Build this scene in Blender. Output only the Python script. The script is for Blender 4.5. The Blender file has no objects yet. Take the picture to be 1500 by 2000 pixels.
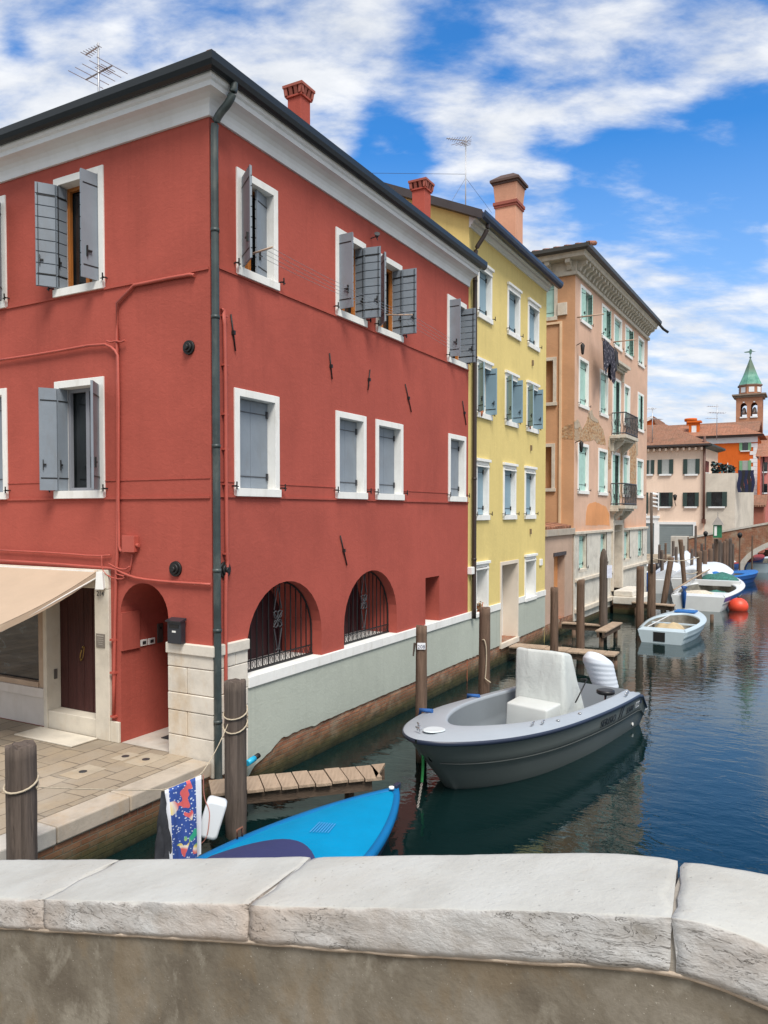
import bpy, bmesh, math, random
from mathutils import Vector, Matrix, noise
from mathutils.geometry import tessellate_polygon
R = math.radians
random.seed(7)
SC = bpy.context.scene
COL = SC.collection

# ------------------------------------------------------------------ camera
CAMZ = 4.2
FPX, PCY, PITCH = 1510.0, 1043.8, R(1.66)     # focal length / principal row of the 1500x2000 photograph
cd = bpy.data.cameras.new('camera'); cam = bpy.data.objects.new('camera', cd); COL.objects.link(cam)
cam.location = (0, 0, CAMZ); cam.rotation_euler = (R(90) - PITCH, 0, 0)
cd.sensor_fit = 'VERTICAL'; cd.sensor_height = 36; cd.sensor_width = 27
cd.lens = FPX / 2000 * 36
cd.shift_y = (PCY - 1000) / 2000.0
cd.clip_start = 0.05; cd.clip_end = 3000
SC.camera = cam

# ------------------------------------------------------------------ light
SUN_EL, SUN_AZ = 56.0, (0.30, -0.95)
sd = bpy.data.lights.new('sun', 'SUN'); sun = bpy.data.objects.new('sun', sd); COL.objects.link(sun)
sd.energy = 3.0; sd.angle = R(24); sd.color = (1.0, 0.95, 0.88)
sdir = Vector((SUN_AZ[0], SUN_AZ[1], 0)).normalized() * math.cos(R(SUN_EL)) + Vector((0, 0, math.sin(R(SUN_EL))))
sun.rotation_euler = sdir.to_track_quat('Z', 'Y').to_euler()
sun.location = (0, 0, 30)
SC.view_settings.view_transform = 'Standard'; SC.view_settings.look = 'None'
SC.view_settings.exposure = 0.45; SC.view_settings.gamma = 1.0

w = bpy.data.worlds.new('World'); SC.world = w; w.use_nodes = True
nt = w.node_tree; N = nt.nodes; Lk = nt.links
for n in list(N): N.remove(n)
def wn(t, **k):
    n = N.new(t)
    for a, b in k.items(): setattr(n, a, b)
    return n
def wmath(op, a, b=None, clamp=False):
    n = wn('ShaderNodeMath', operation=op); n.use_clamp = clamp
    for i, v in enumerate([a, b]):
        if v is None: continue
        if isinstance(v, (int, float)): n.inputs[i].default_value = v
        else: Lk.new(v, n.inputs[i])
    return n.outputs[0]
out = wn('ShaderNodeOutputWorld'); bg = wn('ShaderNodeBackground')
sky = wn('ShaderNodeTexSky', sky_type='NISHITA'); sky.sun_disc = False
sky.sun_elevation = R(SUN_EL); sky.sun_rotation = math.atan2(SUN_AZ[0], SUN_AZ[1])
sky.altitude = 0; sky.air_density = 1.0; sky.dust_density = 0.3; sky.ozone_density = 2.0
tc = wn('ShaderNodeTexCoord'); sep = wn('ShaderNodeSeparateXYZ'); Lk.new(tc.outputs['Generated'], sep.inputs[0])
zz = wmath('MAXIMUM', sep.outputs[2], 0.0)
den = wmath('ADD', zz, 0.30)
pxn = wmath('DIVIDE', sep.outputs[0], den); pyn = wmath('DIVIDE', sep.outputs[1], den)
comb = wn('ShaderNodeCombineXYZ'); Lk.new(pxn, comb.inputs[0]); Lk.new(pyn, comb.inputs[1])
def wnoise(scale, detail, rough, rot, sc, off):
    mp = wn('ShaderNodeMapping'); Lk.new(comb.outputs[0], mp.inputs[0])
    mp.inputs['Rotation'].default_value = (0, 0, R(rot)); mp.inputs['Scale'].default_value = sc
    mp.inputs['Location'].default_value = off
    n = wn('ShaderNodeTexNoise'); Lk.new(mp.outputs[0], n.inputs['Vector'])
    n.inputs['Scale'].default_value = scale; n.inputs['Detail'].default_value = detail
    n.inputs['Roughness'].default_value = rough; n.inputs['Distortion'].default_value = 0.15
    return n.outputs['Fac']
n1 = wnoise(2.6, 10, 0.58, 60, (1.0, 2.3, 1), (3.3, 1.2, 0))
n2 = wnoise(6.5, 7, 0.6, 50, (1.0, 1.8, 1), (0.3, 7.2, 0))
cl = wmath('ADD', wmath('MULTIPLY', n1, 1.25), wmath('MULTIPLY', n2, 0.75))   # mean 1.0
# banks of cloud and clear gaps, placed in the sky by direction: (azimuth deg, elevation deg, radius deg, weight, stretch, tilt)
def dirv(az, el): return Vector((math.sin(R(az)) * math.cos(R(el)), math.cos(R(az)) * math.cos(R(el)), math.sin(R(el))))
def pxdir(px, py):
    x = (px - 750) / FPX; y = -(py - PCY) / FPX
    return Vector((x, y * math.sin(PITCH) + math.cos(PITCH), y * math.cos(PITCH) - math.sin(PITCH))).normalized()
BLOBS = [  # pixel of the photograph used to read the direction, radius (rad), weight
 (60, 60, 0.26, 0.16), (330, 90, 0.22, 0.16), (560, 120, 0.16, 0.13), (600, 300, 0.10, 0.06),
 (780, 200, 0.09, 0.19), (900, 150, 0.075, 0.17), (1010, 90, 0.08, 0.17), (1130, 50, 0.08, 0.14), (1250, 30, 0.07, 0.05), (1180, 110, 0.05, 0.05),
 (870, 290, 0.05, 0.14), (960, 240, 0.05, 0.14), (1060, 220, 0.055, 0.12), (1160, 170, 0.05, 0.11), (1220, 140, .04, .09), (930, 330, 0.07, 0.13), (1030, 340, .06, .12), (840, 390, .05, .08), (1060, 400, .06, .09),
 (1400, 120, 0.055, 0.15), (1460, 60, 0.05, 0.15), (1350, 170, .04, .09), (1260, 250, 0.045, 0.14), (1340, 220, .04, .11), (1200, 290, .03, .07), (1330, 370, 0.035, 0.10),
 (1120, 480, 0.10, 0.13), (1220, 520, 0.10, 0.17), (1330, 480, .05, .10), (1340, 600, 0.14, 0.17), (1500, 560, .05, .12), (1480, 700, 0.16, 0.17), (1250, 700, .2, .14), (1400, 850, .2, .12), (1200, 760, .12, .08),
 (880, 20, 0.055, -0.20), (720, 200, 0.02, -0.10), (650, 200, 0.02, -0.08), (960, 180, .02, -.03), (1010, 170, 0.03, -0.07), (960, 165, .02, -.05), (800, 290, 0.035, -0.18), (740, 300, .03, -.12), (760, 270, .03, -.10), (1130, 260, .04, -.05), (1180, 340, 0.04, -0.13), (1080, 290, .02, -.08),
 (1290, 120, 0.04, -0.14), (1250, 330, .04, -.12), (1150, 330, .03, -.10), (1400, 320, 0.06, -0.20), (1300, 410, 0.06, -0.20), (1420, 440, 0.055, -0.20), (1180, 400, .04, -.14), (1450, 240, 0.05, -0.14), (1050, 270, 0.02, -0.06), (1040, 285, .02, -.05), (740, 340, 0.04, -0.12), (30, 90, 0.02, -0.16), (275, 60, 0.012, -0.08), (1180, 590, .02, -.03), (1440, 500, .03, -.10), (1500, 640, .03, -.05)]
pos_ = None; neg_ = None
for (bx, by, rad, wt) in BLOBS:
    dv = pxdir(bx, by)
    vm = wn('ShaderNodeVectorMath', operation='DISTANCE'); Lk.new(tc.outputs['Generated'], vm.inputs[0]); vm.inputs[1].default_value = dv
    q = wmath('DIVIDE', vm.outputs['Value'], rad)
    g = wmath('EXPONENT', wmath('MULTIPLY', wmath('MULTIPLY', q, q), -1.0))
    v_ = wmath('MULTIPLY', g, wt)
    if wt > 0: pos_ = v_ if pos_ is None else wmath('ADD', pos_, v_)
    else: neg_ = v_ if neg_ is None else wmath('ADD', neg_, v_)
acc = wmath('ADD', wmath('ADD', cl, wmath('MULTIPLY', wmath('MINIMUM', pos_, 0.19), 2.2)), wmath('MULTIPLY', wmath('MAXIMUM', neg_, -0.2), 2.0))
# extra cloud added overhead and behind the viewer, unseen, to whiten the ambient light
acc = wmath('ADD', acc, wmath('MULTIPLY', wmath('MAXIMUM', wmath('SUBTRACT', 0.68, sep.outputs[1]), 0.0), 0.9))
mr = wn('ShaderNodeMapRange'); mr.interpolation_type = 'SMOOTHSTEP'
Lk.new(acc, mr.inputs['Value']); mr.inputs['From Min'].default_value = 1.05; mr.inputs['From Max'].default_value = 1.56
mr.inputs['To Min'].default_value = 0.0; mr.inputs['To Max'].default_value = 0.97
# cloud body: thick parts slightly grey, thin parts white
crp = wn('ShaderNodeValToRGB'); Lk.new(n2, crp.inputs[0])
crp.color_ramp.elements[0].position = 0.3; crp.color_ramp.elements[0].color = (5.7, 6.05, 6.6, 1)
crp.color_ramp.elements[1].position = 0.68; crp.color_ramp.elements[1].color = (8.0, 8.15, 8.4, 1)
blue = wn('ShaderNodeMix', data_type='RGBA', blend_type='MULTIPLY'); blue.inputs['Factor'].default_value = 1
Lk.new(sky.outputs[0], blue.inputs['A']); blue.inputs['B'].default_value = (0.38, 1.12, 1.75, 1)
hz = wn('ShaderNodeMapRange'); Lk.new(sep.outputs[2], hz.inputs['Value']); hz.inputs['From Min'].default_value = 0.0; hz.inputs['From Max'].default_value = 0.42
hz.inputs['To Min'].default_value = 1.0; hz.inputs['To Max'].default_value = 0.0
m0 = wn('ShaderNodeMix', data_type='RGBA'); Lk.new(hz.outputs[0], m0.inputs['Factor']); Lk.new(blue.outputs['Result'], m0.inputs['A']); m0.inputs['B'].default_value = (4.2, 5.7, 7.9, 1)
m1 = wn('ShaderNodeMix', data_type='RGBA'); Lk.new(mr.outputs[0], m1.inputs['Factor']); Lk.new(m0.outputs['Result'], m1.inputs['A']); Lk.new(crp.outputs[0], m1.inputs['B'])
Lk.new(m1.outputs['Result'], bg.inputs[0]); bg.inputs[1].default_value = 0.09
Lk.new(bg.outputs[0], out.inputs[0])

# ------------------------------------------------------------------ reading positions off the photograph
def ray(px, py):
    x = (px - 750) / FPX; y = -(py - PCY) / FPX
    return Vector((x, y * math.sin(PITCH) + math.cos(PITCH), y * math.cos(PITCH) - math.sin(PITCH)))
CAMP = Vector((0, 0, CAMZ))
def atY(px, py, Y): d = ray(px, py); return CAMP + d * (Y / d.y)
def atZ(px, py, Z): d = ray(px, py); return CAMP + d * ((Z - CAMZ) / d.z)
UP = Vector((0, 0, 1))
class Fr:
    """vertical plane: origin, u along it, n out of it"""
    def __init__(s, o, u, n):
        s.o = Vector((o[0], o[1], 0)); s.u = Vector((u[0], u[1], 0)).normalized(); s.n = Vector((n[0], n[1], 0)).normalized()
    def p(s, t, o, z): return s.o + s.u * t + s.n * o + UP * z
    def hit(s, px, py, out=0.0):
        d = ray(px, py); o = s.o + s.n * out
        k = (o - CAMP).dot(s.n) / d.dot(s.n); q = CAMP + d * k
        return (q - s.o).dot(s.u), q.z
    def t(s, px, py=1000, out=0.0): return s.hit(px, py, out)[0]
    def z(s, px, py, out=0.0): return s.hit(px, py, out)[1]
    def sub(s, t, out, ang):
        """new frame at a point, its u turned by ang (0 = along u, 90 = out along n)"""
        u = s.u * math.cos(R(ang)) + s.n * math.sin(R(ang)); n = -s.u * math.sin(R(ang)) + s.n * math.cos(R(ang))
        return Fr(s.o + s.u * t + s.n * out, u, n)

# ------------------------------------------------------------------ scene-graph helpers
WO = {}
def tag(o, label=None, cat=None, group=None, kind=None):
    if label: o['label'] = label
    if cat: o['category'] = cat
    if group: o['group'] = group
    if kind: o['kind'] = kind
    return o
def thing(name, loc, label, cat, group=None):
    o = bpy.data.objects.new(name, None); COL.objects.link(o); o.empty_display_size = 0.2
    o.location = loc; WO[o] = Vector(loc)
    return tag(o, label, cat, group)
class MB:
    def __init__(s): s.v = []; s.f = []; s.m = []; s.sm = []
    def quad(s, a, b, c, d, mi=0): s.poly([a, b, c, d], mi)
    def poly(s, pts, mi=0, smooth=False):
        i = len(s.v); s.v += [Vector(p) for p in pts]; s.f.append(list(range(i, i + len(pts)))); s.m.append(mi); s.sm.append(smooth)
    def hexa(s, P, mi=0):
        i = len(s.v); s.v += [Vector(p) for p in P]
        for q in ((0, 3, 2, 1), (4, 5, 6, 7), (0, 1, 5, 4), (1, 2, 6, 5), (2, 3, 7, 6), (3, 0, 4, 7)):
            s.f.append([i + k for k in q]); s.m.append(mi); s.sm.append(False)
    def box(s, fr, t0, t1, o0, o1, z0, z1, mi=0):
        s.hexa([fr.p(t0, o0, z0), fr.p(t1, o0, z0), fr.p(t1, o1, z0), fr.p(t0, o1, z0),
                fr.p(t0, o0, z1), fr.p(t1, o0, z1), fr.p(t1, o1, z1), fr.p(t0, o1, z1)], mi)
    def grid(s, rows, mi=0, smooth=True, closeu=False):
        i = len(s.v); n = len(rows[0])
        for r in rows: s.v += [Vector(p) for p in r]
        for a in range(len(rows) - 1):
            for b in range(n if closeu else n - 1):
                c = (b + 1) % n
                s.f.append([i + a * n + b, i + a * n + c, i + (a + 1) * n + c, i + (a + 1) * n + b]); s.m.append(mi); s.sm.append(smooth)
    def tube(s, pts, r, seg=8, mi=0, cap=True, rs=None):
        pts = [Vector(p) for p in pts]; rows = []
        for k, p in enumerate(pts):
            d = (pts[min(k + 1, len(pts) - 1)] - pts[max(k - 1, 0)]).normalized()
            a = d.cross(UP) if abs(d.z) < 0.95 else d.cross(Vector((1, 0, 0)))
            a.normalize(); b = d.cross(a); rr = rs[k] if rs else r
            rows.append([p + (a * math.cos(2 * math.pi * j / seg) + b * math.sin(2 * math.pi * j / seg)) * rr for j in range(seg)])
        s.grid(rows, mi, seg > 5, True)
        if cap: s.poly(rows[0], mi); s.poly(rows[-1][::-1], mi)
    def disc(s, c, axis, r, h, seg=20, mi=0, r2=None):
        a = Vector(axis).normalized(); s.tube([Vector(c), Vector(c) + a * h], r, seg, mi, True, [r, r2 if r2 is not None else r])
    def prism(s, fr, pts, o0, o1, mi=0):
        """pts = [(t,z)...] outline extruded along n"""
        A = [fr.p(t, o1, z) for t, z in pts]; B = [fr.p(t, o0, z) for t, z in pts]; n = len(pts)
        s.face_tess(A, mi); s.face_tess(B, mi)
        for k in range(n): s.quad(A[k], A[(k + 1) % n], B[(k + 1) % n], B[k], mi)
    def face_tess(s, pts, mi=0, holes=()):
        loops = [list(pts)] + [list(h) for h in holes]; flat = [Vector(p) for l in loops for p in l]
        i = len(s.v); s.v += flat
        for tri in tessellate_polygon(loops): s.f.append([i + k for k in tri]); s.m.append(mi); s.sm.append(False)
    def build(s, name, mats, parent=None, bevel=0.0, subsurf=0, weld=True):
        me = bpy.data.meshes.new(name)
        if s.v:
            lo = Vector((min(v.x for v in s.v), min(v.y for v in s.v), min(v.z for v in s.v)))
            hi = Vector((max(v.x for v in s.v), max(v.y for v in s.v), max(v.z for v in s.v)))
            c = Vector(((lo.x + hi.x) / 2, (lo.y + hi.y) / 2, lo.z))
        else: c = Vector((0, 0, 0))
        me.from_pydata([v - c for v in s.v], [], s.f)
        for p, mi, sm in zip(me.polygons, s.m, s.sm): p.material_index = mi; p.use_smooth = sm
        if not isinstance(mats, (list, tuple)): mats = [mats]
        for m in mats: me.materials.append(m)
        if weld:
            bm = bmesh.new(); bm.from_mesh(me); bmesh.ops.remove_doubles(bm, verts=bm.verts, dist=0.00005)
            bmesh.ops.recalc_face_normals(bm, faces=bm.faces); bm.to_mesh(me); bm.free()
        uv = me.uv_layers.new(name='UVMap')
        for p in me.polygons:
            nn = p.normal
            if abs(nn.z) > 0.8:
                for li in p.loop_indices:
                    q = me.vertices[me.loops[li].vertex_index].co + c; uv.data[li].uv = (q.dot(UVU), q.dot(UVV))
            else:
                tg = Vector((-nn.y, nn.x, 0)).normalized()
                for li in p.loop_indices:
                    q = me.vertices[me.loops[li].vertex_index].co + c; uv.data[li].uv = (q.dot(tg), q.z / max(0.3, math.sqrt(max(1e-4, 1 - nn.z * nn.z))))
        o = bpy.data.objects.new(name, me); COL.objects.link(o)
        WO[o] = c
        if parent is not None: o.parent = parent; o.location = c - WO[parent]
        else: o.location = c
        if bevel:
            b = o.modifiers.new('bevel', 'BEVEL'); b.width = bevel; b.segments = 2; b.limit_method = 'ANGLE'; b.angle_limit = R(35)
        if subsurf:
            b = o.modifiers.new('sub', 'SUBSURF'); b.levels = subsurf; b.render_levels = subsurf
        return o
UVU = Vector((0.4825, 0.8759, 0)); UVV = Vector((-0.8759, 0.4825, 0))

# ------------------------------------------------------------------ materials
MATS = {}
class NT:
    def __init__(s, name):
        s.m = bpy.data.materials.new(name); s.m.use_nodes = True; s.t = s.m.node_tree
        s.b = s.t.nodes['Principled BSDF']; s.tc = None
    def n(s, t, **k):
        x = s.t.nodes.new(t)
        for a, b in k.items(): setattr(x, a, b)
        return x
    def l(s, a, b): s.t.links.new(a, b)
    def co(s, which='Object'):
        if s.tc is None: s.tc = s.n('ShaderNodeTexCoord')
        return s.tc.outputs[which]
    def pos(s):
        g = s.n('ShaderNodeNewGeometry'); return g.outputs['Position']
    def map(s, src, scale=(1, 1, 1), rot=(0, 0, 0), loc=(0, 0, 0)):
        m = s.n('ShaderNodeMapping'); s.l(src, m.inputs[0]); m.inputs['Scale'].default_value = scale
        m.inputs['Rotation'].default_value = rot; m.inputs['Location'].default_value = loc; return m.outputs[0]
    def noise(s, src, scale, detail=4, rough=0.55, dist=0.0):
        x = s.n('ShaderNodeTexNoise'); s.l(src, x.inputs['Vector']); x.inputs['Scale'].default_value = scale
        x.inputs['Detail'].default_value = detail; x.inputs['Roughness'].default_value = rough; x.inputs['Distortion'].default_value = dist
        return x.outputs['Fac']
    def ramp(s, src, stops):
        r = s.n('ShaderNodeValToRGB'); s.l(src, r.inputs[0]); e = r.color_ramp.elements
        e[0].position, e[0].color = stops[0][0], (*stops[0][1], 1)
        e[1].position, e[1].color = stops[-1][0], (*stops[-1][1], 1)
        for p, c in stops[1:-1]: q = e.new(p); q.color = (*c, 1)
        return r.outputs[0]
    def mix(s, f, a, b, mode='MIX'):
        m = s.n('ShaderNodeMix', data_type='RGBA', blend_type=mode)
        for k, v in (('Factor', f), ('A', a), ('B', b)):
            if isinstance(v, (int, float)): m.inputs[k].default_value = v
            elif isinstance(v, tuple): m.inputs[k].default_value = (*v, 1)
            else: s.l(v, m.inputs[k])
        return m.outputs['Result']
    def math(s, op, a, b=0.0, clamp=False):
        m = s.n('ShaderNodeMath', operation=op); m.use_clamp = clamp
        for i, v in enumerate((a, b)):
            if isinstance(v, (int, float)): m.inputs[i].default_value = v
            else: s.l(v, m.inputs[i])
        return m.outputs[0]
    def rng(s, v, a, b, c=0.0, d=1.0):
        m = s.n('ShaderNodeMapRange'); s.l(v, m.inputs['Value'])
        for k, x in (('From Min', a), ('From Max', b), ('To Min', c), ('To Max', d)): m.inputs[k].default_value = x
        return m.outputs[0]
    def base(s, c):
        if isinstance(c, tuple): s.b.inputs['Base Color'].default_value = (*c, 1)
        else: s.l(c, s.b.inputs['Base Color'])
    def set(s, rough=0.8, metal=0.0, spec=None):
        if isinstance(rough, (int, float)): s.b.inputs['Roughness'].default_value = rough
        else: s.l(rough, s.b.inputs['Roughness'])
        s.b.inputs['Metallic'].default_value = metal
        if spec is not None: s.b.inputs['Specular IOR Level'].default_value = spec
    def bump(s, h, strength=0.3, dist=0.01):
        b = s.n('ShaderNodeBump'); s.l(h, b.inputs['Height']); b.inputs['Strength'].default_value = strength; b.inputs['Distance'].default_value = dist
        s.l(b.outputs[0], s.b.inputs['Normal'])
def sc3(c, k): return tuple(min(1, x * k) for x in c)
def plain(name, c, rough=0.6, var=0.12, vs=2.0, bump=0.15, bs=40, bd=0.004, metal=0.0, spec=None, dirt=None, dirt_amt=0.3):
    t = NT(name); p = t.pos()
    n = t.noise(p, vs, 5, 0.6); col = t.ramp(n, [(0.3, sc3(c, 1 - var)), (0.7, sc3(c, 1 + var))])
    if dirt:
        d = t.noise(t.map(p, (1, 1, 0.35)), vs * 1.7, 6, 0.65); col = t.mix(t.rng(d, 0.52, 0.75, 0, dirt_amt), col, dirt)
    t.base(col); t.set(rough, metal, spec)
    if bump: t.bump(t.noise(p, bs, 3, 0.6), bump, bd)
    MATS[name] = t.m; return t.m
def stucco(name, c, weather=0.16, low=None, wet=None):
    t = NT(name); p = t.pos()
    big = t.noise(p, 0.55, 5, 0.6, 0.6); mid = t.noise(t.map(p, (1, 1, 0.45)), 2.1, 6, 0.65)
    fine = t.noise(p, 26, 4, 0.6); trowel = t.noise(t.map(p, (1, 1, 1.6)), 7, 4, 0.55, 1.0)
    col = t.ramp(big, [(0.3, sc3(c, 1 - weather)), (0.7, sc3(c, 1 + weather * 0.7))])
    col = t.mix(t.rng(mid, 0.5, 0.8, 0, 0.28), col, sc3(c, 0.62))
    col = t.mix(t.rng(trowel, 0.5, 0.8, 0, 0.2), col, sc3(c, 1.35))
    # thin rain streaks
    st = t.noise(t.map(p, (9, 9, 0.25)), 1.0, 4, 0.6); col = t.mix(t.rng(st, 0.56, 0.78, 0, 0.22), col, sc3(c, 0.6)); col = t.mix(t.rng(st, 0.44, 0.25, 0, 0.12), col, sc3(c, 1.3))
    if low:
        z = t.n('ShaderNodeSeparateXYZ'); t.l(p, z.inputs[0]); f = t.math('ADD', z.outputs[2], t.math('MULTIPLY', mid, 1.2))
        col = t.mix(t.rng(f, low[1] + 0.9, low[1], 0, low[2]), col, low[0])
    t.base(col); t.set(0.9, 0, 0.25)
    h = t.math('ADD', t.math('MULTIPLY', fine, 0.5), trowel); t.bump(h, 0.35, 0.012)
    MATS[name] = t.m; return t.m
def stone(name, c, stain=(0.42, 0.27, 0.13), st=0.5, vs=3.0, bump=0.5, dark=0.5):
    t = NT(name); p = t.pos()
    a = t.noise(p, vs, 7, 0.65); b = t.noise(p, vs * 7, 5, 0.6); c2 = t.noise(t.map(p, (1, 1, 0.5), loc=(5, 2, 1)), vs * 0.6, 6, 0.7)
    col = t.ramp(a, [(0.28, sc3(c, 0.78)), (0.5, c), (0.75, sc3(c, 1.13))])
    col = t.mix(t.rng(c2, 0.52, 0.74, 0, st), col, stain)
    col = t.mix(t.rng(b, 0.62, 0.8, 0, dark), col, sc3(c, 0.4))
    t.base(col); t.set(0.85, 0, 0.3); t.bump(t.math('ADD', a, t.math('MULTIPLY', b, 0.35)), bump, 0.02)
    MATS[name] = t.m; return t.m
def brickm(name, algae=None, pale=0.0):
    t = NT(name); uv = t.co('UV'); p = t.pos()
    wob = t.noise(p, 4, 3, 0.5)
    br = t.n('ShaderNodeTexBrick'); t.l(uv, br.inputs['Vector']); br.inputs['Scale'].default_value = 1.0
    br.inputs['Brick Width'].default_value = 0.25; br.inputs['Row Height'].default_value = 0.072; br.inputs['Mortar Size'].default_value = 0.008
    br.inputs['Color1'].default_value = (0.30, 0.105, 0.06, 1); br.inputs['Color2'].default_value = (0.40, 0.19, 0.105, 1); br.inputs['Mortar'].default_value = (0.30, 0.26, 0.20, 1)
    br.inputs['Mortar Smooth'].default_value = 0.4; br.inputs['Bias'].default_value = 0.0
    n = t.noise(p, 7, 6, 0.7); m = t.noise(p, 1.8, 6, 0.65)
    col = t.mix(t.rng(n, 0.35, 0.7, 0.0, 0.75), br.outputs['Color'], (0.19, 0.10, 0.06))
    col = t.mix(t.rng(m, 0.5, 0.7, 0, 0.7), col, (0.36, 0.32, 0.24))
    if pale: col = t.mix(pale, col, (0.42, 0.33, 0.22))
    if algae is not None:
        z = t.n('ShaderNodeSeparateXYZ'); t.l(p, z.inputs[0]); f = t.math('ADD', z.outputs[2], t.math('MULTIPLY', n, 0.28))
        col = t.mix(t.rng(f, algae + 0.30, algae, 0, 0.92), col, (0.045, 0.05, 0.02))
        col = t.mix(t.rng(f, algae - 0.02, algae - 0.14, 0, 0.9), col, (0.018, 0.022, 0.012))
    t.base(col); t.set(0.9, 0, 0.25)
    h = t.math('ADD', t.math('MULTIPLY', br.outputs['Fac'], -0.9), t.math('MULTIPLY', n, 0.9)); t.bump(h, 0.9, 0.02)
    MATS[name] = t.m; return t.m
def tilem(name, c1=(0.30, 0.12, 0.07), c2=(0.42, 0.24, 0.16), per=0.19):
    t = NT(name); uv = t.co('UV'); p = t.pos()
    wv = t.n('ShaderNodeTexWave', wave_type='BANDS', bands_direction='X', wave_profile='SIN'); t.l(uv, wv.inputs['Vector']); wv.inputs['Scale'].default_value = 0.314 / per
    wy = t.n('ShaderNodeTexWave', wave_type='BANDS', bands_direction='Y', wave_profile='SAW'); t.l(uv, wy.inputs['Vector']); wy.inputs['Scale'].default_value = 0.314 / (per * 1.9)
    n = t.noise(p, 9, 5, 0.7); m = t.noise(p, 1.2, 5, 0.6)
    col = t.ramp(n, [(0.3, c1), (0.7, c2)]); col = t.mix(t.rng(m, 0.45, 0.7, 0, 0.55), col, (0.17, 0.12, 0.08))
    col = t.mix(t.rng(wv.outputs['Fac'], 0.35, 0.0, 0, 0.75), col, (0.05, 0.03, 0.02))
    t.base(col); t.set(0.9, 0, 0.2); t.bump(t.math('ADD', wv.outputs['Fac'], t.math('MULTIPLY', wy.outputs['Fac'], 0.4)), 1.0, 0.06)
    MATS[name] = t.m; return t.m
def woodm(name, c, axis='Z', var=0.5, dark=(0.03, 0.022, 0.016), green=None, rough=0.85, sc=1.0):
    t = NT(name); o = t.co('Object')
    s = {'Z': (14, 14, 0.8), 'X': (0.8, 14, 14), 'Y': (14, 0.8, 14)}[axis]
    g = t.noise(t.map(o, tuple(k * sc for k in s)), 1.0, 7, 0.7, 0.6); k = t.noise(t.map(o, tuple(q * 3.0 * sc for q in s)), 1.0, 3, 0.6); big = t.noise(t.pos(), 2.0, 4, 0.6)
    col = t.ramp(g, [(0.3, sc3(c, 1 - var)), (0.52, c), (0.72, sc3(c, 1 + var))])
    col = t.mix(t.rng(k, 0.58, 0.72, 0, 0.7), col, dark)
    col = t.mix(t.rng(big, 0.45, 0.75, 0, 0.35), col, sc3(c, 1.5))
    if green:
        z = t.n('ShaderNodeSeparateXYZ'); t.l(t.pos(), z.inputs[0]); f = t.math('ADD', z.outputs[2], t.math('MULTIPLY', big, 0.3))
        col = t.mix(t.rng(f, green + 0.2, green, 0, 0.9), col, (0.02, 0.022, 0.012))
    t.base(col); t.set(rough, 0, 0.25); t.bump(t.math('ADD', g, t.math('MULTIPLY', k, -0.5)), 0.9, 0.02)
    MATS[name] = t.m; return t.m

RED = (0.39, 0.085, 0.062)
m_red = stucco('red_stucco', RED, 0.14)
m_redpaint = plain('red_painted_pipe', (0.42, 0.085, 0.06), 0.6, 0.1, 3, 0.1)
m_yellow = stucco('yellow_stucco', (0.69, 0.55, 0.215), 0.07)
m_peach = stucco('peach_stucco', (0.62, 0.41, 0.30), 0.14, low=((0.62, 0.24, 0.09), 3.6, 0.55))
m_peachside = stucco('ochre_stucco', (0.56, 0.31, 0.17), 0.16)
m_peachwall = stucco('faded_pink_render', (0.46, 0.33, 0.25), 0.18, low=((0.62, 0.40, 0.32), 0.8, 0.6))
m_cream = stucco('cream_stucco', (0.76, 0.59, 0.47), 0.06)
m_creamwall = stucco('stained_cream_render', (0.60, 0.55, 0.47), 0.2)
m_orange = stucco('orange_stucco', (0.62, 0.13, 0.02), 0.12)
m_pink = stucco('pink_stucco', (0.58, 0.20, 0.18), 0.12)
m_grey = stucco('grey_green_plinth', (0.42, 0.45, 0.39), 0.07)
m_white = plain('white_stone_paint', (0.78, 0.78, 0.75), 0.75, 0.05, 3, 0.2, 30, 0.004, dirt=(0.45, 0.42, 0.36), dirt_amt=0.35)
m_cornice = plain('white_cornice_paint', (0.72, 0.74, 0.75), 0.8, 0.04, 2, 0.1, dirt=(0.5, 0.48, 0.44), dirt_amt=0.25)
m_istria = stone('istrian_stone', (0.50, 0.465, 0.41), st=0.45, bump=0.4, dark=0.3)
m_parapet = stone('worn_white_stone', (0.66, 0.63, 0.58), stain=(0.55, 0.45, 0.36), st=0.35, vs=2.2, bump=0.5, dark=0.35)
m_facade_stone = stone('weathered_facade_stone', (0.60, 0.57, 0.50), stain=(0.30, 0.27, 0.22), st=0.75, vs=3.5, bump=0.6, dark=0.6)
m_shutter = plain('grey_shutter_paint', (0.21, 0.245, 0.285), 0.6, 0.07, 3, 0.2, 40, 0.003, dirt=(0.17, 0.165, 0.16), dirt_amt=0.4)
m_shutin = plain('grey_shutter_edge', (0.23, 0.24, 0.27), 0.6, 0.05, 2, 0.1)
m_blueshut = plain('blue_grey_shutter_paint', (0.22, 0.33, 0.40), 0.6, 0.06, 2, 0.1)
m_teal = plain('teal_shutter_paint', (0.36, 0.56, 0.50), 0.7, 0.12, 5, 0.2, 60)
m_greenshut = plain('dark_green_shutter', (0.022, 0.045, 0.04), 0.6, 0.1, 3, 0.1)
m_ltgreen = plain('pale_green_shutter', (0.16, 0.36, 0.20), 0.6, 0.1, 3, 0.1)
m_iron = plain('black_iron', (0.018, 0.018, 0.018), 0.55, 0.2, 8, 0.2, metal=0.3)
m_irongrey = plain('grey_iron', (0.07, 0.072, 0.078), 0.5, 0.2, 8, 0.2, metal=0.5)
m_gutter = plain('dark_green_gutter', (0.012, 0.017, 0.02), 0.38, 0.15, 2, 0.05, metal=0.2)
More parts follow.
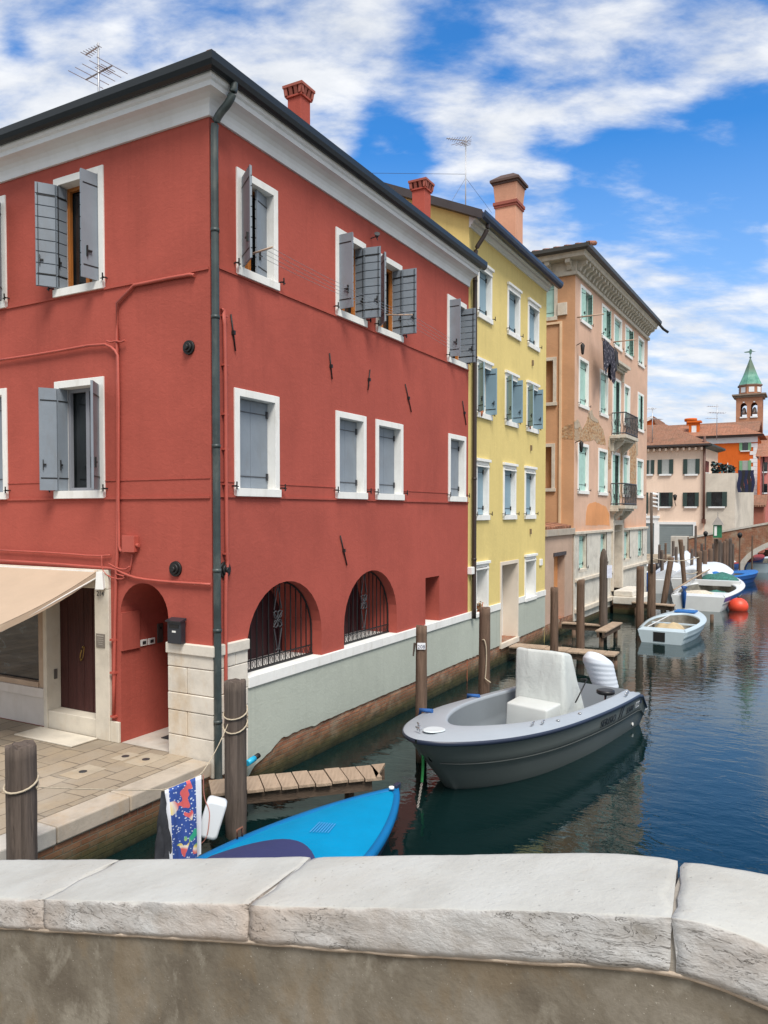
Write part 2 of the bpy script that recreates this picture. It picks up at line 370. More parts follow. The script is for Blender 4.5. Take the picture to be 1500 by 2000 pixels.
m_pipe = plain('grey_green_downpipe', (0.035, 0.05, 0.05), 0.45, 0.35, 3, 0.15, dirt=(0.16, 0.17, 0.15), dirt_amt=0.5)
m_brownpipe = plain('brown_downpipe', (0.035, 0.022, 0.018), 0.45, 0.15, 3, 0.05)
m_fascia = plain('dark_verge_metal', (0.045, 0.035, 0.035), 0.5, 0.2, 2, 0.1)
m_brick = brickm('wet_canal_brick', 0.30)
m_quaybrick = brickm('quay_brick', 0.30)
m_brickdry = brickm('old_brick', None, 0.45)
m_towerbrick = stucco('tower_brickwork', (0.42, 0.20, 0.12), 0.2)
m_bridgebrick = brickm('bridge_brick', None, 0.0)
m_tile = tilem('roof_tiles')
m_tilered = tilem('orange_roof_tiles', (0.38, 0.12, 0.06), (0.55, 0.30, 0.20))
m_post = woodm('weathered_post_wood', (0.135, 0.088, 0.062), 'Z', 0.45, green=0.12)
m_postdark = woodm('dark_post_wood', (0.105, 0.082, 0.068), 'Z', 0.45, green=0.12)
m_plank = woodm('grey_plank_wood', (0.36, 0.27, 0.195), 'Y', 0.22, dark=(0.12, 0.08, 0.05))
m_beam = woodm('dark_beam_wood', (0.10, 0.07, 0.05), 'X', 0.4, green=0.05)
m_door = woodm('dark_red_door_wood', (0.055, 0.018, 0.016), 'Z', 0.25, dark=(0.03, 0.01, 0.01), rough=0.6)
m_sash = woodm('orange_window_wood', (0.42, 0.15, 0.035), 'Z', 0.2, dark=(0.2, 0.06, 0.02), rough=0.45)
m_darkdoor = plain('dark_recess_door', (0.045, 0.012, 0.016), 0.5, 0.2, 2, 0.1)
def glassm(name, c=(0.015, 0.018, 0.02), r=0.04):
    t = NT(name); n = t.noise(t.pos(), 1.5, 2, 0.5); t.base(t.ramp(n, [(0.35, sc3(c, 0.6)), (0.65, sc3(c, 1.5))])); t.set(r, 0, 0.7); t.bump(n, 0.05, 0.01); return t.m
m_glass = glassm('window_glass'); m_curtain = plain('net_curtain', (0.33, 0.35, 0.34), 0.8, 0.1, 8, 0.1)
m_concrete = None
def concretem():
    t = NT('stained_parapet_render'); p = t.pos()
    a = t.noise(p, 4.2, 9, 0.66, 0.15); b = t.noise(t.map(p, (1, 1, 0.75), loc=(3, 9, 2)), 4.6, 6, 0.62, 0.35); c = t.noise(p, 60, 4, 0.6); d = t.noise(p, 150, 2, 0.5)
    col = t.ramp(a, [(0.34, (0.125, 0.105, 0.08)), (0.5, (0.178, 0.155, 0.12)), (0.66, (0.245, 0.22, 0.18))])
    col = t.mix(t.rng(b, 0.53, 0.62, 0, 0.38), col, (0.20, 0.145, 0.085)); col = t.mix(t.rng(b, 0.44, 0.36, 0, 0.65), col, (0.29, 0.265, 0.215))
    col = t.mix(t.rng(c, 0.55, 0.8, 0, 0.3), col, (0.10, 0.085, 0.06)); col = t.mix(t.rng(d, 0.70, 0.78, 0, 0.6), col, (0.6, 0.57, 0.5))
    t.base(col); t.set(0.92, 0, 0.2); t.bump(t.math('ADD', a, t.math('MULTIPLY', c, 0.35)), 0.5, 0.012); return t.m
m_concrete = concretem()
def pavem():
    t = NT('stone_paving'); uv = t.map(t.co('UV'), (1, 1, 1), (0, 0, R(0))); p = t.pos()
    br = t.n('ShaderNodeTexBrick', offset=0.37, offset_frequency=2, squash=0.6, squash_frequency=3)
    wv = t.n('ShaderNodeTexNoise'); t.l(uv, wv.inputs['Vector']); wv.inputs['Scale'].default_value = 1.3; wv.inputs['Detail'].default_value = 2; vm_ = t.n('ShaderNodeVectorMath', operation='MULTIPLY_ADD'); t.l(wv.outputs['Color'], vm_.inputs[0]); vm_.inputs[1].default_value = (0.10, 0.10, 0); t.l(uv, vm_.inputs[2]); t.l(vm_.outputs[0], br.inputs['Vector']); br.inputs['Scale'].default_value = 1.0
    br.inputs['Brick Width'].default_value = 0.62; br.inputs['Row Height'].default_value = 0.36; br.inputs['Mortar Size'].default_value = 0.010; br.inputs['Mortar Smooth'].default_value = 0.2
    br.inputs['Color1'].default_value = (0.39, 0.315, 0.23, 1); br.inputs['Color2'].default_value = (0.25, 0.21, 0.16, 1); br.inputs['Mortar'].default_value = (0.12, 0.095, 0.07, 1)
    a = t.noise(p, 2.2, 6, 0.65); b = t.noise(p, 30, 4, 0.6); c = t.noise(t.map(p, loc=(4, 4, 4)), 1.1, 5, 0.6)
    col = t.mix(t.rng(a, 0.48, 0.7, 0, 0.5), br.outputs['Color'], (0.40, 0.31, 0.20)); col = t.mix(t.rng(b, 0.5, 0.75, 0, 0.35), col, (0.18, 0.15, 0.11)); col = t.mix(t.rng(c, 0.5, 0.7, 0, 0.4), col, (0.42, 0.38, 0.32))
    t.base(col); t.set(0.8, 0, 0.3); t.bump(t.math('ADD', t.math('MULTIPLY', br.outputs['Fac'], -1.0), t.math('MULTIPLY', b, 0.4)), 0.5, 0.01); return t.m
m_pave = pavem()
def waterm():
    t = NT('canal_water'); p = t.pos()
    u = t.map(p, (1, 1, 1), (0, 0, R(28.8)))
    a = t.noise(t.map(u, (1.0, 1.6, 1)), 2.3, 3, 0.5, 0.4); b = t.noise(t.map(u, (1, 1.8, 1), loc=(3, 1, 0)), 7.5, 3, 0.5); c = t.noise(u, 24, 2, 0.5)
    amp = t.rng(t.noise(t.map(p, loc=(8, 2, 0)), 0.16, 3, 0.5), 0.38, 0.62, 0.35, 1.0)
    h = t.math('MULTIPLY', t.math('ADD', t.math('ADD', t.math('MULTIPLY', a, 1.15), t.math('MULTIPLY', b, 0.22)), t.math('MULTIPLY', c, 0.02)), amp)
    t.base((0.003, 0.013, 0.013)); t.set(0.015, 0, 0.5); t.b.inputs['IOR'].default_value = 1.58; t.b.inputs['Specular Tint'].default_value = (0.45, 0.86, 1.0, 1); t.bump(h, 0.11, 0.10)
    return t.m
m_water = waterm()
# ------------------------------------------------------------------ the main frames
C0 = atZ(416.5, 1487, 0.65); C0.z = 0
d1 = ray(1582, 1000); U2 = Vector((d1.x, d1.y, 0)).normalized(); N2 = Vector((U2.y, -U2.x, 0)); U1 = -N2; N1 = -U2
F1 = Fr(C0, U1, N1)          # facade facing the campo, t runs left from the corner
F2 = Fr(C0, U2, N2)          # canal facade, t runs away from the corner
PZ = 0.65
TR = F2.t(914, 1000)         # end of the red house
TY = F2.t(1065, 1000)        # end of the yellow house
C3 = F2.p(F2.t(1120.5, 1000), 0, 0)
d3 = ray(1632, 1000); U3 = Vector((d3.x, d3.y, 0)).normalized(); N3 = Vector((U3.y, -U3.x, 0))
F3 = Fr(C3, U3, N3); F3S = Fr(C3, -N3, -U3)
TP = F3.t(1262, 1000)

# ------------------------------------------------------------------ setting: ground, water, paving
def struct(name, mb, mat, **k): return tag(mb.build(name, mat, None, **k), kind='structure')
g = MB(); g.quad((-900, -500, -1.2), (900, -500, -1.2), (900, 1600, -1.2), (-900, 1600, -1.2)); m_ground = plain('canal_bed_mud', (0.05, 0.045, 0.03), 0.9); struct('ground', g, m_ground)
g = MB(); g.quad((-60, -60, 0), (160, -60, 0), (160, 240, 0), (-60, 240, 0)); struct('water', g, m_water)
# campo paving in front of the red house (block down into the water), with a stone kerb along the canal
g = MB()
A = F2.p(0, 0, PZ); B = F2.p(-13, 0, PZ)
g.hexa([F2.p(-13, -22, -1.1), F2.p(-13, -0.36, -1.1), F2.p(0.02, -0.36, -1.1), F2.p(0.02, -22, -1.1),
        F2.p(-13, -22, PZ), F2.p(-13, -0.36, PZ), F2.p(0.02, -0.36, PZ), F2.p(0.02, -22, PZ)])
struct('pavement', g, m_pave)
quay = thing('quay_wall', F2.p(-5, 0, 0), 'low canal quay wall of old brick under a pale stone kerb, beside the red house', 'quay wall')
m_kerbtan = stone('kerb_tan', (0.43, 0.37, 0.30), st=0.5)
m_cover_st = stone('access_cover_stone', (0.40, 0.34, 0.26), st=0.4)
g = MB(); g.box(F2, -13, 0.0, -0.355, -0.03, -1.1, PZ - 0.20); g.build('brick_face', m_quaybrick, quay)
tt = [-13, -10.6, -8.4, -6.1, -4.15, -2.62, -1.55, -0.05]
for a, b in zip(tt[:-1], tt[1:]):
    g = MB(); g.box(F2, a + 0.006, b - 0.006, -0.352, 0.015, PZ - 0.197, PZ + 0.004); g.build('kerb_stone', m_istria if b < -2 else m_kerbtan, quay, bevel=0.018)
# paving access covers and their little iron rings
for (px, py, wd) in ((162, 1508, 0.5), (245, 1478, 0.34), (285, 1484, 0.5)):
    c = atZ(px, py, PZ)
    t0, o0 = (c - F2.o).dot(U2), (c - F2.o).dot(N2)
    ac = thing('access_cover', c, {162: 'square stone access cover with iron ring, nearest the canal kerb', 245: 'small stone access cover with iron ring, between two others near the arch', 285: 'stone access cover with iron ring, closest to the red arched entrance'}[px], 'access cover', 'stone access covers in the paving')
    g = MB(); g.box(F2, t0 - wd / 2, t0 + wd / 2, o0 - wd * 0.36, o0 + wd * 0.36, PZ + 0.001, PZ + 0.006); g.build('slab', m_cover_st, ac, bevel=0.002)
    g = MB(); g.disc((c.x, c.y, PZ + 0.006), UP, 0.055, 0.006, 16); g.build('iron_ring', m_irongrey, ac)
g = MB(); c = atZ(300, 1440, PZ + .004)
dm = MB(); t0, o0 = F1.t(300, 1438) - .05, -0.75; dm.box(F1, t0 - 0.38, t0 + 0.35, -0.95, -0.45, PZ + 0.012, PZ + 0.022); tag(dm.build('doormat', plain('dark_mat', (0.03, 0.03, 0.035), 0.95, 0.2, 20)), 'dark grey doormat on the floor inside the red arched entrance', 'doormat')
# far quay on the left bank, past the pink palazzo
g = MB(); q0 = F3.p(TP + 0.02, -0.1, 0)
PF = F3
g.hexa([PF.p(TP + .03, -30, -1.1), PF.p(TP + .03, -4.2, -1.1), PF.p(TP + 42, -1.5, -1.1), PF.p(TP + 42, -30, -1.1), PF.p(TP + .03, -30, 0.8), PF.p(TP + .03, -4.2, 0.8), PF.p(TP + 42, -1.5, 0.8), PF.p(TP + 42, -30, 0.8)])
struct('far_pavement', g, m_pave)
g = MB(); rb = F2; g.hexa([rb.p(-20, 13, -1.1), rb.p(90, 13, -1.1), rb.p(90, 40, -1.1), rb.p(-20, 40, -1.1), rb.p(-20, 13, 0.8), rb.p(90, 13, 0.8), rb.p(90, 40, 0.8), rb.p(-20, 40, 0.8)])
struct('right_bank_pavement', g, m_pave)

# ------------------------------------------------------------------ builders for walls, windows, shutters
def rect(t0, t1, z0, z1): return [(t0, z0), (t1, z0), (t1, z1), (t0, z1)]
def archpts(t0, t1, z0, zs, zt, n=14):
    c = (t0 + t1) / 2; r = (t1 - t0) / 2
    return [(t0, z0), (t1, z0)] + [(c + r * math.cos(math.pi * k / n), zs + (zt - zs) * math.sin(math.pi * k / n)) for k in range(n + 1)]
def wallface(mb, fr, outline, holes, mi=0):
    """holes: [(pts, depth)]"""
    mb.face_tess([fr.p(t, 0, z) for t, z in outline], mi, [[fr.p(t, 0, z) for t, z in h] for h, d in holes])
    for h, d in holes:
        if d <= 0: continue
        n = len(h)
        for k in range(n):
            a, b = h[k], h[(k + 1) % n]
            mb.quad(fr.p(a[0], 0, a[1]), fr.p(b[0], 0, b[1]), fr.p(b[0], -d, b[1]), fr.p(a[0], -d, a[1]), mi)
def wrect(fr, xl, xr, yt, yb, near='l'):
    """pixel box of a window frame -> t0, t1, z0, z1 (top / bottom rows read at its near edge)"""
    xn = xl if near == 'l' else xr
    a, b = fr.t(xl, (yt + yb) / 2), fr.t(xr, (yt + yb) / 2)
    z1 = fr.z(xn, yt); z0 = fr.z(xn, yb)
    return min(a, b), max(a, b), z0, z1
def leaf(fr, w_, z0, z1, parent, mat, boards=0, iron=True, th=0.035, thick_iron=False):
    """one shutter leaf from fr.o along fr.u, its iron straps and bolt in the same mesh"""
    g = MB()
    if boards:
        g.box(fr, 0.0, w_, -th * 0.05, th * 0.35, z0, z1); h = (z1 - z0) / boards
        for k in range(boards):
            g.box(fr, 0.002, w_ - 0.002, -th * 0.6, -th * 0.049, z0 + k * h + 0.008, z0 + (k + 1) * h - 0.008)
    else:
        g.box(fr, 0, w_, -th / 2, th / 2, z0, z1)
    if iron:
        H = z1 - z0
        for sgn in (1, -1):
            q0, q1 = sorted((sgn * th * 0.4, sgn * th * 0.5 + sgn * 0.006)); 
            if boards and sgn < 0: q0, q1 = -th * 0.6 - 0.006, -th * 0.4
            if boards and sgn > 0: q0, q1 = th * 0.2, th * 0.35 + 0.004
            for zf in (0.12, 0.88): g.box(fr, 0.0, w_ * 0.93, q0, q1, z0 + H * zf - 0.009, z0 + H * zf + 0.009, 1)
            q2, q3 = sorted((q0 if sgn > 0 else q1, sgn * (th * 0.8 + 0.014)))
            g.box(fr, w_ * 0.78, w_ * 0.82, q2, q3, z0 + H * 0.2, z0 + H * 0.30, 1); g.box(fr, w_ * 0.62, w_ * 0.781, q2, q3, z0 + H * 0.245, z0 + H * 0.26, 1)
        if boards: g.box(fr, w_ * 0.86, w_ * 0.89, -th * 0.6 - 0.014, -th * 0.4, z0 + 0.02, z1 - 0.02, 1)
    return g.build('shutter', [mat, m_iron], parent)
def window(parent, fr, t0, t1, z0, z1, fw=0.11, rec=0.15, leaves=None, closed=None, mat=None, boards=9, sash=None, glass=None,
           frame_mat=None, sillh=None, hooks=True, curtain=False, wall_out=0.0, moulding=False, lab=None):
    """a window part: stone frame (its own mesh) carrying shutter leaves, sash, pane as sub-parts"""
    mat = mat or m_shutter; frame_mat = frame_mat or m_white; sillh = sillh or fw * 1.1
    o0, o1 = -rec - 0.10, 0.025 + wall_out
    f = MB(); 
    f.box(fr, t0, t0 + fw, o0, o1, z0 + sillh, z1); f.box(fr, t1 - fw, t1, o0, o1, z0 + sillh, z1)
    f.box(fr, t0 + fw, t1 - fw, o0, o1, z1 - fw, z1); f.box(fr, t0 - 0.004, t1 + 0.004, o0, o1 + 0.03, z0, z0 + sillh)
    if moulding:
        f.box(fr, t0 - 0.03, t1 + 0.03, 0, o1 + 0.05, z1 - 0.02, z1 + 0.05)
        f.box(fr, t0 + fw * .3, t1 - fw * .3, o1 - 0.001, o1 + 0.025, z1 - fw - 0.06, z1 - fw - 0.02)
    fo = f.build('window', frame_mat, parent, bevel=0.004)
    if lab: fo['label'] = lab
    a, b, zb, zt = t0 + fw, t1 - fw, z0 + sillh, z1 - fw
    if closed:
        mid = (a + b) / 2
        s0 = Fr(fr.p(a + 0.004, -rec, 0), fr.u, fr.n); leaf(s0, mid - a - 0.007, zb + 0.012, zt - 0.008, fo, mat, 0, False)
        s1 = Fr(fr.p(mid + 0.003, -rec, 0), fr.u, fr.n); leaf(s1, b - mid - 0.007, zb + 0.012, zt - 0.008, fo, mat, 0, False)
        for zf in (0.14, 0.86):
            g = MB(); zc = zb + (zt - zb) * zf
            g.box(fr, a + 0.02, b - 0.02, -rec + 0.016, -rec + 0.026, zc - 0.006, zc + 0.006)
            g.box(fr, b - 0.05, b - 0.0202, -rec + 0.017, -rec + 0.045, zc - 0.05, zc + 0.06)
            g.build('hinge', m_irongrey if mat is m_shutter else m_iron, fo)
    else:
        g = MB(); g.quad(fr.p(a, -rec - 0.09, zb), fr.p(b, -rec - 0.09, zb), fr.p(b, -rec - 0.09, zt), fr.p(a, -rec - 0.09, zt)); g.build('pane', glass or m_glass, fo)
        if curtain:
            g = MB(); rows = []
            for k in range(13):
                q = k / 12; t = a + (b - a) * (0.12 + 0.5 * q); rows.append([fr.p(t, -rec - 0.072 + 0.012 * math.sin(q * 40), zb + 0.03), fr.p(t, -rec - 0.072 + 0.012 * math.sin(q * 40), zt - 0.1)])
            g.grid(rows); g.build('curtain', m_curtain, fo)
        g = MB(); mid = (a + b) / 2; s = 0.055; o_ = -rec - 0.06; p_ = -rec - 0.005; M_ = sash or m_sash
        g.box(fr, a, a + s, o_, p_, zb, zt); g.box(fr, b - s, b, o_, p_, zb, zt); g.box(fr, a + s, b - s, o_, p_, zt - s, zt); g.box(fr, a + s, b - s, o_, p_, zb, zb + s); g.box(fr, mid - s * 0.7, mid + s * 0.7, o_, p_, zb + s, zt - s)
        g.build('sash', M_, fo)
        for (side, out, chain) in (leaves or []):
            hp = (a if side == 'L' else b), out
            pos = fr.p(hp[0], hp[1], 0); 
            for (ww, ang) in chain:
                an = R(ang); 
                if side == 'L': u = fr.u * math.cos(an) + fr.n * math.sin(an); n = fr.u * math.sin(an) - fr.n * math.cos(an)
                else: u = -fr.u * math.cos(an) + fr.n * math.sin(an); n = -fr.u * math.sin(an) - fr.n * math.cos(an)
                lf = Fr(pos, u, -n); leaf(lf, ww, zb + 0.01, zt - 0.01, fo, mat, boards, True)
                pos = pos + u * (ww + 0.008)
    if hooks:
        for (th, sg) in ((t0 - 0.05, -1), (t1 + 0.05, 1)):
            g = MB(); zc = z0 + sillh + 0.03
            g.box(fr, th - 0.008, th + 0.008, 0.0, 0.10 + wall_out, zc - 0.008, zc + 0.008); g.box(fr, th - 0.008, th + 0.008, 0.085 + wall_out, 0.10 + wall_out, zc - 0.05, zc + 0.06); g.box(fr, th - 0.06, th + 0.06, 0.07 + wall_out, 0.082 + wall_out, zc - 0.018, zc - 0.004)
            g.build('shutter_hook', m_iron, fo)
    return fo
def gutter_profile():  # (out, z) half round trough hanging at the eave
    return [(0.0, 0.0)] 
def offset_pts(o, z): return F1  # unused

# ================================================================== RED HOUSE
red = thing('corner_house', F2.p(4, -4, PZ), 'large brick red three storey corner house with grey shutters and a white cornice', 'house')
S1 = 9.5                                                       # length of the campo facade
ZW = F2.z(430, 242); ZC = ZW + 0.02                                # top of the red wall
ZS = F2.z(483, 1322); ZSB = ZS - 0.17                              # canal sill band
# --- campo facade openings
T1 = lambda x, y=1300: F1.t(x, y)
F1z = lambda x, y: F1.z(x, y)
wins1 = {'A2': wrect(F1, 107, 204, 322, 564, 'r'), 'A1': wrect(F1, 109, 205, 735, 973, 'r')}
tA2 = wins1['A2']; tA1 = wins1['A1']; wd = tA2[1] - tA2[0]
b2r = F1.t(13, 480); b1r = F1.t(15, 860)
wins1['B2'] = (b2r, b2r + wd, tA2[2], tA2[3]); wins1['B1'] = (b1r, b1r + wd, tA1[2], tA1[3])
wins1['C2'] = (b2r + 2.2, b2r + 2.2 + wd, tA2[2], tA2[3]); wins1['C1'] = (b1r + 2.2, b1r + 2.2 + wd, tA1[2], tA1[3])
nt0, nt1 = T1(329, 1220), T1(236, 1300); nz = F1z(285, 1139); nzs = nz - (nt1 - nt0) / 2
dt0, dt1 = T1(190, 1250), T1(92, 1250); dz1 = F1z(190, 1149); dz0 = F1z(189, 1405)
pt0, pt1 = T1(218, 1300), T1(86, 1300); pz1 = F1z(218, 1113)
sh0, sh1 = pt1, pt1 + 3.6; shz0, shz1 = F1z(86, 1345), dz1          # shop window
eps = 0.0
holes = [(rect(a + 0.02, b - 0.02, c + 0.02, d - 0.02), 0.30) for a, b, c, d in wins1.values()]
holes.append((archpts(nt0, nt1, PZ, nzs, nz), 0.0))
holes.append((rect(pt0, sh1 + 0.15, PZ, pz1), 0.30))
g = MB(); g.face_tess([F1.p(t, 0, z) for t, z in [(0, PZ - 0.3), (S1, PZ - 0.3), (S1, ZC), (0, ZC)]], 0, [[F1.p(t, 0, z) for t, z in h] for h, d in holes])
for h, d in holes:
    if d > 0:
        for k in range(len(h)):
            a, b = h[k], h[(k + 1) % len(h)]; g.quad(F1.p(a[0], 0, a[1]), F1.p(b[0], 0, b[1]), F1.p(b[0], -d, b[1]), F1.p(a[0], -d, a[1]))
# deep arched entrance: barrel vaulted passage
ap = archpts(nt0, nt1, PZ, nzs, nz); ND = 1.7
for k in range(1, len(ap)):
    a, b = ap[k], ap[(k + 1) % len(ap)]; g.quad(F1.p(a[0], 0, a[1]), F1.p(b[0], 0, b[1]), F1.p(b[0], -ND, b[1]), F1.p(a[0], -ND, a[1]))
g.face_tess([F1.p(t, -ND, z) for t, z in ap])
# raised outer strip of the passage's side wall
g.box(F1, nt1 - 0.035, nt1 + 0.01, -0.36, -0.002, PZ + 1.42, nzs + 0.02)
# --- canal facade
W2 = {'U1': (461, 541, 326, 536), 'U2': (655, 713, 441, 619), 'U3': (734, 784, 490, 655), 'U4': (873, 910, 572, 704),
      'M1': (457, 544, 757, 969), 'M2': (655, 714, 803, 973), 'M3': (733, 786, 820, 975), 'M4': (875, 909, 845, 978)}
w2 = {k: wrect(F2, *v) for k, v in W2.items()}
for k in ('U2', 'U3', 'U4'): w2[k] = (w2[k][0], w2[k][1], w2['U1'][2], w2['U1'][3])
zm0 = w2['M1'][2]; zm1 = w2['M1'][3]
for k in ('M2', 'M3', 'M4'): w2[k] = (w2[k][0], w2[k][1], (w2[k][2] + zm0) / 2, w2[k][3] * 0.5 + zm1 * 0.5)
a1 = (F2.t(482.5, 1250), F2.t(628, 1250)); a2 = (F2.t(672, 1220), F2.t(775, 1200))
a1z = F2.z(568, 1134); a2z = F2.z(733, 1113); a1s = a1z - (a1[1] - a1[0]) * 0.47; a2s = a2z - (a2[1] - a2[0]) * 0.47
sw = (F2.t(831, 1180), F2.t(858, 1180), ZS, F2.z(831, 1129))
holes2 = [(rect(a + 0.02, b - 0.02, c + 0.02, d - 0.02), 0.30) for a, b, c, d in w2.values()]
holes2 += [(archpts(a1[0], a1[1], ZS, a1s, a1z), 0.85), (archpts(a2[0], a2[1], ZS, a2s, a2z), 0.85), (rect(sw[0], sw[1], sw[2] + .001, sw[3]), 0.45)]
# the two canal arches and the slit cut the bottom edge of the red face: notch them out of the outline
def notch_outline(z0, z1, tend, notches):
    pts = [(0, z0)]
    for nn in notches:
        pts += nn
    pts += [(tend, z0), (tend, z1), (0, z1)]; return pts
def archnotch(t0, t1, z0, zs, zt, n=16):
    c = (t0 + t1) / 2; r = (t1 - t0) / 2
    return [(t0, z0)] + [(c - r * math.cos(math.pi * k / n), zs + (zt - zs) * math.sin(math.pi * k / n)) for k in range(n + 1)] + [(t1, z0)]
nn = [archnotch(a1[0], a1[1], ZS, a1s, a1z), archnotch(a2[0], a2[1], ZS, a2s, a2z), [(sw[0], ZS), (sw[0], sw[3]), (sw[1], sw[3]), (sw[1], ZS)]]
g.face_tess([F2.p(t, 0, z) for t, z in notch_outline(ZS, ZC, TR, nn)], 0, [[F2.p(t, 0, z) for t, z in h] for h, d in holes2[:8]])
for (h, d) in holes2[:8]:
    for k in range(4): a, b = h[k], h[(k + 1) % 4]; g.quad(F2.p(a[0], 0, a[1]), F2.p(b[0], 0, b[1]), F2.p(b[0], -d, b[1]), F2.p(a[0], -d, a[1]))
for h, d in zip(nn, (0.85, 0.85, 0.45)):
    for k in range(len(h) - 1): a, b = h[k], h[k + 1]; g.quad(F2.p(a[0], 0, a[1]), F2.p(b[0], 0, b[1]), F2.p(b[0], -d, b[1]), F2.p(a[0], -d, a[1]))
# remaining sides (far end and back)
g.quad(F2.p(TR, 0, -0.5), F2.p(TR, -S1, -0.5), F2.p(TR, -S1, ZC), F2.p(TR, 0, ZC)); g.quad(F2.p(0, -S1, PZ - .3), F2.p(TR, -S1, PZ - .3), F2.p(TR, -S1, ZC), F2.p(0, -S1, ZC))
g.build('wall', m_red, red)
# floor of passage
g = MB(); g.quad(F1.p(nt0, 0.0, PZ + 0.006), F1.p(nt1, 0.0, PZ + 0.006), F1.p(nt1, -ND, PZ + 0.006), F1.p(nt0, -ND, PZ + 0.006)); g.build('threshold', m_istria, red)
# string courses (thin raised band under each row of windows)
g = MB()
zu = w2['U1'][2]
zb1 = F1z(300, 545)
for (fr, ta, tb, z) in ((F2, 0.02, TR - 0.01, w2['U1'][2] - 0.02), (F1, 0.02, S1, tA2[2] - 0.02), (F2, 0.02, TR - 0.01, zm0 - 0.02), (F1, 0.02, S1, tA1[2] - 0.02)):
    g.box(fr, ta, tb, 0.0, 0.022, z, z + 0.035)
for fr_c, zc3, ws3, tend3 in ((F2, zm0 + .20, [w2[k] for k in ('M1', 'M2', 'M3', 'M4')], TR - .01), (F1, tA1[2] + .26, [wins1[k] for k in ('A1', 'B1', 'C1')], S1)):
    tc3 = 0.02
    for w3 in ws3: g.box(fr_c, tc3, w3[0] - .005, 0, .010, zc3, zc3 + .015); tc3 = w3[1] + .005
    g.box(fr_c, tc3, tend3, 0, .010, zc3, zc3 + .015)
g.build('string_course', m_red, red)
# --- the windows
full90 = lambda: [('L', -0.13, [(0.42, 90)]), ('R', -0.13, [(0.42, 90)])]
def W(fr, r, **k): return window(red, fr, r[0], r[1], r[2], r[3], **k)
W(F2, w2['U1'], leaves=[('L', 0.035, [(0.46, 127)]), ('R', -0.13, [(0.34, 12)])], curtain=True)
W(F2, w2['U2'], leaves=[('L', -0.13, [(0.44, 93)]), ('R', -0.13, [(0.22, 80), (0.30, 100)])], curtain=True)
W(F2, w2['U3'], leaves=[('L', 0.035, [(0.42, 138)]), ('R', -0.13, [(0.24, 84), (0.28, 96)])], curtain=True)
W(F2, w2['U4'], leaves=[('L', -0.13, [(0.42, 90)]), ('R', -0.13, [(0.42, 92)])])
for k in ('M1', 'M2', 'M3', 'M4'): W(F2, w2[k], closed=True)
W(F1, wins1['A2'], leaves=[('L', -0.13, [(0.43, 82)]), ('R', -0.13, [(0.20, 90), (0.29, 125)])], curtain=True)
W(F1, wins1['A1'], leaves=[('R', -0.13, [(0.19, 90), (0.26, 122)]), ('L', 0.035, [(0.40, 127)])], sash=m_shutin, boards=0)
W(F1, wins1['B2'], leaves=[('L', 0.035, [(0.42, 130)]), ('R', 0.035, [(0.42, 140)])])
W(F1, wins1['B1'], closed=True); W(F1, wins1['C2'], closed=True); W(F1, wins1['C1'], closed=True)

# --- cornice, eaves, gutter, roof
OV = 0.56
def ring(mb, o0, o1, z0, z1, tend2=TR, tend1=S1, mi=0):
    """band that runs along both facades and turns the corner, from outward offset o0 to o1"""
    def sec(fr_pts): pass
    a0, a1_ = F1.p(tend1, o0, 0), F1.p(tend1, o1, 0)
    c0 = C0 + N1 * o0 + N2 * o0; c1 = C0 + N1 * o1 + N2 * o1
    b0, b1 = F2.p(tend2, o0, 0), F2.p(tend2, o1, 0)
    def z_(p, z): return Vector((p.x, p.y, z))
    for (p0, p1, q0, q1) in ((a0, a1_, c0, c1), (c0, c1, b0, b1)):
        mb.hexa([z_(p0, z0), z_(p1, z0), z_(q1, z0), z_(q0, z0), z_(p0, z1), z_(p1, z1), z_(q1, z1), z_(q0, z1)], mi)
def sweep(mb, prof, tend2, tend1, smooth=True, mi=0):
    rows = []
    for kind in ('a', 'c', 'b'):
        r = []
        for (o, z) in prof:
            p = {'a': F1.p(tend1, o, 0), 'c': C0 + N1 * o + N2 * o, 'b': F2.p(tend2, o, 0)}[kind]; r.append(Vector((p.x, p.y, z)))
        rows.append(r)
    for i in range(2):
        for j in range(len(prof) - 1): mb.quad(rows[i][j], rows[i + 1][j], rows[i + 1][j + 1], rows[i][j + 1], mi)
    mb.poly(rows[2], mi); mb.poly(rows[0], mi)
g = MB(); prof = [(0.0, ZW), (0.04, ZW), (0.045, ZW + 0.09), (0.06, ZW + 0.15), (0.10, ZW + 0.20), (0.17, ZW + 0.235), (0.25, ZW + 0.25), (0.26, ZW + 0.25), (0.26, ZW + 0.32), (0.29, ZW + 0.34), (0.31, ZW + 0.38), (0.31, ZW + 0.40), (0.0, ZW + 0.40)]
sweep(g, prof, TR - 0.01, S1); g.build('cornice', m_cornice, red)
g = MB(); gz = ZW + 0.42; gp = [(0.29, gz + 0.02), (0.31, gz - 0.02), (0.36, gz - 0.035), (0.41, gz - 0.01), (0.44, gz + 0.05), (0.445, gz + 0.15), (0.43, gz + 0.155), (0.42, gz + 0.10), (0.29, gz + 0.10)]
sweep(g, gp, TR + 0.12, S1); g.build('gutter', m_gutter, red)
rf = MB(); zr = gz + 0.075; RH = 1.25; e = 0.40
c = [C0 + N1 * e + N2 * e, F2.p(TR, e, 0), F2.p(TR, -S1 - .4, 0), F1.p(S1 + 0.4, e, 0)]
ra = F2.p(S1 / 2, -S1 / 2, 0); rb_ = F2.p(TR, -S1 / 2, 0)
V = lambda p, z: Vector((p.x, p.y, z))
corner_sw = F2.p(-e, -S1 - .4, 0)
P0, P1, P2_, P3_ = V(c[0], zr), V(c[1], zr), V(c[2], zr), V(F2.p(-e, -S1 - 0.4, 0), zr)
RA, RB = V(ra, zr + RH), V(rb_, zr + RH)
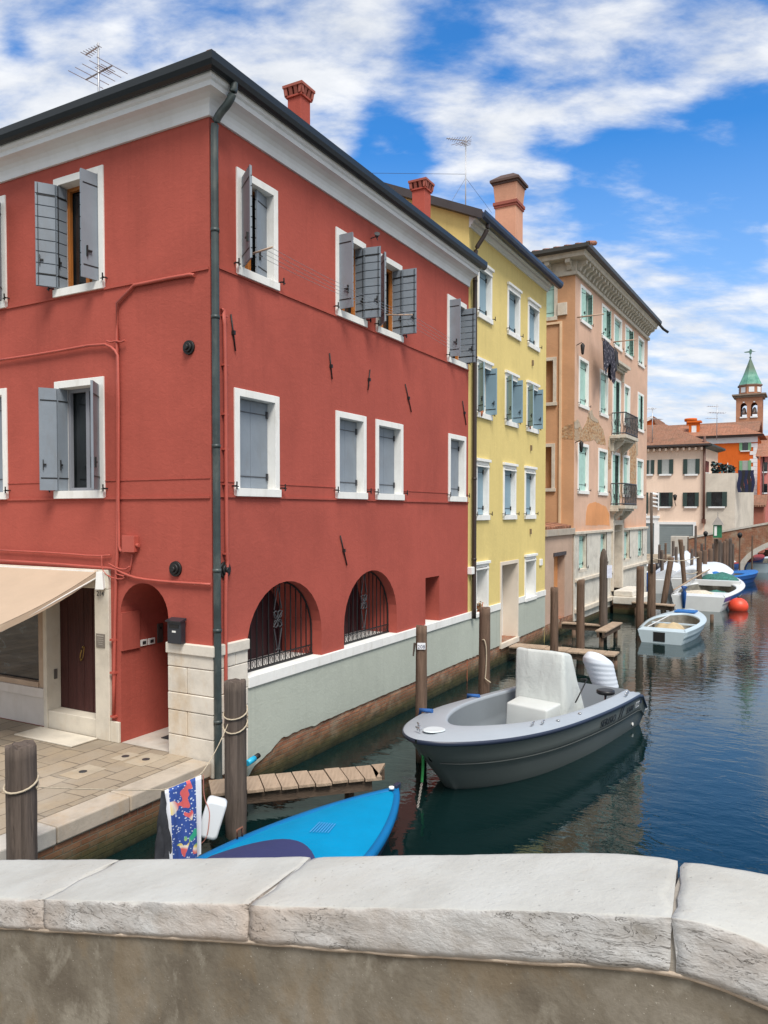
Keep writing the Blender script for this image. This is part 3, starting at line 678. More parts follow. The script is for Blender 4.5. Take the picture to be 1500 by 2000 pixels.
rf.poly([P0, P1, RB, RA]); rf.poly([P3_, P0, RA]); rf.poly([P2_, P3_, RA, RB]); rf.poly([P1, P2_, RB])
th = Vector((0, 0, -0.07)); rf.poly([P0 + th, P1 + th, P2_ + th, P3_ + th][::-1])
rfo = rf.build('roof', m_tile, red)
# edge tiles: a row of half-round covers poking over the gutter
g = MB()
def edge_tiles(A_, B_, inward, n):
    for k in range(n):
        q = A_.lerp(B_, (k + 0.5) / n); inn = inward.normalized()
        a_ = q - inn * 0.0 + UP * 0.0; b_ = q + inn * 0.45 + UP * 0.45 * RH / (S1 / 2)
        g.tube([a_, b_], 0.06, 6, 0, True)
edge_tiles(P0, P1, -N2, 46); edge_tiles(P0, V(F1.p(S1, e, 0), zr), -N1, 44)
hipd = (RA - P0)
g.tube([P0 + hipd.normalized() * 0.04 + UP * 0.035, P0 + hipd * 0.5 + UP * 0.05], 0.085, 8)
g.build('edge_tile', m_tile, rfo)
# --- downpipe at the corner
g = MB(); pc = lambda o, z: F2.p(0.055, o, z)
pts = [C0 + N2 * 0.36 + U2 * 0.10 + UP * (gz - 0.01), C0 + N2 * 0.36 + U2 * 0.10 + UP * (gz - 0.10), C0 + N2 * 0.30 + U2 * 0.08 + UP * (gz - 0.26), C0 + N2 * 0.14 + U2 * 0.03 + UP * (gz - 0.42), C0 + N2 * 0.08 + U2 * 0.02 + UP * (gz - 0.55), C0 + N2 * 0.075 + U2 * 0.02 + UP * (gz - 0.75)]
pts += [C0 + N2 * 0.075 + U2 * 0.02 + UP * z for z in (7.0, 5.0, 3.0, 1.0, 0.42)]
pts += [C0 + N2 * 0.10 + U2 * 0.0 + UP * 0.33, C0 + N2 * 0.22 - U2 * 0.02 + UP * 0.27]
pts = [Vector(p) for p in pts]
# bend smoothing
def smooth_path(P, it=2):
    for _ in range(it):
        Q = [P[0]]
        for a, b in zip(P[:-1], P[1:]): Q += [a.lerp(b, 0.25), a.lerp(b, 0.75)]
        Q.append(P[-1]); P = Q
    return P
g.tube(smooth_path(pts, 2), 0.055, 12)
for z in (8.1, 6.9, 5.1, 3.35, 2.5, 1.2): g.tube([C0 + N2 * 0.075 + U2 * 0.02 + UP * z, C0 + N2 * 0.075 + U2 * 0.02 + UP * (z + 0.05)], 0.063, 12)
g.build('downpipe', m_pipe, red)
# red gas pipe beside it on the canal side
g = MB(); tp_ = F2.t(436, 900); zt_ = F2.z(436, 606); kx = F2.z(438, 1085)
g.tube(smooth_path([F2.p(tp_ - .06, 0.035, zt_ - 0.02), F2.p(tp_, 0.05, zt_), F2.p(tp_, 0.05, kx), F2.p(tp_ + 0.03, 0.05, kx - 0.1), F2.p(tp_ - 0.03, 0.05, kx - 0.35), F2.p(tp_ - 0.03, 0.05, 0.95)], 2), 0.028, 8)
for z in (7.0, 6.3, 5.6, 5.1, 4.6, 3.6): g.box(F2, tp_ - 0.04, tp_ + 0.06, 0.0, 0.06, z - .012, z + 0.012)
g.build('gas_pipe', m_redpaint, red)
# --- stone pier at the corner, plinth, sill, brick base
pt_top = F1z(335, 1253); pl = nt0 - 0.01
pier = MB(); po = 0.03; pr = F2.t(482, 1300) - 0.01; ztop = pt_top
def lblock(mb, z0, z1, t1end, t2end, o, mi=0):
    ring(mb, -0.15, o, z0, z1, t2end, t1end, mi)
zc_ = [PZ - 0.25, PZ + 0.30, PZ + 0.66, PZ + 0.92, PZ + 1.30, PZ + 1.62, ztop - 0.16]
random.seed(3)
pieces = []
for i in range(len(zc_) - 1):
    z0, z1 = zc_[i] + 0.004, zc_[i + 1] - 0.004
    if i % 2 == 0: lblock(pier, z0, z1, pl, pr * 0.62, po + 0.004 * (i % 3)); pier.box(F2, pr * 0.62 + 0.008, pr, -0.15, po + 0.003, z0, z1)
    else:
        lblock(pier, z0, z1, pl * 0.55, pr, po + 0.003 * (i % 3)); pier.box(F1, pl * 0.55 + 0.008, pl, -0.15, po + 0.002, z0, z1)
lblock(pier, ztop - 0.156, ztop, pl + 0.012, pr + 0.01, po + 0.035)
m_pier = stone('pier_stone', (0.66, 0.61, 0.53), stain=(0.50, 0.33, 0.15), st=0.55, vs=2.2, bump=0.4, dark=0.3)
pier.build('corner_pier', m_pier, red, bevel=0.012)
sb = MB(); tt2 = [pr + 0.005, 1.9, 3.4, 5.0, 6.6, 8.0, TR - 0.01]
for a, b in zip(tt2[:-1], tt2[1:]): sb.box(F2, a + 0.002, b - 0.002, -0.86, 0.045, ZSB, ZS)
sb.build('sill_band', m_white, red, bevel=0.008)
# grey plinth with a ragged lower edge near the corner
zpb = 0.56
def ragged(t):
    k = max(0.0, 1 - (t - 0.8) / 2.6); return zpb + 0.03 * noise.noise(Vector((t * 6, 0, 0))) * (0.3 + 2 * k) + 0.10 * k * noise.noise(Vector((t * 2.1, 3, 0))) + (-0.30 * max(0, 1 - (t - pr) / 0.9))
pts = [(pr + 0.002, ZSB - 0.001)]; n = 150
low = [(pr + 0.002 + (TR - pr) * k / n, ragged(pr + (TR - pr) * k / n)) for k in range(n + 1)]
g = MB(); outline = [(pr + 0.002, ZSB - 0.001)] + low + [(TR, ZSB - 0.001)]
g.prism(F2, outline, -0.10, 0.015); g.build('plinth', m_grey, red)
g = MB(); g.box(F2, 0.0, TR, -0.5, -0.02, -1.0, 1.2)
rows = []
for i in range(9):
    z = -0.5 + i * 0.16; rows.append([F2.p(0.0 + TR * k / 120, -0.012 + 0.022 * noise.noise(Vector((k * 0.35, i * 0.9, 0))), z) for k in range(121)])
g.grid(rows, 0, False); g.build('brick_base', m_brick, red)
# --- arched canal windows: iron grilles and what is behind
def grille(t0, t1, z0, zs, zt, name='grille'):
    g = MB(); o = -0.20; nb = 13; c = (t0 + t1) / 2; r = (t1 - t0) / 2
    def ztop_(t): q = max(0, 1 - ((t - c) / r) ** 2); return zs + (zt - zs) * math.sqrt(q) if abs(t - c) < r else zs
    for k in range(nb + 1):
        t = t0 + 0.03 + (t1 - t0 - 0.06) * k / nb; g.box(fr2, t - 0.008, t + 0.008, o - 0.008, o + 0.008, z0 + 0.04, ztop_(t) - 0.01)
    g.box(fr2, t0 + .002, t1 - .002, o - 0.02, o + 0.02, z0 + 0.002, z0 + 0.035); g.box(fr2, t0 + .002, t1 - .002, o - 0.012, o + 0.012, z0 + 0.16, z0 + 0.18)
    for k in range(nb):
        tc_ = t0 + 0.03 + (t1 - t0 - 0.06) * (k + 0.5) / nb; g.tube([fr2.p(tc_ + 0.035 * math.cos(a_), o, z0 + 0.098 + 0.05 * math.sin(a_)) for a_ in [j * math.pi / 5 for j in range(11)]], 0.006, 4, 0, False)
    ar = [fr2.p(c - (r - 0.02) * math.cos(math.pi * k / 20), o, zs + (zt - zs - 0.02) * math.sin(math.pi * k / 20)) for k in range(21)]
    g.tube([fr2.p(t0 + 0.02, o, z0 + .03)] + ar + [fr2.p(t1 - 0.02, o, z0 + .03)], 0.016, 5)
    gg = g.build(name, m_iron, red)
    # scroll ornament in the middle
    s = MB(); cz = (z0 + zt) / 2 + 0.06; h = 0.50
    for sg in (1, -1):
        s.tube([fr2.p(c + sg * 0.015, o + 0.02, cz + h), fr2.p(c + sg * 0.10, o + 0.02, cz + 0.16)], 0.010, 5); s.tube([fr2.p(c + sg * 0.015, o + 0.02, cz - h), fr2.p(c + sg * 0.10, o + 0.02, cz - 0.16)], 0.010, 5)
        for v in (1, -1):
            s.tube([fr2.p(c + sg * (0.055 + 0.05 * math.cos(q)), o + 0.02, cz + v * 0.075 + 0.06 * math.sin(q)) for q in [j * math.pi / 6 for j in range(13)]], 0.009, 5, 0, False)
            s.tube([fr2.p(c + sg * (0.03 + 0.03 * math.cos(q)), o + 0.02, cz + v * (h + 0.02) + 0.03 * math.sin(q)) for q in [j * math.pi / 5 for j in range(8)]], 0.008, 4, 0, False)
    s.tube([fr2.p(c - .12, o + 0.02, cz - 0.12), fr2.p(c + .12, o + 0.02, cz + 0.12)], 0.009, 5); s.tube([fr2.p(c + .12, o + 0.02, cz - 0.12), fr2.p(c - .12, o + 0.02, cz + 0.12)], 0.009, 5)
    s.build('scroll', m_irongrey, gg)
fr2 = F2
for (aa, az, as_) in ((a1, a1z, a1s), (a2, a2z, a2s)):
    grille(aa[0], aa[1], ZS, as_, az)
    g = MB(); g.face_tess([F2.p(t, -0.84, z) for t, z in archpts(aa[0] - .01, aa[1] + .01, ZS - .01, as_, az + .01)]); 
    for k in range(7): t = aa[0] + (aa[1] - aa[0]) * (k + 0.5) / 7; g.box(F2, t - 0.006, t + 0.006, -0.84, -0.82, ZS, as_ + 0.2)
    g.build('recess_door', m_darkdoor, red)
g = MB(); g.quad(F2.p(sw[0], -0.44, sw[2]), F2.p(sw[1], -0.44, sw[2]), F2.p(sw[1], -0.44, sw[3]), F2.p(sw[0], -0.44, sw[3])); g.build('pane', m_glass, red)
g = MB(); g.box(F2, sw[0] + .01, sw[0] + 0.07, -0.42, -0.36, sw[2], sw[3] - .01); g.box(F2, sw[0] + .07, sw[1] - .01, -0.42, -0.36, sw[3] - 0.07, sw[3] - .01); g.build('sash', m_sash, red)
# --- iron wall anchors on the canal wall
anch = [((449, 614), (458, 686)), ((642, 690), (647, 741)), ((721, 722), (717, 762)), ((790, 750), (802, 805)), ((902, 783), (909, 830)), ((663, 1046), (676, 1104))]
for (p, q) in anch:
    ta, za = F2.hit(*p); tb, zb = F2.hit(*q); g = MB(); g.tube([F2.p(ta, 0.02, za), F2.p(tb, 0.02, zb)], 0.012, 6)
    tm, zm = (ta + tb) / 2, (za + zb) / 2; g.box(F2, tm - 0.02, tm + 0.02, 0.0, 0.05, zm - 0.03, zm + 0.03); g.build('wall_anchor', m_iron, red)
# --- portal and shop front on the campo side
m_portal = stone('portal_stone', (0.62, 0.57, 0.48), stain=(0.50, 0.34, 0.16), st=0.35, vs=2.0, bump=0.3, dark=0.25)
g = MB(); o1 = 0.05
g.box(F1, pt0, dt0, -0.28, o1, PZ, dz1); g.box(F1, dt1, pt1, -0.28, o1 - 0.03, PZ, dz1)
g.box(F1, pt0, sh1 + 0.15, -0.28, o1 + 0.004, dz1 + 0.002, pz1)
g.box(F1, sh1, sh1 + 0.15, -0.28, o1, PZ, dz1)
g.box(F1, dt0 + .002, dt1 - .002, -0.28, 0.0, PZ, dz0)
g.box(F1, nt1 + .01, pt0 - 0.004, -0.0, 0.045, PZ, F1z(225, 1408))
g.build('stone_portal', m_portal, red, bevel=0.01)
g = MB(); g.box(F1, dt0 - 0.05, dt1 + 0.1, 0.06, 0.55, PZ + 0.002, PZ + 0.03); g.build('door_step', m_portal, red, bevel=0.01)
g = MB(); zd = dz1; mid = (dt0 + dt1) / 2; bw = (dt1 - dt0) / 6
for k in range(6): g.box(F1, dt0 + k * bw + 0.004, dt0 + (k + 1) * bw - 0.004, -0.29, -0.25 + (0.006 if k in (2, 3) else 0), dz0 + 0.005, zd)
g.box(F1, dt0, dt1, -0.30, -0.285, dz0, zd)
dd = g.build('door', m_door, red)
g = MB(); hz_ = (dz0 + zd) / 2 - 0.08; g.tube([F1.p(mid + 0.02 + 0.03 * math.cos(q), -0.22 + 0.03 * math.sin(q), hz_ + 0.12 * math.sin(q - 1.57)) for q in [j * math.pi / 6 for j in range(13)]], 0.012, 6); g.build('handle', plain('old_brass', (0.30, 0.19, 0.06), 0.4, metal=0.8), dd)
m_shopframe = plain('brown_shop_frame', (0.42, 0.31, 0.22), 0.6, 0.15, 3, 0.15)
g = MB(); g.box(F1, sh0 + 0.002, sh0 + 0.16, -0.14, -0.02, shz0, shz1); g.box(F1, sh1 - 0.1, sh1, -0.14, -0.02, shz0, shz1); g.box(F1, sh0 + .16, sh1 - .1, -0.14, -0.02, shz1 - 0.1, shz1); g.box(F1, sh0 + 0.16, sh1 - 0.1, -0.14, 0.0, shz0, shz0 + 0.09)
sw_ = g.build('shop_window', m_shopframe, red, bevel=0.006)
g = MB(); g.quad(F1.p(sh0 + 0.1, -0.09, shz0), F1.p(sh1 - .05, -0.09, shz0), F1.p(sh1 - .05, -0.09, shz1), F1.p(sh0 + 0.1, -0.09, shz1))
gm = NT('shop_window_glass'); p_ = gm.pos(); nA = gm.noise(gm.map(p_, (1, 1, 2.6)), 2.2, 5, 0.6, 0.8); gm.base(gm.ramp(nA, [(0.46, (0.004, 0.004, 0.006)), (0.58, (0.012, 0.015, 0.018)), (0.68, (0.06, 0.08, 0.09)), (0.78, (0.02, 0.03, 0.025))])); gm.set(0.03, 0, 0.8)  # vague reflections painted into the glass colour as dark and bluish grey patches
g.build('pane', gm.m, sw_)
g = MB(); g.box(F1, sh0 + .002, sh1 - .002, -0.28, -0.03, PZ, shz0 - 0.16); g.box(F1, sh0 + .002, sh1 - .002, -0.28, 0.02, shz0 - 0.158, shz0 - 0.002); g.build('shop_base_wall', plain('white_base_wall', (0.60, 0.56, 0.52), 0.8, 0.08, 2, 0.2, dirt=(0.4, 0.33, 0.25)), red, bevel=0.006)
# --- awning
az0 = F1z(195, 1116); at0 = F1.t(197, 1120); m_awn = plain('beige_awning_cloth', (0.45, 0.345, 0.25), 0.85, 0.06, 1.5, 0.3, 8, 0.012)
aw = MB(); pw = 1.75; dr = 0.66
def awp(t, q): return F1.p(t, 0.03 + pw * q, az0 + 0.03 - dr * q - 0.05 * math.sin(q * math.pi))
rows = [[awp(at0 - 0.0 + 4.6 * j / 8, q / 10) for q in range(11)] for j in range(9)]
aw.grid(rows); rows2 = [[p - UP * 0.012 for p in r] for r in rows]; aw.grid(rows2)
awo = aw.build('awning', m_awn, red)
g = MB(); A0 = awp(at0, 1); 
rows = [[awp(at0, q / 10) - UP * 0.006, awp(at0, q / 10) - UP * (0.10)] for q in range(11)]; g.grid(rows)
rows = [[awp(at0 + 4.6 * j / 8, 1) - UP * 0.006, awp(at0 + 4.6 * j / 8, 1) - UP * 0.20] for j in range(9)]; g.grid(rows); g.build('valance', m_awn, awo)
g = MB(); g.box(F1, at0 + 0.05, at0 + 4.6, 0.055, 0.10, az0 - 0.03, az0 + 0.015); g.tube([awp(at0, 0.02) - UP * .1, awp(at0 + .02, 0.95) - UP * 0.1], 0.015, 6); g.tube([F1.p(at0 + 0.3, 0.06, az0 - 0.1), F1.p(at0 + 0.6, 0.7, az0 - 0.35), F1.p(at0 + 0.3, pw, az0 - dr - 0.06)], 0.02, 6); g.tube([awp(at0, 1) - UP * .02, awp(at0 + 4.6, 1) - UP * .02], 0.025, 8); g.build('awning_arm', m_white, awo)
# --- vents
def vent(fr, px, py, r):
    t, z = fr.hit(px, py); g = MB(); g.disc(fr.p(t, 0.0, z), fr.n, r, 0.03, 24, 0, r * 0.95); g.disc(fr.p(t, 0.03, z), fr.n, r * 0.72, 0.03, 24, 0, r * 0.62); g.disc(fr.p(t, 0.06, z), fr.n, r * 0.4, 0.03, 20, 0, r * 0.3); g.build('vent_cap', m_iron, red)
vent(F1, 370, 679, 0.105); vent(F1, 344, 1111, 0.115)
t_, z_ = F2.hit(437, 1113); vent(F2, 438, 1113, 0.12)
# --- conduits on the campo facade
def conduit(pix, r, fr=F1, out=0.035, name='conduit', mat=None, sm=1):
    P_ = []
    for (x, y) in pix: t, z = fr.hit(x, y); P_.append(fr.p(t, out, z))
    g = MB(); g.tube(smooth_path(P_, sm), r, 7); return g.build(name, mat or m_redpaint, red)
conduit([(383, 539), (372, 537), (232, 565), (233, 680), (234, 1060), (229, 1150), (225, 1400)], 0.026)
conduit([(0, 705), (100, 690), (205, 671), (228, 682), (237, 700), (236, 1062), (241, 1078), (248, 1072)], 0.022, out=0.05)
conduit([(-60, 708), (0, 705)], 0.022, out=0.05)
conduit([(0, 1074), (120, 1080), (190, 1086), (220, 1084)], 0.014, out=0.04); conduit([(0, 1094), (100, 1100), (200, 1108), (228, 1110), (250, 1122), (275, 1130), (330, 1136), (416, 1141)], 0.020, out=0.04)
conduit([(214, 667), (222, 670), (233, 667), (242, 670), (250, 666)], 0.014, out=0.06); conduit([(262, 1082), (258, 1110), (255, 1122)], 0.012, out=0.03); conduit([(204, 1085), (204, 1110), (215, 1125), (240, 1132), (252, 1126), (230, 1120)], 0.010, out=0.05); conduit([(217, 1100), (235, 1110), (250, 1112), (258, 1106)], 0.012, out=0.05)
t_, z_ = F1.hit(260, 1062); g = MB(); g.box(F1, t_ - 0.12, t_ + 0.12, 0, 0.09, z_ - 0.12, z_ + 0.12); g.box(F1, t_ - 0.125, t_ + 0.125, 0.09, 0.105, z_ - 0.125, z_ + 0.125); g.disc(F1.p(t_ - 0.12, 0.05, z_ - 0.02), -U1, 0.03, 0.05, 10); g.build('junction_box', m_redpaint, red, bevel=0.006)
for (px, py) in ((225, 1249), (225, 1313), (226, 1398)):
    t_, z_ = F1.hit(px, py); g = MB(); g.box(F1, t_ - 0.045, t_ + 0.045, 0, 0.07, z_ - 0.015, z_ + 0.015); g.build('pipe_clamp', m_redpaint, red)
# entry phone and switch plates inside the passage's side wall (wall at t = nt1, facing the canal)
FS = Fr(F1.p(nt1, 0, 0), -N1, -U1)
for (px, py, w_, h_, nm, mt) in ((280, 1255, 0.14, 0.10, 'switch_plate', m_white), (295, 1252, 0.14, 0.10, 'switch_plate', m_white), (312, 1236, 0.12, 0.31, 'entry_phone', plain('steel_plate', (0.10, 0.095, 0.09), 0.45, metal=0.4))):
    t_, z_ = FS.hit(px, py); g = MB(); g.box(FS, t_ - w_ / 2, t_ + w_ / 2, 0, 0.02, z_ - h_ / 2, z_ + h_ / 2); o = g.build(nm, mt, red, bevel=0.004)
    g = MB()
    if nm == 'switch_plate': g.box(FS, t_ - 0.035, t_ + 0.035, 0.02, 0.025, z_ - 0.025, z_ + 0.025); g.build('socket', m_irongrey, o)
    else: g.disc(FS.p(t_, 0.02, z_ + 0.08), FS.n, 0.02, 0.006, 12); g.build('speaker_hole', m_iron, o)
# white floodlight at the portal's corner
t_, z_ = F1.hit(205, 1130); g = MB(); lf = F1.sub(t_, 0.05, 20); g.hexa([lf.p(-.07, 0, z_ - .13), lf.p(.07, 0, z_ - .13), lf.p(.07, .10, z_ - .16), lf.p(-.07, .10, z_ - .16), lf.p(-.05, 0, z_ + .1), lf.p(.05, 0, z_ + .1), lf.p(.05, .1, z_ + .12), lf.p(-.05, .1, z_ + .12)]); g.tube([F1.p(t_, 0, z_), F1.p(t_, 0.06, z_)], 0.02, 8); g.build('floodlight', m_white, red, bevel=0.01)
# plaque, door bell
def text(parent, name, s, size, pos, right, up, mat, ext=0.002, align='CENTER', wx=1.0):
    cu = bpy.data.curves.new(name, 'FONT'); cu.body = s; cu.size = size; cu.extrude = ext; cu.align_x = align; cu.align_y = 'CENTER'; cu.resolution_u = 2
    tmp = bpy.data.objects.new('tmp', cu); COL.objects.link(tmp); dg = bpy.context.evaluated_depsgraph_get(); me = bpy.data.meshes.new_from_object(tmp.evaluated_get(dg))
    bpy.data.objects.remove(tmp); bpy.data.curves.remove(cu); me.name = name; me.materials.clear(); me.materials.append(mat)
    r_ = Vector(right).normalized(); u_ = Vector(up); u_ = (u_ - r_ * u_.dot(r_)).normalized(); n_ = r_.cross(u_)
    M = Matrix(((r_.x * wx, u_.x, n_.x), (r_.y * wx, u_.y, n_.y), (r_.z * wx, u_.z, n_.z))); 
    for v in me.vertices: v.co = M @ v.co
    o = bpy.data.objects.new(name, me); COL.objects.link(o); WO[o] = Vector(pos); o.parent = parent; o.location = Vector(pos) - WO[parent]; return o
t_, z_ = F1.hit(201, 1159); text(red, 'house_number', '214', 0.11, F1.p(t_, o1 + 0.003, z_), -U1, UP, m_irongrey)
t_, z_ = F1.hit(202, 1250); g = MB(); g.box(F1, t_ - 0.095, t_ + 0.095, o1, o1 + 0.012, z_ - 0.105, z_ + 0.105); pq = g.build('plaque', plain('grey_plaque', (0.20, 0.175, 0.15), 0.5), red)
g = MB()
for k, ww in enumerate((0.075, 0.06, 0.07, 0.055, 0.05)): g.box(F1, t_ - ww, t_ + ww, o1 + 0.012, o1 + 0.014, z_ + 0.07 - k * 0.032 - 0.005, z_ + 0.07 - k * 0.032 + (0.008 if k == 0 else 0.002))
g.build('plaque_lines', plain('plaque_text', (0.42, 0.39, 0.34), 0.6), pq)
t_, z_ = F1.hit(107, 1316, -0.1); FD = Fr(F1.p(dt1, 0, 0), -N1, -U1); t_, z_ = FD.hit(108, 1316); g = MB(); g.box(FD, t_ - 0.03, t_ + 0.03, 0, 0.015, z_ - 0.08, z_ + 0.08); g.build('door_bell', plain('bell_steel', (0.2, 0.19, 0.18), 0.4, metal=0.5), red)
# --- chimneys of the red house
def chimney(name, px, ybase, ytop, Y, w_, h_cap, mat, parent, fr=F2, slots=3, capmat=None):
    b = atY(px, ybase, Y); t_ = atY(px, ytop, Y); c_ = Vector((b.x, b.y, 0)); f_ = Fr(c_, fr.u, fr.n); g = MB(); hw = w_ / 2
    zt = t_.z - h_cap; g.box(f_, -hw, hw, -hw, hw, b.z - 1.2, zt); g.box(f_, -hw - 0.03, hw + 0.03, -hw - 0.03, hw + 0.03, zt, zt + 0.035)
    o = g.build('chimney', mat, parent, bevel=0.006)
    k = MB(); e_ = hw + 0.05; hh = h_cap - 0.08
    k.box(f_, -hw + 0.03, hw - 0.03, -hw + 0.03, hw - 0.03, zt + 0.035, zt + hh, 1)
    for i in range(slots + 1):
        q = -hw - 0.02 + (2 * hw + 0.04) * i / slots; s_ = 0.035
        for sg in (-1, 1):
            k.hexa([f_.p(q - s_, sg * (hw - .02), zt + .035), f_.p(q + s_, sg * (hw - .02), zt + .035), f_.p(q + s_, sg * (hw + .02), zt + .035), f_.p(q - s_, sg * (hw + .02), zt + .035),
                    f_.p(q - s_, sg * (hw - .02), zt + hh), f_.p(q + s_, sg * (hw - .02), zt + hh), f_.p(q + s_, sg * (e_ + .01), zt + hh), f_.p(q - s_, sg * (e_ + .01), zt + hh)])
            k.hexa([f_.p(sg * (hw - .02), q - s_, zt + .035), f_.p(sg * (hw - .02), q + s_, zt + .035), f_.p(sg * (hw + .02), q + s_, zt + .035), f_.p(sg * (hw + .02), q - s_, zt + .035),
                    f_.p(sg * (hw - .02), q - s_, zt + hh), f_.p(sg * (hw - .02), q + s_, zt + hh), f_.p(sg * (e_ + .01), q + s_, zt + hh), f_.p(sg * (e_ + .01), q - s_, zt + hh)])
    k.box(f_, -e_ - 0.02, e_ + 0.02, -e_ - 0.02, e_ + 0.02, zt + hh + .001, zt + hh + 0.05)
    k.hexa([f_.p(-e_, -e_, zt + hh + .05), f_.p(e_, -e_, zt + hh + .05), f_.p(e_, e_, zt + hh + .05), f_.p(-e_, e_, zt + hh + .05), f_.p(-.05, -.05, zt + h_cap + .05), f_.p(.05, -.05, zt + h_cap + .05), f_.p(.05, .05, zt + h_cap + .05), f_.p(-.05, .05, zt + h_cap + .05)])
    k.build('chimney_cap', [capmat or m_redpaint, m_iron], o); return o
m_chim = plain('chimney_terracotta', (0.30, 0.085, 0.06), 0.85, 0.15, 3, 0.3)
chimney('c', 584, 245, 170, 14.6, 0.30, 0.25, m_red, red, capmat=m_chim)
chimney('c', 823, 425, 354, 18.0, 0.32, 0.25, m_red, red, capmat=m_chim)
# ================================================================== YELLOW HOUSE
yel = thing('yellow_house', F2.p((TR + TY) / 2, -4, 0), 'yellow four storey canal house with blue grey shutters between the red house and pink palazzo', 'house')
YZ = F2.z(926, 452); SY = 8.0
zys, zysb = ZS, ZSB
WY = {'a3': (932, 960, 515, 621), 'b3': (990.5, 1015, 551, 652), 'c3': (1030.5, 1052, 583, 676),
      'a2': (930, 959, 702, 815), 'b2': (986, 1010, 727, 829), 'c2': (1028, 1050, 744, 842),
      'a1': (928, 954, 899, 1016), 'b1': (982, 1007, 908, 1015), 'c1': (1024, 1044.5, 911, 1014),
      'a0': (926.5, 953, 1102, 1206), 'c0': (1024, 1045.5, 1087, 1179)}
wy = {k: wrect(F2, *v) for k, v in WY.items()}
for r in '321':
    z0 = sum(wy[k + r][2] for k in 'abc') / 3; z1 = sum(wy[k + r][3] for k in 'abc') / 3
    for k in 'abc': wy[k + r] = (wy[k + r][0], wy[k + r][1], z0, z1)
for k in ('a0', 'c0'): wy[k] = (wy[k][0], wy[k][1], ZSB - 0.02, wy['a0'][3])
dY = (F2.t(976, 1200), F2.t(1011, 1200), max(0.59, F2.z(976, 1262)), F2.z(976, 1098))
g = MB(); T0 = TR + 0.004
hl = [rect(a + 0.02, b - 0.02, c + (0.02 if k[1] != '0' else 0.2), d - 0.02) for k, (a, b, c, d) in wy.items() if k[1] != '0']
outl = [(T0, ZS)]
for (a, b, zt) in ((wy['a0'][0] + .02, wy['a0'][1] - .02, wy['a0'][3] - .02), (dY[0] + .02, dY[1] - .02, dY[3] - .02), (wy['c0'][0] + .02, wy['c0'][1] - .02, wy['c0'][3] - .02)):
    outl += [(a, ZS), (a, zt), (b, zt), (b, ZS)]
outl += [(TY, ZS), (TY, YZ), (T0, YZ)]
g.face_tess([F2.p(t, 0, z) for t, z in outl], 0, [[F2.p(t, 0, z) for t, z in h] for h in hl])
# side wall toward the camera, rising to the ridge
FY = Fr(F2.p(T0, 0, 0), U1, N1); yp = (FY.z(725, 352) - FY.z(905, 402)) ; ta = FY.t(905, 402) - FY.t(725, 352)
pitch = abs(yp / ta); ZE = YZ + 0.28
ridge = SY / 2
g.poly([FY.p(0, 0, -0.3), FY.p(SY, 0, -0.3), FY.p(SY, 0, ZE - .02), FY.p(ridge, 0, ZE + ridge * pitch - .02), FY.p(0, 0, ZE - .02)])
FY2 = Fr(F2.p(TY, 0, 0), U1, N1)
g.poly([FY2.p(0, 0, -0.3), FY2.p(SY, 0, -0.3), FY2.p(SY, 0, ZE - .02), FY2.p(ridge, 0, ZE + ridge * pitch - .02), FY2.p(0, 0, ZE - .02)])
g.quad(F2.p(T0, -SY, 0), F2.p(TY, -SY, 0), F2.p(TY, -SY, ZE), F2.p(T0, -SY, ZE))
g.build('wall', m_yellow, yel)
g = MB(); e = 0.42
for sgn in (0, 1):
    pass
A_ = [F2.p(TR - 0.16, e, ZE - e * pitch + 0.16), F2.p(TY + 0.12, e, ZE - e * pitch + 0.16), F2.p(TY + 0.12, -ridge, ZE + ridge * pitch + 0.16), F2.p(TR - 0.16, -ridge, ZE + ridge * pitch + 0.16)]
B_ = [p - UP * 0.14 for p in A_]
g.hexa([B_[0], B_[1], B_[2], B_[3], A_[0], A_[1], A_[2], A_[3]])
A2_ = [F2.p(TR - 0.16, -SY - e, ZE - e * pitch + 0.16), F2.p(TY + 0.12, -SY - e, ZE - e * pitch + 0.16)]
g.hexa([A2_[0] - UP * .14, A2_[1] - UP * .14, B_[2], B_[3], A2_[0], A2_[1], A_[2], A_[3]])
rfy = g.build('roof', m_tile, yel)
g = MB(); Fv = Fr(F2.p(TR - 0.175, 0, 0), U1, N1)
for (ta_, tb_, za_, zb_) in ((-e, ridge, ZE - e * pitch, ZE + ridge * pitch), (ridge, SY + e, ZE + ridge * pitch, ZE - e * pitch)):
    g.hexa([Fv.p(ta_, -0.0, za_ - 0.02), Fv.p(tb_, 0, zb_ - 0.02), Fv.p(tb_, 0.015, zb_ - 0.02), Fv.p(ta_, 0.015, za_ - 0.02), Fv.p(ta_, -0.0, za_ + 0.19), Fv.p(tb_, 0, zb_ + 0.19), Fv.p(tb_, 0.015, zb_ + 0.19), Fv.p(ta_, 0.015, za_ + 0.19)])
    g.hexa([Fv.p(ta_, -0.0, za_ - 0.022), Fv.p(tb_, 0, zb_ - 0.022), Fv.p(tb_, -0.17, zb_ - 0.022), Fv.p(ta_, -0.17, za_ - 0.022), Fv.p(ta_, -0.0, za_ + 0.01), Fv.p(tb_, 0, zb_ + 0.01), Fv.p(tb_, -0.17, zb_ + 0.01), Fv.p(ta_, -0.17, za_ + 0.01)])
g.build('verge_board', m_fascia, yel)
def straight(mb, prof, ta_, tb_, fr=F2, mi=0):
    A = [fr.p(ta_, o, z) for o, z in prof]; B = [fr.p(tb_, o, z) for o, z in prof]
    for j in range(len(prof) - 1): mb.quad(A[j], B[j], B[j + 1], A[j + 1], mi)
    mb.poly(A, mi); mb.poly(B, mi)
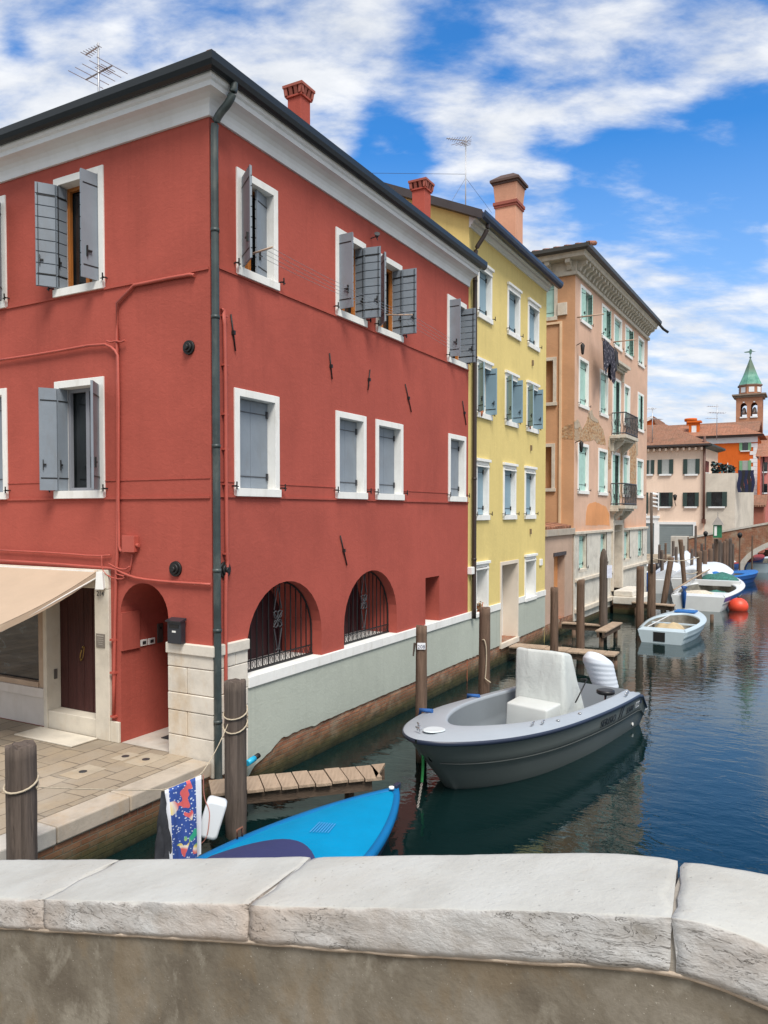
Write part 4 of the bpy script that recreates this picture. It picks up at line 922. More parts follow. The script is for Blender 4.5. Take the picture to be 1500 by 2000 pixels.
g = MB(); straight(g, [(0.0, YZ - 0.0), (0.04, YZ), (0.05, YZ + 0.06), (0.11, YZ + 0.09), (0.12, YZ + 0.15), (0.19, YZ + 0.18), (0.20, YZ + 0.25), (0.27, YZ + 0.27), (0.27, YZ + 0.31), (0.0, YZ + 0.31)], TR + 0.006, TY + 0.05); g.build('cornice', m_cornice, yel, bevel=0.003)
g = MB(); gy = ZE - e * pitch + 0.02; gp2 = [(0.29, gy + 0.0), (0.33, gy - 0.03), (0.41, gy - 0.035), (0.47, gy + 0.01), (0.50, gy + 0.07), (0.50, gy + 0.15), (0.485, gy + 0.155), (0.47, gy + 0.10), (0.29, gy + 0.10)]
straight(g, gp2, TR - 0.18, TY + 0.14); m_gutblue = plain('dark_blue_gutter', (0.025, 0.035, 0.06), 0.35, 0.15, 2, 0.05, metal=0.3); g.build('gutter', m_gutblue, yel)
# brown downpipe at the joint
tp2 = F2.t(926, 900, 0.08); g = MB(); pts = [F2.p(tp2 + 0.10, 0.38, gy), F2.p(tp2 + 0.10, 0.38, gy - 0.12), F2.p(tp2 + 0.06, 0.26, gy - 0.36), F2.p(tp2, 0.10, gy - 0.6), F2.p(tp2, 0.09, gy - 0.9), F2.p(tp2, 0.09, 6), F2.p(tp2, 0.09, ZSB + 0.0)]
g.tube(smooth_path(pts, 2), 0.055, 12)
for z in (gy - 1.4, 8.0, 5.0, 3.0): g.tube([F2.p(tp2, .09, z), F2.p(tp2, .09, z + 0.05)], 0.063, 12)
g.build('downpipe', m_brownpipe, yel)
kw = dict(fw=0.10, rec=0.13, mat=m_blueshut, sillh=0.13)
for k in ('a3', 'b3', 'c3', 'a1', 'b1', 'c1'): window(yel, F2, *wy[k], closed=True, moulding=True, **kw)
for k in ('a2', 'b2', 'c2'): window(yel, F2, *wy[k], leaves=[('L', 0.03, [(0.26, 128)]), ('R', -0.10, [(0.31, 85)])], moulding=True, boards=0, sash=m_white, curtain=True, **kw)
# ground floor: white framed blind openings and a door to the water
for k in ('a0', 'c0'): window(yel, F2, *wy[k], hooks=False, sash=m_white, glass=m_curtain, moulding=True, fw=0.10, rec=0.28, sillh=0.10)
g = MB(); a, b, z0, z1 = dY
g.box(F2, a, a + 0.09, -0.5, 0.03, z0 + .001, z1); g.box(F2, b - 0.09, b, -0.5, 0.03, z0 + .001, z1); g.box(F2, a + .09, b - .09, -0.5, 0.03, z1 - 0.10, z1); g.box(F2, a, b, -0.5, 0.06, z0 - 0.14, z0)
g.build('door_frame', plain('cream_door_frame', (0.66, 0.58, 0.48), 0.8, 0.06, 2, 0.15), yel, bevel=0.006)
g = MB(); g.box(F2, a + 0.092, b - 0.092, -0.47, -0.42, z0 + .002, z1 - .102); g.build('door', plain('white_door', (0.68, 0.68, 0.66), 0.5, 0.05, 2, 0.1), yel)
g = MB(); q = [pr + 0, 0]
for (a_, b_) in ((TR + 0.01, wy['a0'][0] - .002), (wy['a0'][1] + .002, dY[0] - 0.002), (dY[1] + 0.002, wy['c0'][0] - .002), (wy['c0'][1] + .002, TY)):
    if b_ > a_: g.box(F2, a_, b_, -0.10, 0.04, ZSB, ZS)
for (a_, b_) in ((TR + 0.01, wy['a0'][0] - .002), (wy['a0'][1] + .002, dY[0] - 0.002), (dY[1] + 0.002, wy['c0'][0] - .002), (wy['c0'][1] + .002, TY)):
    o = MB(); o.box(F2, a_, b_, -0.10, 0.04, ZSB, ZS); o.build('sill_band', m_white, yel)
def plg(t0_, t1_, zt_):
    n = 60; low = [(t0_ + (t1_ - t0_) * k / n, 0.56 + 0.03 * noise.noise(Vector((k * .5 + t0_, 7, 0))) - 0.01) for k in range(n + 1)]
    o = MB(); o.prism(F2, [(t0_, zt_)] + low + [(t1_, zt_)], -0.10, 0.013); o.build('plinth', m_grey, yel)
plg(TR + 0.004, dY[0] - 0.003, ZSB - 0.001); plg(dY[1] + 0.003, TY, ZSB - 0.001)
g = MB(); g.box(F2, TR + .004, TY, -0.5, -0.02, -1.0, 0.60); rows = []
for i in range(8):
    z = -0.5 + i * 0.155; rows.append([F2.p(TR + 0.004 + (TY - TR) * k / 90, -0.012 + 0.024 * noise.noise(Vector((k * 0.35, i * 0.9, 20))), z) for k in range(91)])
g.grid(rows, 0, False); g.build('brick_base', m_brick, yel)
for (x, y) in ((1039, 709), (1036, 875), (1035, 1038)):
    t_, z_ = F2.hit(x, y); g = MB(); g.box(F2, t_ - 0.03, t_ + 0.03, 0, 0.05, z_ - 0.08, z_ + 0.08); g.build('wall_anchor', plain('rusty_iron%d' % y, (0.2, 0.14, 0.08), 0.8), yel)
t_, z_ = F2.hit(1055, 1098); g = MB(); g.box(F2, t_ - 0.12, t_ + 0.12, 0, 0.05, z_ - 0.1, z_ + 0.1); g.build('meter_box', m_white, yel, bevel=0.01)
t_, z_ = F2.hit(917, 1114); g = MB(); g.box(F2, t_ - 0.14, t_ + 0.14, 0.0, 0.12, z_ - 0.09, z_ + 0.09); g.build('junction_box', m_white, yel, bevel=0.01)
# flower pots on the sills
def pot(px, py, fr, out, lab, leafc, flw, r=0.10, outz=None):
    t_, z_ = fr.hit(px, py, out); b = thing('flower_pot', fr.p(t_, out, z_), lab, 'flower pot', 'flower pots on the yellow house sills')
    g = MB(); g.tube([fr.p(t_, out, z_), fr.p(t_, out, z_ + 0.13)], 0.07, 10, 0, True, [0.055, 0.08]); g.build('pot', plain('terracotta_pot', (0.40, 0.13, 0.06), 0.8), b)
    g = MB(); random.seed(int(px))
    for k in range(150):
        v = Vector((random.gauss(0, .4), random.gauss(0, .4), random.gauss(0, .4))) * r * 1.3; c = fr.p(t_, out, z_ + 0.13 + r * 0.8) + v; a = Vector((random.uniform(-1, 1), random.uniform(-1, 1), random.uniform(-1, 1))).normalized() * 0.03; b_ = a.cross(Vector((random.uniform(-1, 1), 1, random.uniform(-1, 1)))).normalized() * 0.02
        g.poly([c - a, c + b_, c + a, c - b_], 1 if random.random() < 0.3 else 0)
    g.build('flowers', [plain('pot_leaf', leafc, 0.6), plain('pot_flower_%d' % px, flw, 0.6)], b)
pot(938, 813, F2, 0.02, 'pot of yellow flowers on the sill beside the brown downpipe', (0.10, 0.12, 0.03), (0.7, 0.42, 0.03))
pot(1033, 838, F2, 0.02, 'pot of pale yellow flowers on the sill farthest from the downpipe', (0.10, 0.14, 0.04), (0.65, 0.55, 0.12), 0.08)
pot(935, 1203, F2, -0.08, 'terracotta pot on the ground floor sill of the yellow house', (0.18, 0.10, 0.03), (0.5, 0.14, 0.05), 0.11)
# big terracotta chimney rising behind the eave
cb = atY(994, 470, 24.0); ct = atY(994, 358, 24.0); f_ = Fr((cb.x, cb.y), U2, N2); hw = 0.33; zt = ct.z - 0.02; z0 = cb.z - 1.5
m_bigch = stucco('pale_terracotta_chimney', (0.62, 0.33, 0.22), 0.2)
g = MB(); zm = cb.z + 1.05; g.box(f_, -hw, hw, -hw, hw, z0, zm)
g.hexa([f_.p(-hw, -hw, zm), f_.p(hw, -hw, zm), f_.p(hw, hw, zm), f_.p(-hw, hw, zm), f_.p(-hw - .05, -hw - .05, zt - .12), f_.p(hw + .05, -hw - .05, zt - .12), f_.p(hw + .05, hw + .05, zt - .12), f_.p(-hw - .05, hw + .05, zt - .12)])
bc = g.build('chimney', m_bigch, yel, bevel=0.01)
g = MB(); g.box(f_, -hw - .03, hw + .03, -hw - .03, hw + .03, zm - 0.13, zm - 0.06); g.box(f_, -hw - .055, hw + .055, -hw - .055, hw + .055, zm - 0.06, zm + 0.03); g.build('chimney_band', m_chim, bc)
g = MB(); g.box(f_, -hw - .08, hw + .08, -hw - .08, hw + .08, zt - .12, zt - .05); q = hw + 0.13; g.box(f_, -q, q, -q, q, zt - .05, zt + 0.02); g.hexa([f_.p(-q, -q, zt + .02), f_.p(q, -q, zt + .02), f_.p(q, q, zt + .02), f_.p(-q, q, zt + .02), f_.p(-.2, -.2, zt + .22), f_.p(.2, -.2, zt + .22), f_.p(.2, .2, zt + .22), f_.p(-.2, .2, zt + .22)]); g.build('chimney_cap', plain('dark_chimney_cap', (0.09, 0.055, 0.045), 0.8), bc)

# ================================================================== LOW WALL with orange door between the houses
low = thing('canal_side_wall', F2.p((TY + 19) / 2, -1, 0), 'faded pink rendered wall with tiled coping and an orange door, beside the yellow house', 'wall')
tC = (C3 - F2.o).dot(U2)
lz = F2.z(1090, 1046); d0, d1_ = F2.t(1083, 1100), F2.t(1104, 1100); dz = F2.z(1083, 1087); lb = 0.55
g = MB(); g.face_tess([F2.p(t, -0.02, z) for t, z in [(TY + .003, lb), (d0, lb), (d0, dz), (d1_, dz), (d1_, lb), (tC - 0.01, lb), (tC - .01, lz), (TY + .003, lz)]])
for (p, q) in (((d0, lb), (d0, dz)), ((d0, dz), (d1_, dz)), ((d1_, dz), (d1_, lb))): g.quad(F2.p(p[0], -0.02, p[1]), F2.p(q[0], -0.02, q[1]), F2.p(q[0], -0.3, q[1]), F2.p(p[0], -0.3, p[1]))
g.quad(F2.p(TY + .003, -0.4, lb), F2.p(tC, -0.4, lb), F2.p(tC, -0.4, lz), F2.p(TY + .003, -0.4, lz)); g.quad(F2.p(TY + .003, -0.4, lz), F2.p(tC, -0.4, lz), F2.p(tC, -0.02, lz), F2.p(TY + .003, -0.02, lz))
g.build('wall', m_peachwall, low)
g = MB(); g.box(F2, TY + .003, tC - .01, -0.5, 0.07, lz + .002, lz + 0.22); g.build('coping', stone('grey_coping', (0.40, 0.35, 0.29), vs=4), low, bevel=0.01)
g = MB(); g.box(F2, TY + .003, tC - .4, -0.5, -0.05, lz + .222, lz + 0.25)
for k in range(16): t = TY + 0.08 + k * (tC - .4 - TY) / 16; g.tube([F2.p(t, 0.03, lz + 0.25), F2.p(t, -0.55, lz + 0.36)], 0.08, 6)
g.build('coping_tiles', m_tilered, low)
g = MB(); g.box(F2, d0 - 0.08, d1_ + .08, -0.02, 0.02, dz, dz + 0.12); g.build('lintel', m_fascia, low)
g = MB(); g.box(F2, d0, d1_, -0.30, -0.27, lb, dz); g.build('door', plain('orange_door', (0.58, 0.25, 0.09), 0.7, 0.15, 1.5, 0.2), low)
g = MB(); g.box(F2, TY + .004, tC + 0.2, -0.5, -0.03, -1.0, lb + .02); rows = []
for i in range(8):
    z = -0.5 + i * 0.15; rows.append([F2.p(TY + 0.004 + (tC - TY) * k / 50, -0.02 + 0.05 * noise.noise(Vector((k * 0.5, i * 0.9, 40))), z) for k in range(51)])
g.grid(rows, 0, False); g.build('brick_base', m_brick, low)

# ================================================================== PINK PALAZZO
pal = thing('palazzo', F3.p(TP / 2, -4, 0), 'tall faded pink four storey palazzo with teal shutters, bracketed cornice and patches of bare brick', 'building')
PZT = F3.z(1124, 536); SP = 11.0
WP = {'a4': (1133, 1154, 553, 628), 'b4': (1175, 1190, 588, 664), 'c4': (1198.6, 1214, 612, 678), 'd4': (1220.5, 1234, 633, 693), 'e4': (1246, 1257.5, 658, 710),
      'a3': (1130, 1149, 694, 797), 'b3': (1171, 1187, 721, 810), 'c3': (1196, 1212, 735, 822), 'd3': (1218.5, 1230, 750, 822), 'e3': (1245, 1256.6, 764, 841),
      'a2': (1128, 1149, 864, 964), 'b2': (1168, 1186, 873, 970), 'c2': (1194, 1210, 883, 980), 'd2': (1216, 1229, 889, 968), 'e2': (1243, 1256, 894, 972),
      'a1': (1128, 1144, 1042, 1120), 'b1': (1170, 1183, 1038, 1112), 'd1': (1217, 1228, 1034, 1098), 'e1': (1244, 1253, 1032, 1088)}
wp = {k: wrect(F3, *v) for k, v in WP.items()}
for r in '432':
    ks = [k for k in wp if k[1] == r and not (k[0] == 'c' and r != '4') and not (k == 'd3')]
    z0 = sum(wp[k][2] for k in ks) / len(ks); z1 = sum(wp[k][3] for k in ks) / len(ks)
    for k in [k for k in wp if k[1] == r]: wp[k] = (wp[k][0], wp[k][1], z0 if not (k[0] == 'c' and r != '4') else z0 - 0.75, z1)
ks = [k for k in wp if k[1] == '1']; z0 = sum(wp[k][2] for k in ks) / 4; z1 = sum(wp[k][3] for k in ks) / 4
for k in ks: wp[k] = (wp[k][0], wp[k][1], z0, z1)
zst = F3.z(1121, 1044); zl1 = wp['a1'][2] - 0.02
dp = (F3.t(1194, 1090), F3.t(1210, 1090), 0.95, F3.z(1194, 1026))
g = MB(); hl = [rect(a + .02, b - .02, c + .02, d - .02) for k, (a, b, c, d) in wp.items() if k[1] != '1']
o_ = [(0, zst), (dp[0], zst), (dp[0], dp[3]), (dp[1], dp[3]), (dp[1], zst), (TP, zst), (TP, PZT), (0, PZT)] if dp[3] > zst else [(0, zst), (TP, zst), (TP, PZT), (0, PZT)]
g.face_tess([F3.p(t, 0, z) for t, z in o_], 0, [[F3.p(t, 0, z) for t, z in h] for h in hl])
FE = Fr(F3.p(TP, 0, 0), F3S.u, U3); g.quad(FE.p(0, 0, -.5), FE.p(SP, 0, -.5), FE.p(SP, 0, PZT), FE.p(0, 0, PZT)); g.quad(F3.p(0, -SP, 0), F3.p(TP, -SP, 0), F3.p(TP, -SP, PZT), F3.p(0, -SP, PZT))
g.build('wall', m_peach, pal)
# side wall facing the camera (ochre), with blind niches
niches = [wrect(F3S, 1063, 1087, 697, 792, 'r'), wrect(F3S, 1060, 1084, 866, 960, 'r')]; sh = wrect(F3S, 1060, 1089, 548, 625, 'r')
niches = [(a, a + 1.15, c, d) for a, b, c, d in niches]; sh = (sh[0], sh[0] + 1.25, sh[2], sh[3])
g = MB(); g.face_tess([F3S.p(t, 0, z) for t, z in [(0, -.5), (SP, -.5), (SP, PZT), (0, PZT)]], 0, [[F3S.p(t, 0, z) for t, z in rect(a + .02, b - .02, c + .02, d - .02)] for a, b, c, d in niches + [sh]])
for a, b, c, d in niches:
    h = rect(a + .02, b - .02, c + .02, d - .02)
    for k in range(4): p, q = h[k], h[(k + 1) % 4]; g.quad(F3S.p(p[0], 0, p[1]), F3S.p(q[0], 0, q[1]), F3S.p(q[0], -.3, q[1]), F3S.p(p[0], -.3, p[1]))
    g.quad(*[F3S.p(p[0], -0.29, p[1]) for p in h])
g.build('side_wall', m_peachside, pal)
m_pstone = stone('palazzo_trim_stone', (0.60, 0.54, 0.45), st=0.35, vs=3)
for a, b, c, d in niches:
    f = MB(); f.box(F3S, a, a + .12, -.1, .04, c + .12, d); f.box(F3S, b - .12, b, -.1, .04, c + .12, d); f.box(F3S, a + .12, b - .12, -.1, .04, d - .12, d); f.box(F3S, a - .03, b + .03, -.1, .08, c, c + .12); f.build('niche_frame', m_pstone, pal, bevel=0.006)
window(pal, F3S, *sh, closed=True, fw=0.12, rec=0.08, mat=m_teal, frame_mat=m_pstone, hooks=False)
tv = F3S.t(1095, 800); g = MB(); g.box(F3S, tv - 0.04, tv + 0.04, 0, 0.06, lz + .3, F3S.z(1095, 628)); g.box(F3S, tv + .04, tv + 1.6, 0, 0.06, F3S.z(1095, 628) - .08, F3S.z(1095, 628)); g.build('vent_strip', plain('pale_strip', (0.70, 0.50, 0.32), 0.8), pal)
t_, z_ = F3S.hit(1099, 604); g = MB(); g.box(F3S, t_ - .17, t_ + .17, 0, .08, z_ - .22, z_ + .22); g.build('meter_box', m_pstone, pal, bevel=0.01)
# roof and bracketed cornice
def sweep3(mb, prof, mi=0):
    rows = []
    for kind in 'acb':
        r = []
        for (o, z) in prof:
            p = {'a': F3S.p(SP, o, 0), 'c': C3 + F3S.n * o + N3 * o, 'b': F3.p(TP + 0.0, o, 0)}[kind]; r.append(Vector((p.x, p.y, z)))
        rows.append(r)
    for i in range(2):
        for j in range(len(prof) - 1): mb.quad(rows[i][j], rows[i + 1][j], rows[i + 1][j + 1], rows[i][j + 1], mi)
    mb.poly(rows[2], mi); mb.poly(rows[0], mi)
Cz = PZT; g = MB(); sweep3(g, [(0, Cz - .02), (0.10, Cz - .02), (0.11, Cz + .10), (0.04, Cz + .12), (0.04, Cz + 0.48), (0.42, Cz + .50), (0.44, Cz + .60), (0.50, Cz + .66), (0.0, Cz + .66)])
m_corn3 = stone('grey_cornice_stone', (0.52, 0.48, 0.40), stain=(0.3, 0.26, 0.2), st=0.5, vs=5)
g.build('cornice', m_corn3, pal)
for (fr, L_, st) in ((F3, TP, 0.42), (F3S, SP, 0.75)):
    k = 0; t = 0.10
    while t < L_ - 0.1:
        if fr is F3 or t < 4:
            b = MB(); b.prism(Fr(fr.p(t, 0, 0), fr.n, fr.u), [(0.0, Cz + .14), (0.12, Cz + .16), (0.2, Cz + .30), (0.36, Cz + .36), (0.37, Cz + .495), (0.0, Cz + .495)], 0, 0.17); b.build('bracket', m_corn3, pal)
        t += st
g = MB(); sweep3(g, [(0.48, Cz + .67), (0.56, Cz + .66), (0.64, Cz + .72), (0.66, Cz + .84), (0.64, Cz + .84), (0.60, Cz + .76), (0.40, Cz + .76)]); g.build('gutter', plain('dark_grey_gutter', (0.06, 0.06, 0.055), 0.5), pal)
e3 = 0.6; z3 = Cz + 0.78; r1 = C3 + N3 * e3 + F3S.n * e3; r2 = F3.p(TP + .0, e3, 0); r3 = F3.p(TP + .0, -SP, 0); r4 = F3.p(-e3, -SP, 0); ra = F3.p(5, -SP / 2, 0); rb_ = F3.p(TP - 5 + 2, -SP / 2, 0)
g = MB(); V3 = lambda p, z: Vector((p.x, p.y, z)); rh3 = 1.9
g.poly([V3(r1, z3), V3(r2, z3), V3(rb_, z3 + rh3), V3(ra, z3 + rh3)]); g.poly([V3(r4, z3), V3(r1, z3), V3(ra, z3 + rh3)]); g.poly([V3(r2, z3), V3(r3, z3), V3(rb_, z3 + rh3)]); g.poly([V3(r3, z3), V3(r4, z3), V3(ra, z3 + rh3), V3(rb_, z3 + rh3)])
for k in range(30):
    a_ = V3(r1, z3 + .03).lerp(V3(r4, z3 + .03), k / 30); g.tube([a_ - UP * .0, a_ + U3 * 0.9 + UP * 0.27], 0.09, 6)
g.build('roof', m_tilered, pal)
# teal windows
def pwin(k, style):
    a, b, c, d = wp[k]; kk = dict(fw=0.11, rec=0.10, mat=m_teal, frame_mat=m_white if k[1] != '1' else m_pstone, sash=m_teal)
    if style == 'c': window(pal, F3, a, b, c, d, closed=True, **kk)
    elif style == 'o': window(pal, F3, a, b, c, d, leaves=[('L', -0.05, [(0.42, 14)]), ('R', -0.05, [(0.20, 60)])], glass=m_greenshut, **kk)
    elif style == 'h': window(pal, F3, a, b, c, d, leaves=[('L', -0.05, [(0.36, 12)]), ('R', -0.05, [(0.3, 20)])], **kk)
for k in wp: pwin(k, 'o' if k in ('a4', 'b4', 'd4') else 'h' if k in ('c3', 'c2', 'e3', 'e1') else 'c')
# pediments over the balcony doors and water door, balconies
def lint(t0_, t1_, z, h=0.30):
    g = MB(); g.box(F3, t0_, t1_, 0, 0.14, z, z + h * .3); g.box(F3, t0_ - .06, t1_ + .06, 0, 0.22, z + h * .3 + .001, z + h * .6); g.box(F3, t0_ - .14, t1_ + .14, 0, 0.34, z + h * .6 + .002, z + h)
    for t in (t0_ + .04, t1_ - .16): g.box(F3, t, t + .12, 0, 0.12, z - .35, z - .001)
    g.build('lintel', m_corn3, pal, bevel=0.004)
lint(wp['c3'][0] - .2, wp['c3'][1] + .2, wp['c3'][3] + 0.30); lint(wp['c2'][0] - .2, wp['c2'][1] + .9, wp['c2'][3] + 0.35, .26); lint(dp[0] - .2, dp[1] + .2, dp[3] + 0.40)
def balcony(t0_, t1_, z):
    g = MB(); g.box(F3, t0_, t1_, 0, 0.62, z - 0.14, z); g.box(F3, t0_ + .1, t1_ - .1, 0, 0.5, z - .24, z - .141)
    for t in (t0_ + .25, t1_ - .45): g.prism(Fr(F3.p(t, 0, 0), F3.n, F3.u), [(0, z - .8), (0.15, z - .6), (0.45, z - .3), (0.45, z - .241), (0, z - .241)], 0, .2)
    o = g.build('balcony', m_corn3, pal, bevel=0.006); g = MB(); H = 0.9
    def rail(p, q):
        for zz_ in (z + 0.06, z + H): g.tube([p + UP * zz_, q + UP * zz_], 0.025, 5)
        n = max(2, int((q - p).length / 0.11))
        for k in range(n + 1): b_ = p.lerp(q, k / n); g.tube([b_ + UP * (z + 0.001), b_ + UP * (z + 0.3) + (q - p).normalized() * 0.03, b_ + UP * (z + .6) - (q - p).normalized() * .03, b_ + UP * (z + H)], 0.011, 4)
    a_, b_, c_, d_ = F3.p(t0_ + .03, 0.02, 0), F3.p(t0_ + .03, .58, 0), F3.p(t1_ - .03, .58, 0), F3.p(t1_ - .03, .02, 0)
    rail(a_, b_); rail(b_, c_); rail(c_, d_); g.build('railing', m_irongrey, o)
zb3 = F3.z(1196, 838, .6); zb2 = F3.z(1195, 986, .6)
balcony(wp['c3'][0] - .15, wp['d3'][0] + .1, zb3); balcony(wp['c2'][0] - .15, wp['d2'][0] + 0.1, zb2)
# exposed brick patches (plaster fallen away)
def blobpatch(fr, pix, mat, name='bare_brick', out=0.006, seed=1, jit=0.05):
    P_ = [fr.hit(x, y) for x, y in pix]; Q = []
    for i in range(len(P_)):
        a, b = Vector(P_[i]), Vector(P_[(i + 1) % len(P_)]); n = max(1, int((b - a).length / 0.12))
        for k in range(n): c = a.lerp(b, k / n); Q.append((c.x + jit * noise.noise(Vector((c.x * 4, c.y * 4, seed))), c.y + jit * noise.noise(Vector((c.x * 4, c.y * 4, seed + 9)))))
    g = MB(); g.face_tess([fr.p(t, out, z) for t, z in Q])
    n = len(Q)
    for k in range(n): g.quad(fr.p(Q[k][0], out, Q[k][1]), fr.p(Q[(k + 1) % n][0], out, Q[(k + 1) % n][1]), fr.p(Q[(k + 1) % n][0], 0, Q[(k + 1) % n][1]), fr.p(Q[k][0], 0, Q[k][1]))
    g.build(name, mat, pal)
m_mortar = stone('bare_mortar', (0.44, 0.36, 0.27), vs=6)
bt_ = NT('bare_palazzo_brick'); p_ = bt_.pos(); v1 = bt_.noise(bt_.map(p_, (1, 1, 2.2)), 5.5, 5, .6); v2 = bt_.noise(p_, 2.2, 4, .6, .5); v3 = bt_.noise(p_, 14, 3, .6)
bc_ = bt_.ramp(v1, [(.35, (.26, .17, .10)), (.48, (.44, .24, .12)), (.56, (.50, .36, .22)), (.68, (.33, .27, .20))]); bc_ = bt_.mix(bt_.rng(v2, .5, .65, 0, .6), bc_, (.40, .33, .25)); bc_ = bt_.mix(bt_.rng(v3, .6, .7, 0, .7), bc_, (.14, .09, .06)); bt_.base(bc_); bt_.set(.95, 0, .2); bt_.bump(v3, .8, .03); m_brickdry = bt_.m
blobpatch(F3, [(1121.5, 822), (1127, 818), (1132, 824), (1137, 838), (1142, 830), (1145, 825), (1150, 803), (1156, 801), (1160, 815), (1168, 820), (1171, 829), (1178, 840), (1182, 860), (1183, 869), (1168, 868), (1160, 858), (1150, 862), (1126, 862), (1121.5, 858)], m_brickdry)
blobpatch(F3, [(1150, 806), (1152, 803), (1156, 801), (1158, 812), (1166, 819), (1168, 826), (1160, 824), (1153, 818)], m_mortar, out=0.014)
blobpatch(F3, [(1121.5, 824), (1127, 819), (1131, 824), (1133, 834), (1126, 838), (1121.5, 838)], m_mortar, out=0.014, seed=4)
blobpatch(F3S, [(1119, 826), (1108, 829), (1099, 836), (1095, 850), (1098, 856), (1119, 858)], m_brickdry, seed=3)
blobpatch(F3, [(1187, 900), (1188, 862), (1190, 852), (1193, 862), (1193.5, 915), (1188, 918)], m_brickdry, seed=5)
blobpatch(F3, [(1230, 964), (1229, 880), (1232, 860), (1236, 855), (1241, 862), (1243, 885), (1243, 894), (1242, 968), (1235, 975)], m_brickdry, seed=6)
blobpatch(F3, [(1210, 900), (1210, 868), (1213, 855), (1217, 862), (1218, 880), (1216, 884), (1212, 886)], m_mortar, seed=15)
blobpatch(F3, [(1226, 880), (1229, 860), (1234, 850), (1240, 853), (1245, 866), (1246, 888), (1243, 888), (1241, 866), (1236, 858), (1231, 864)], m_mortar, out=.012, seed=16)
blobpatch(F3, [(1188, 872), (1189, 858), (1193, 850), (1195, 856), (1193.5, 866), (1192, 880)], m_mortar, out=.012, seed=17)
blobpatch(F3, [(1144, 1026), (1145, 1000), (1149, 985), (1160, 980), (1172, 984), (1183, 990), (1190, 1004), (1190, 1026)], stucco('orange_render_patch', (0.66, 0.30, 0.13), .15), name='repair_patch', out=.004, seed=8)
blobpatch(F3, [(1211, 972), (1211, 885), (1215, 884), (1215.6, 972)], m_brickdry, seed=7)
# stone ground floor
sf = MB(); ho = [rect(a + .02, b - .02, c + .02, d - .02) for k, (a, b, c, d) in wp.items() if k[1] == '1']
zbs = 0.28; o_ = [(0.0, zbs), (dp[0], zbs), (dp[0], min(dp[3], zst - .01)), (dp[1], min(dp[3], zst - .01)), (dp[1], zbs), (TP, zbs), (TP, zst), (0.0, zst)]
sf.face_tess([F3.p(t, 0.05, z) for t, z in o_], 0, [[F3.p(t, 0.05, z) for t, z in h] for h in ho]); sf.quad(F3.p(0, .05, zbs), F3.p(0, -.02, zbs), F3.p(0, -.02, zst), F3.p(0, .05, zst))
sf.build('stone_base', m_facade_stone, pal)
g = MB(); g.box(F3, -0.03, dp[0] - .2, 0.0, 0.12, zst, zst + 0.10); g.box(F3, dp[1] + .2, TP, 0.0, 0.12, zst, zst + 0.10); g.build('string_course', m_pstone, pal, bevel=.01)
zl = F3.z(1121, 1131); g = MB(); g.box(F3, -0.0, dp[0] - .2, .05, 0.14, zl - .12, zl); g.build('ledge', m_pstone, pal, bevel=.01)
g = MB(); g.box(F3, dp[1] + .2, TP, .05, 0.14, zl - .12, zl); g.build('ledge', m_pstone, pal, bevel=.01)
zl = F3.z(1140, 1182); g = MB(); g.box(F3, 0.0, dp[0] - .2, .05, 0.18, zl - .16, zl); g.build('ledge', m_pstone, pal, bevel=.01)
g = MB(); g.box(F3, dp[0] - .2, dp[0], -0.3, 0.12, .9, dp[3] + .2); g.box(F3, dp[1], dp[1] + .2, -0.3, 0.12, .9, dp[3] + .2); g.box(F3, dp[0], dp[1], -0.3, 0.12, dp[3], dp[3] + .2); g.build('door_frame', m_pstone, pal, bevel=.01)
g = MB(); g.box(F3, dp[0], dp[1], -0.28, -0.22, .9, dp[3]); g.build('door', plain('grey_water_door', (0.33, 0.28, 0.23), 0.7, 0.15, 2, 0.2), pal)
g = MB(); g.box(F3, 0, TP, -0.5, 0.03, -1.0, zbs); g.build('footing', m_brick, pal)
# white stone water steps at its door
m_steps = stone('water_step_stone', (0.66, 0.62, 0.55), st=.3, vs=2.5)
sc_ = F3.t(1205, 1180, .8); ws = thing('water_steps', F3.p(dp[0] + .5, .8, 0), 'white stone landing steps at the palazzo water door', 'steps')
ta_, tb_ = dp[0] - 0.5, dp[1] + 0.7
g = MB(); g.box(F3, ta_, tb_, 0.19, 1.35, 0.42, 0.72); g.build('landing', m_steps, ws, bevel=.03)
g = MB(); g.box(F3, ta_ + .15, tb_ - .1, 0.19, .95, 0.722, 0.95); g.build('step', m_steps, ws, bevel=.03)
g = MB(); g.box(F3, ta_ + .1, tb_ - .1, 0.19, 1.2, -1, 0.415); g.build('foundation', m_quaybrick, ws)
# ================================================================== FAR END OF THE CANAL
def simple_window(parent, fr, t0, t1, z0, z1, shut, glass=None, sw_=0.0, frame=None, name='window'):
    """small far window: pane with two leaves folded flat on the wall and a sill"""
    o = MB(); o.box(fr, t0, t1, -0.02, 0.03, z0, z1); wo = o.build(name, glass or m_curtain, parent)
    for a, b in ((t0 - sw_, t0 - 0.01), (t1 + 0.01, t1 + sw_)):
        if sw_: g = MB(); g.box(fr, a, b, 0.0, 0.08, z0, z1); g.build('shutter', shut, wo)
    g = MB(); g.box(fr, t0 - sw_ * .6, t1 + sw_ * .6, 0, 0.14, z0 - 0.14, z0 - 0.01); g.build('sill', frame or m_cornice, wo)
    return wo
Yc = 60.0
cc = atY(1375, 1000, Yc); dA = -N2; uB = Vector((ray(1736, 1000).x, 1, 0)).normalized()
FA = Fr(cc, dA, -U2); FB_ = Fr(cc, N2, -U2)
FAs = Fr(cc, uB, Vector((uB.y, -uB.x, 0)))
cream = thing('cream_house', FA.p(3, -3, .8), 'cream canal house with dark green shutters, brown corner pipe, grey garage door and roof terrace', 'house')
zt = FA.z(1375, 873); zter = FA.z(1376, 925); LA = 8.0; tB = FB_.t(1436, 960)
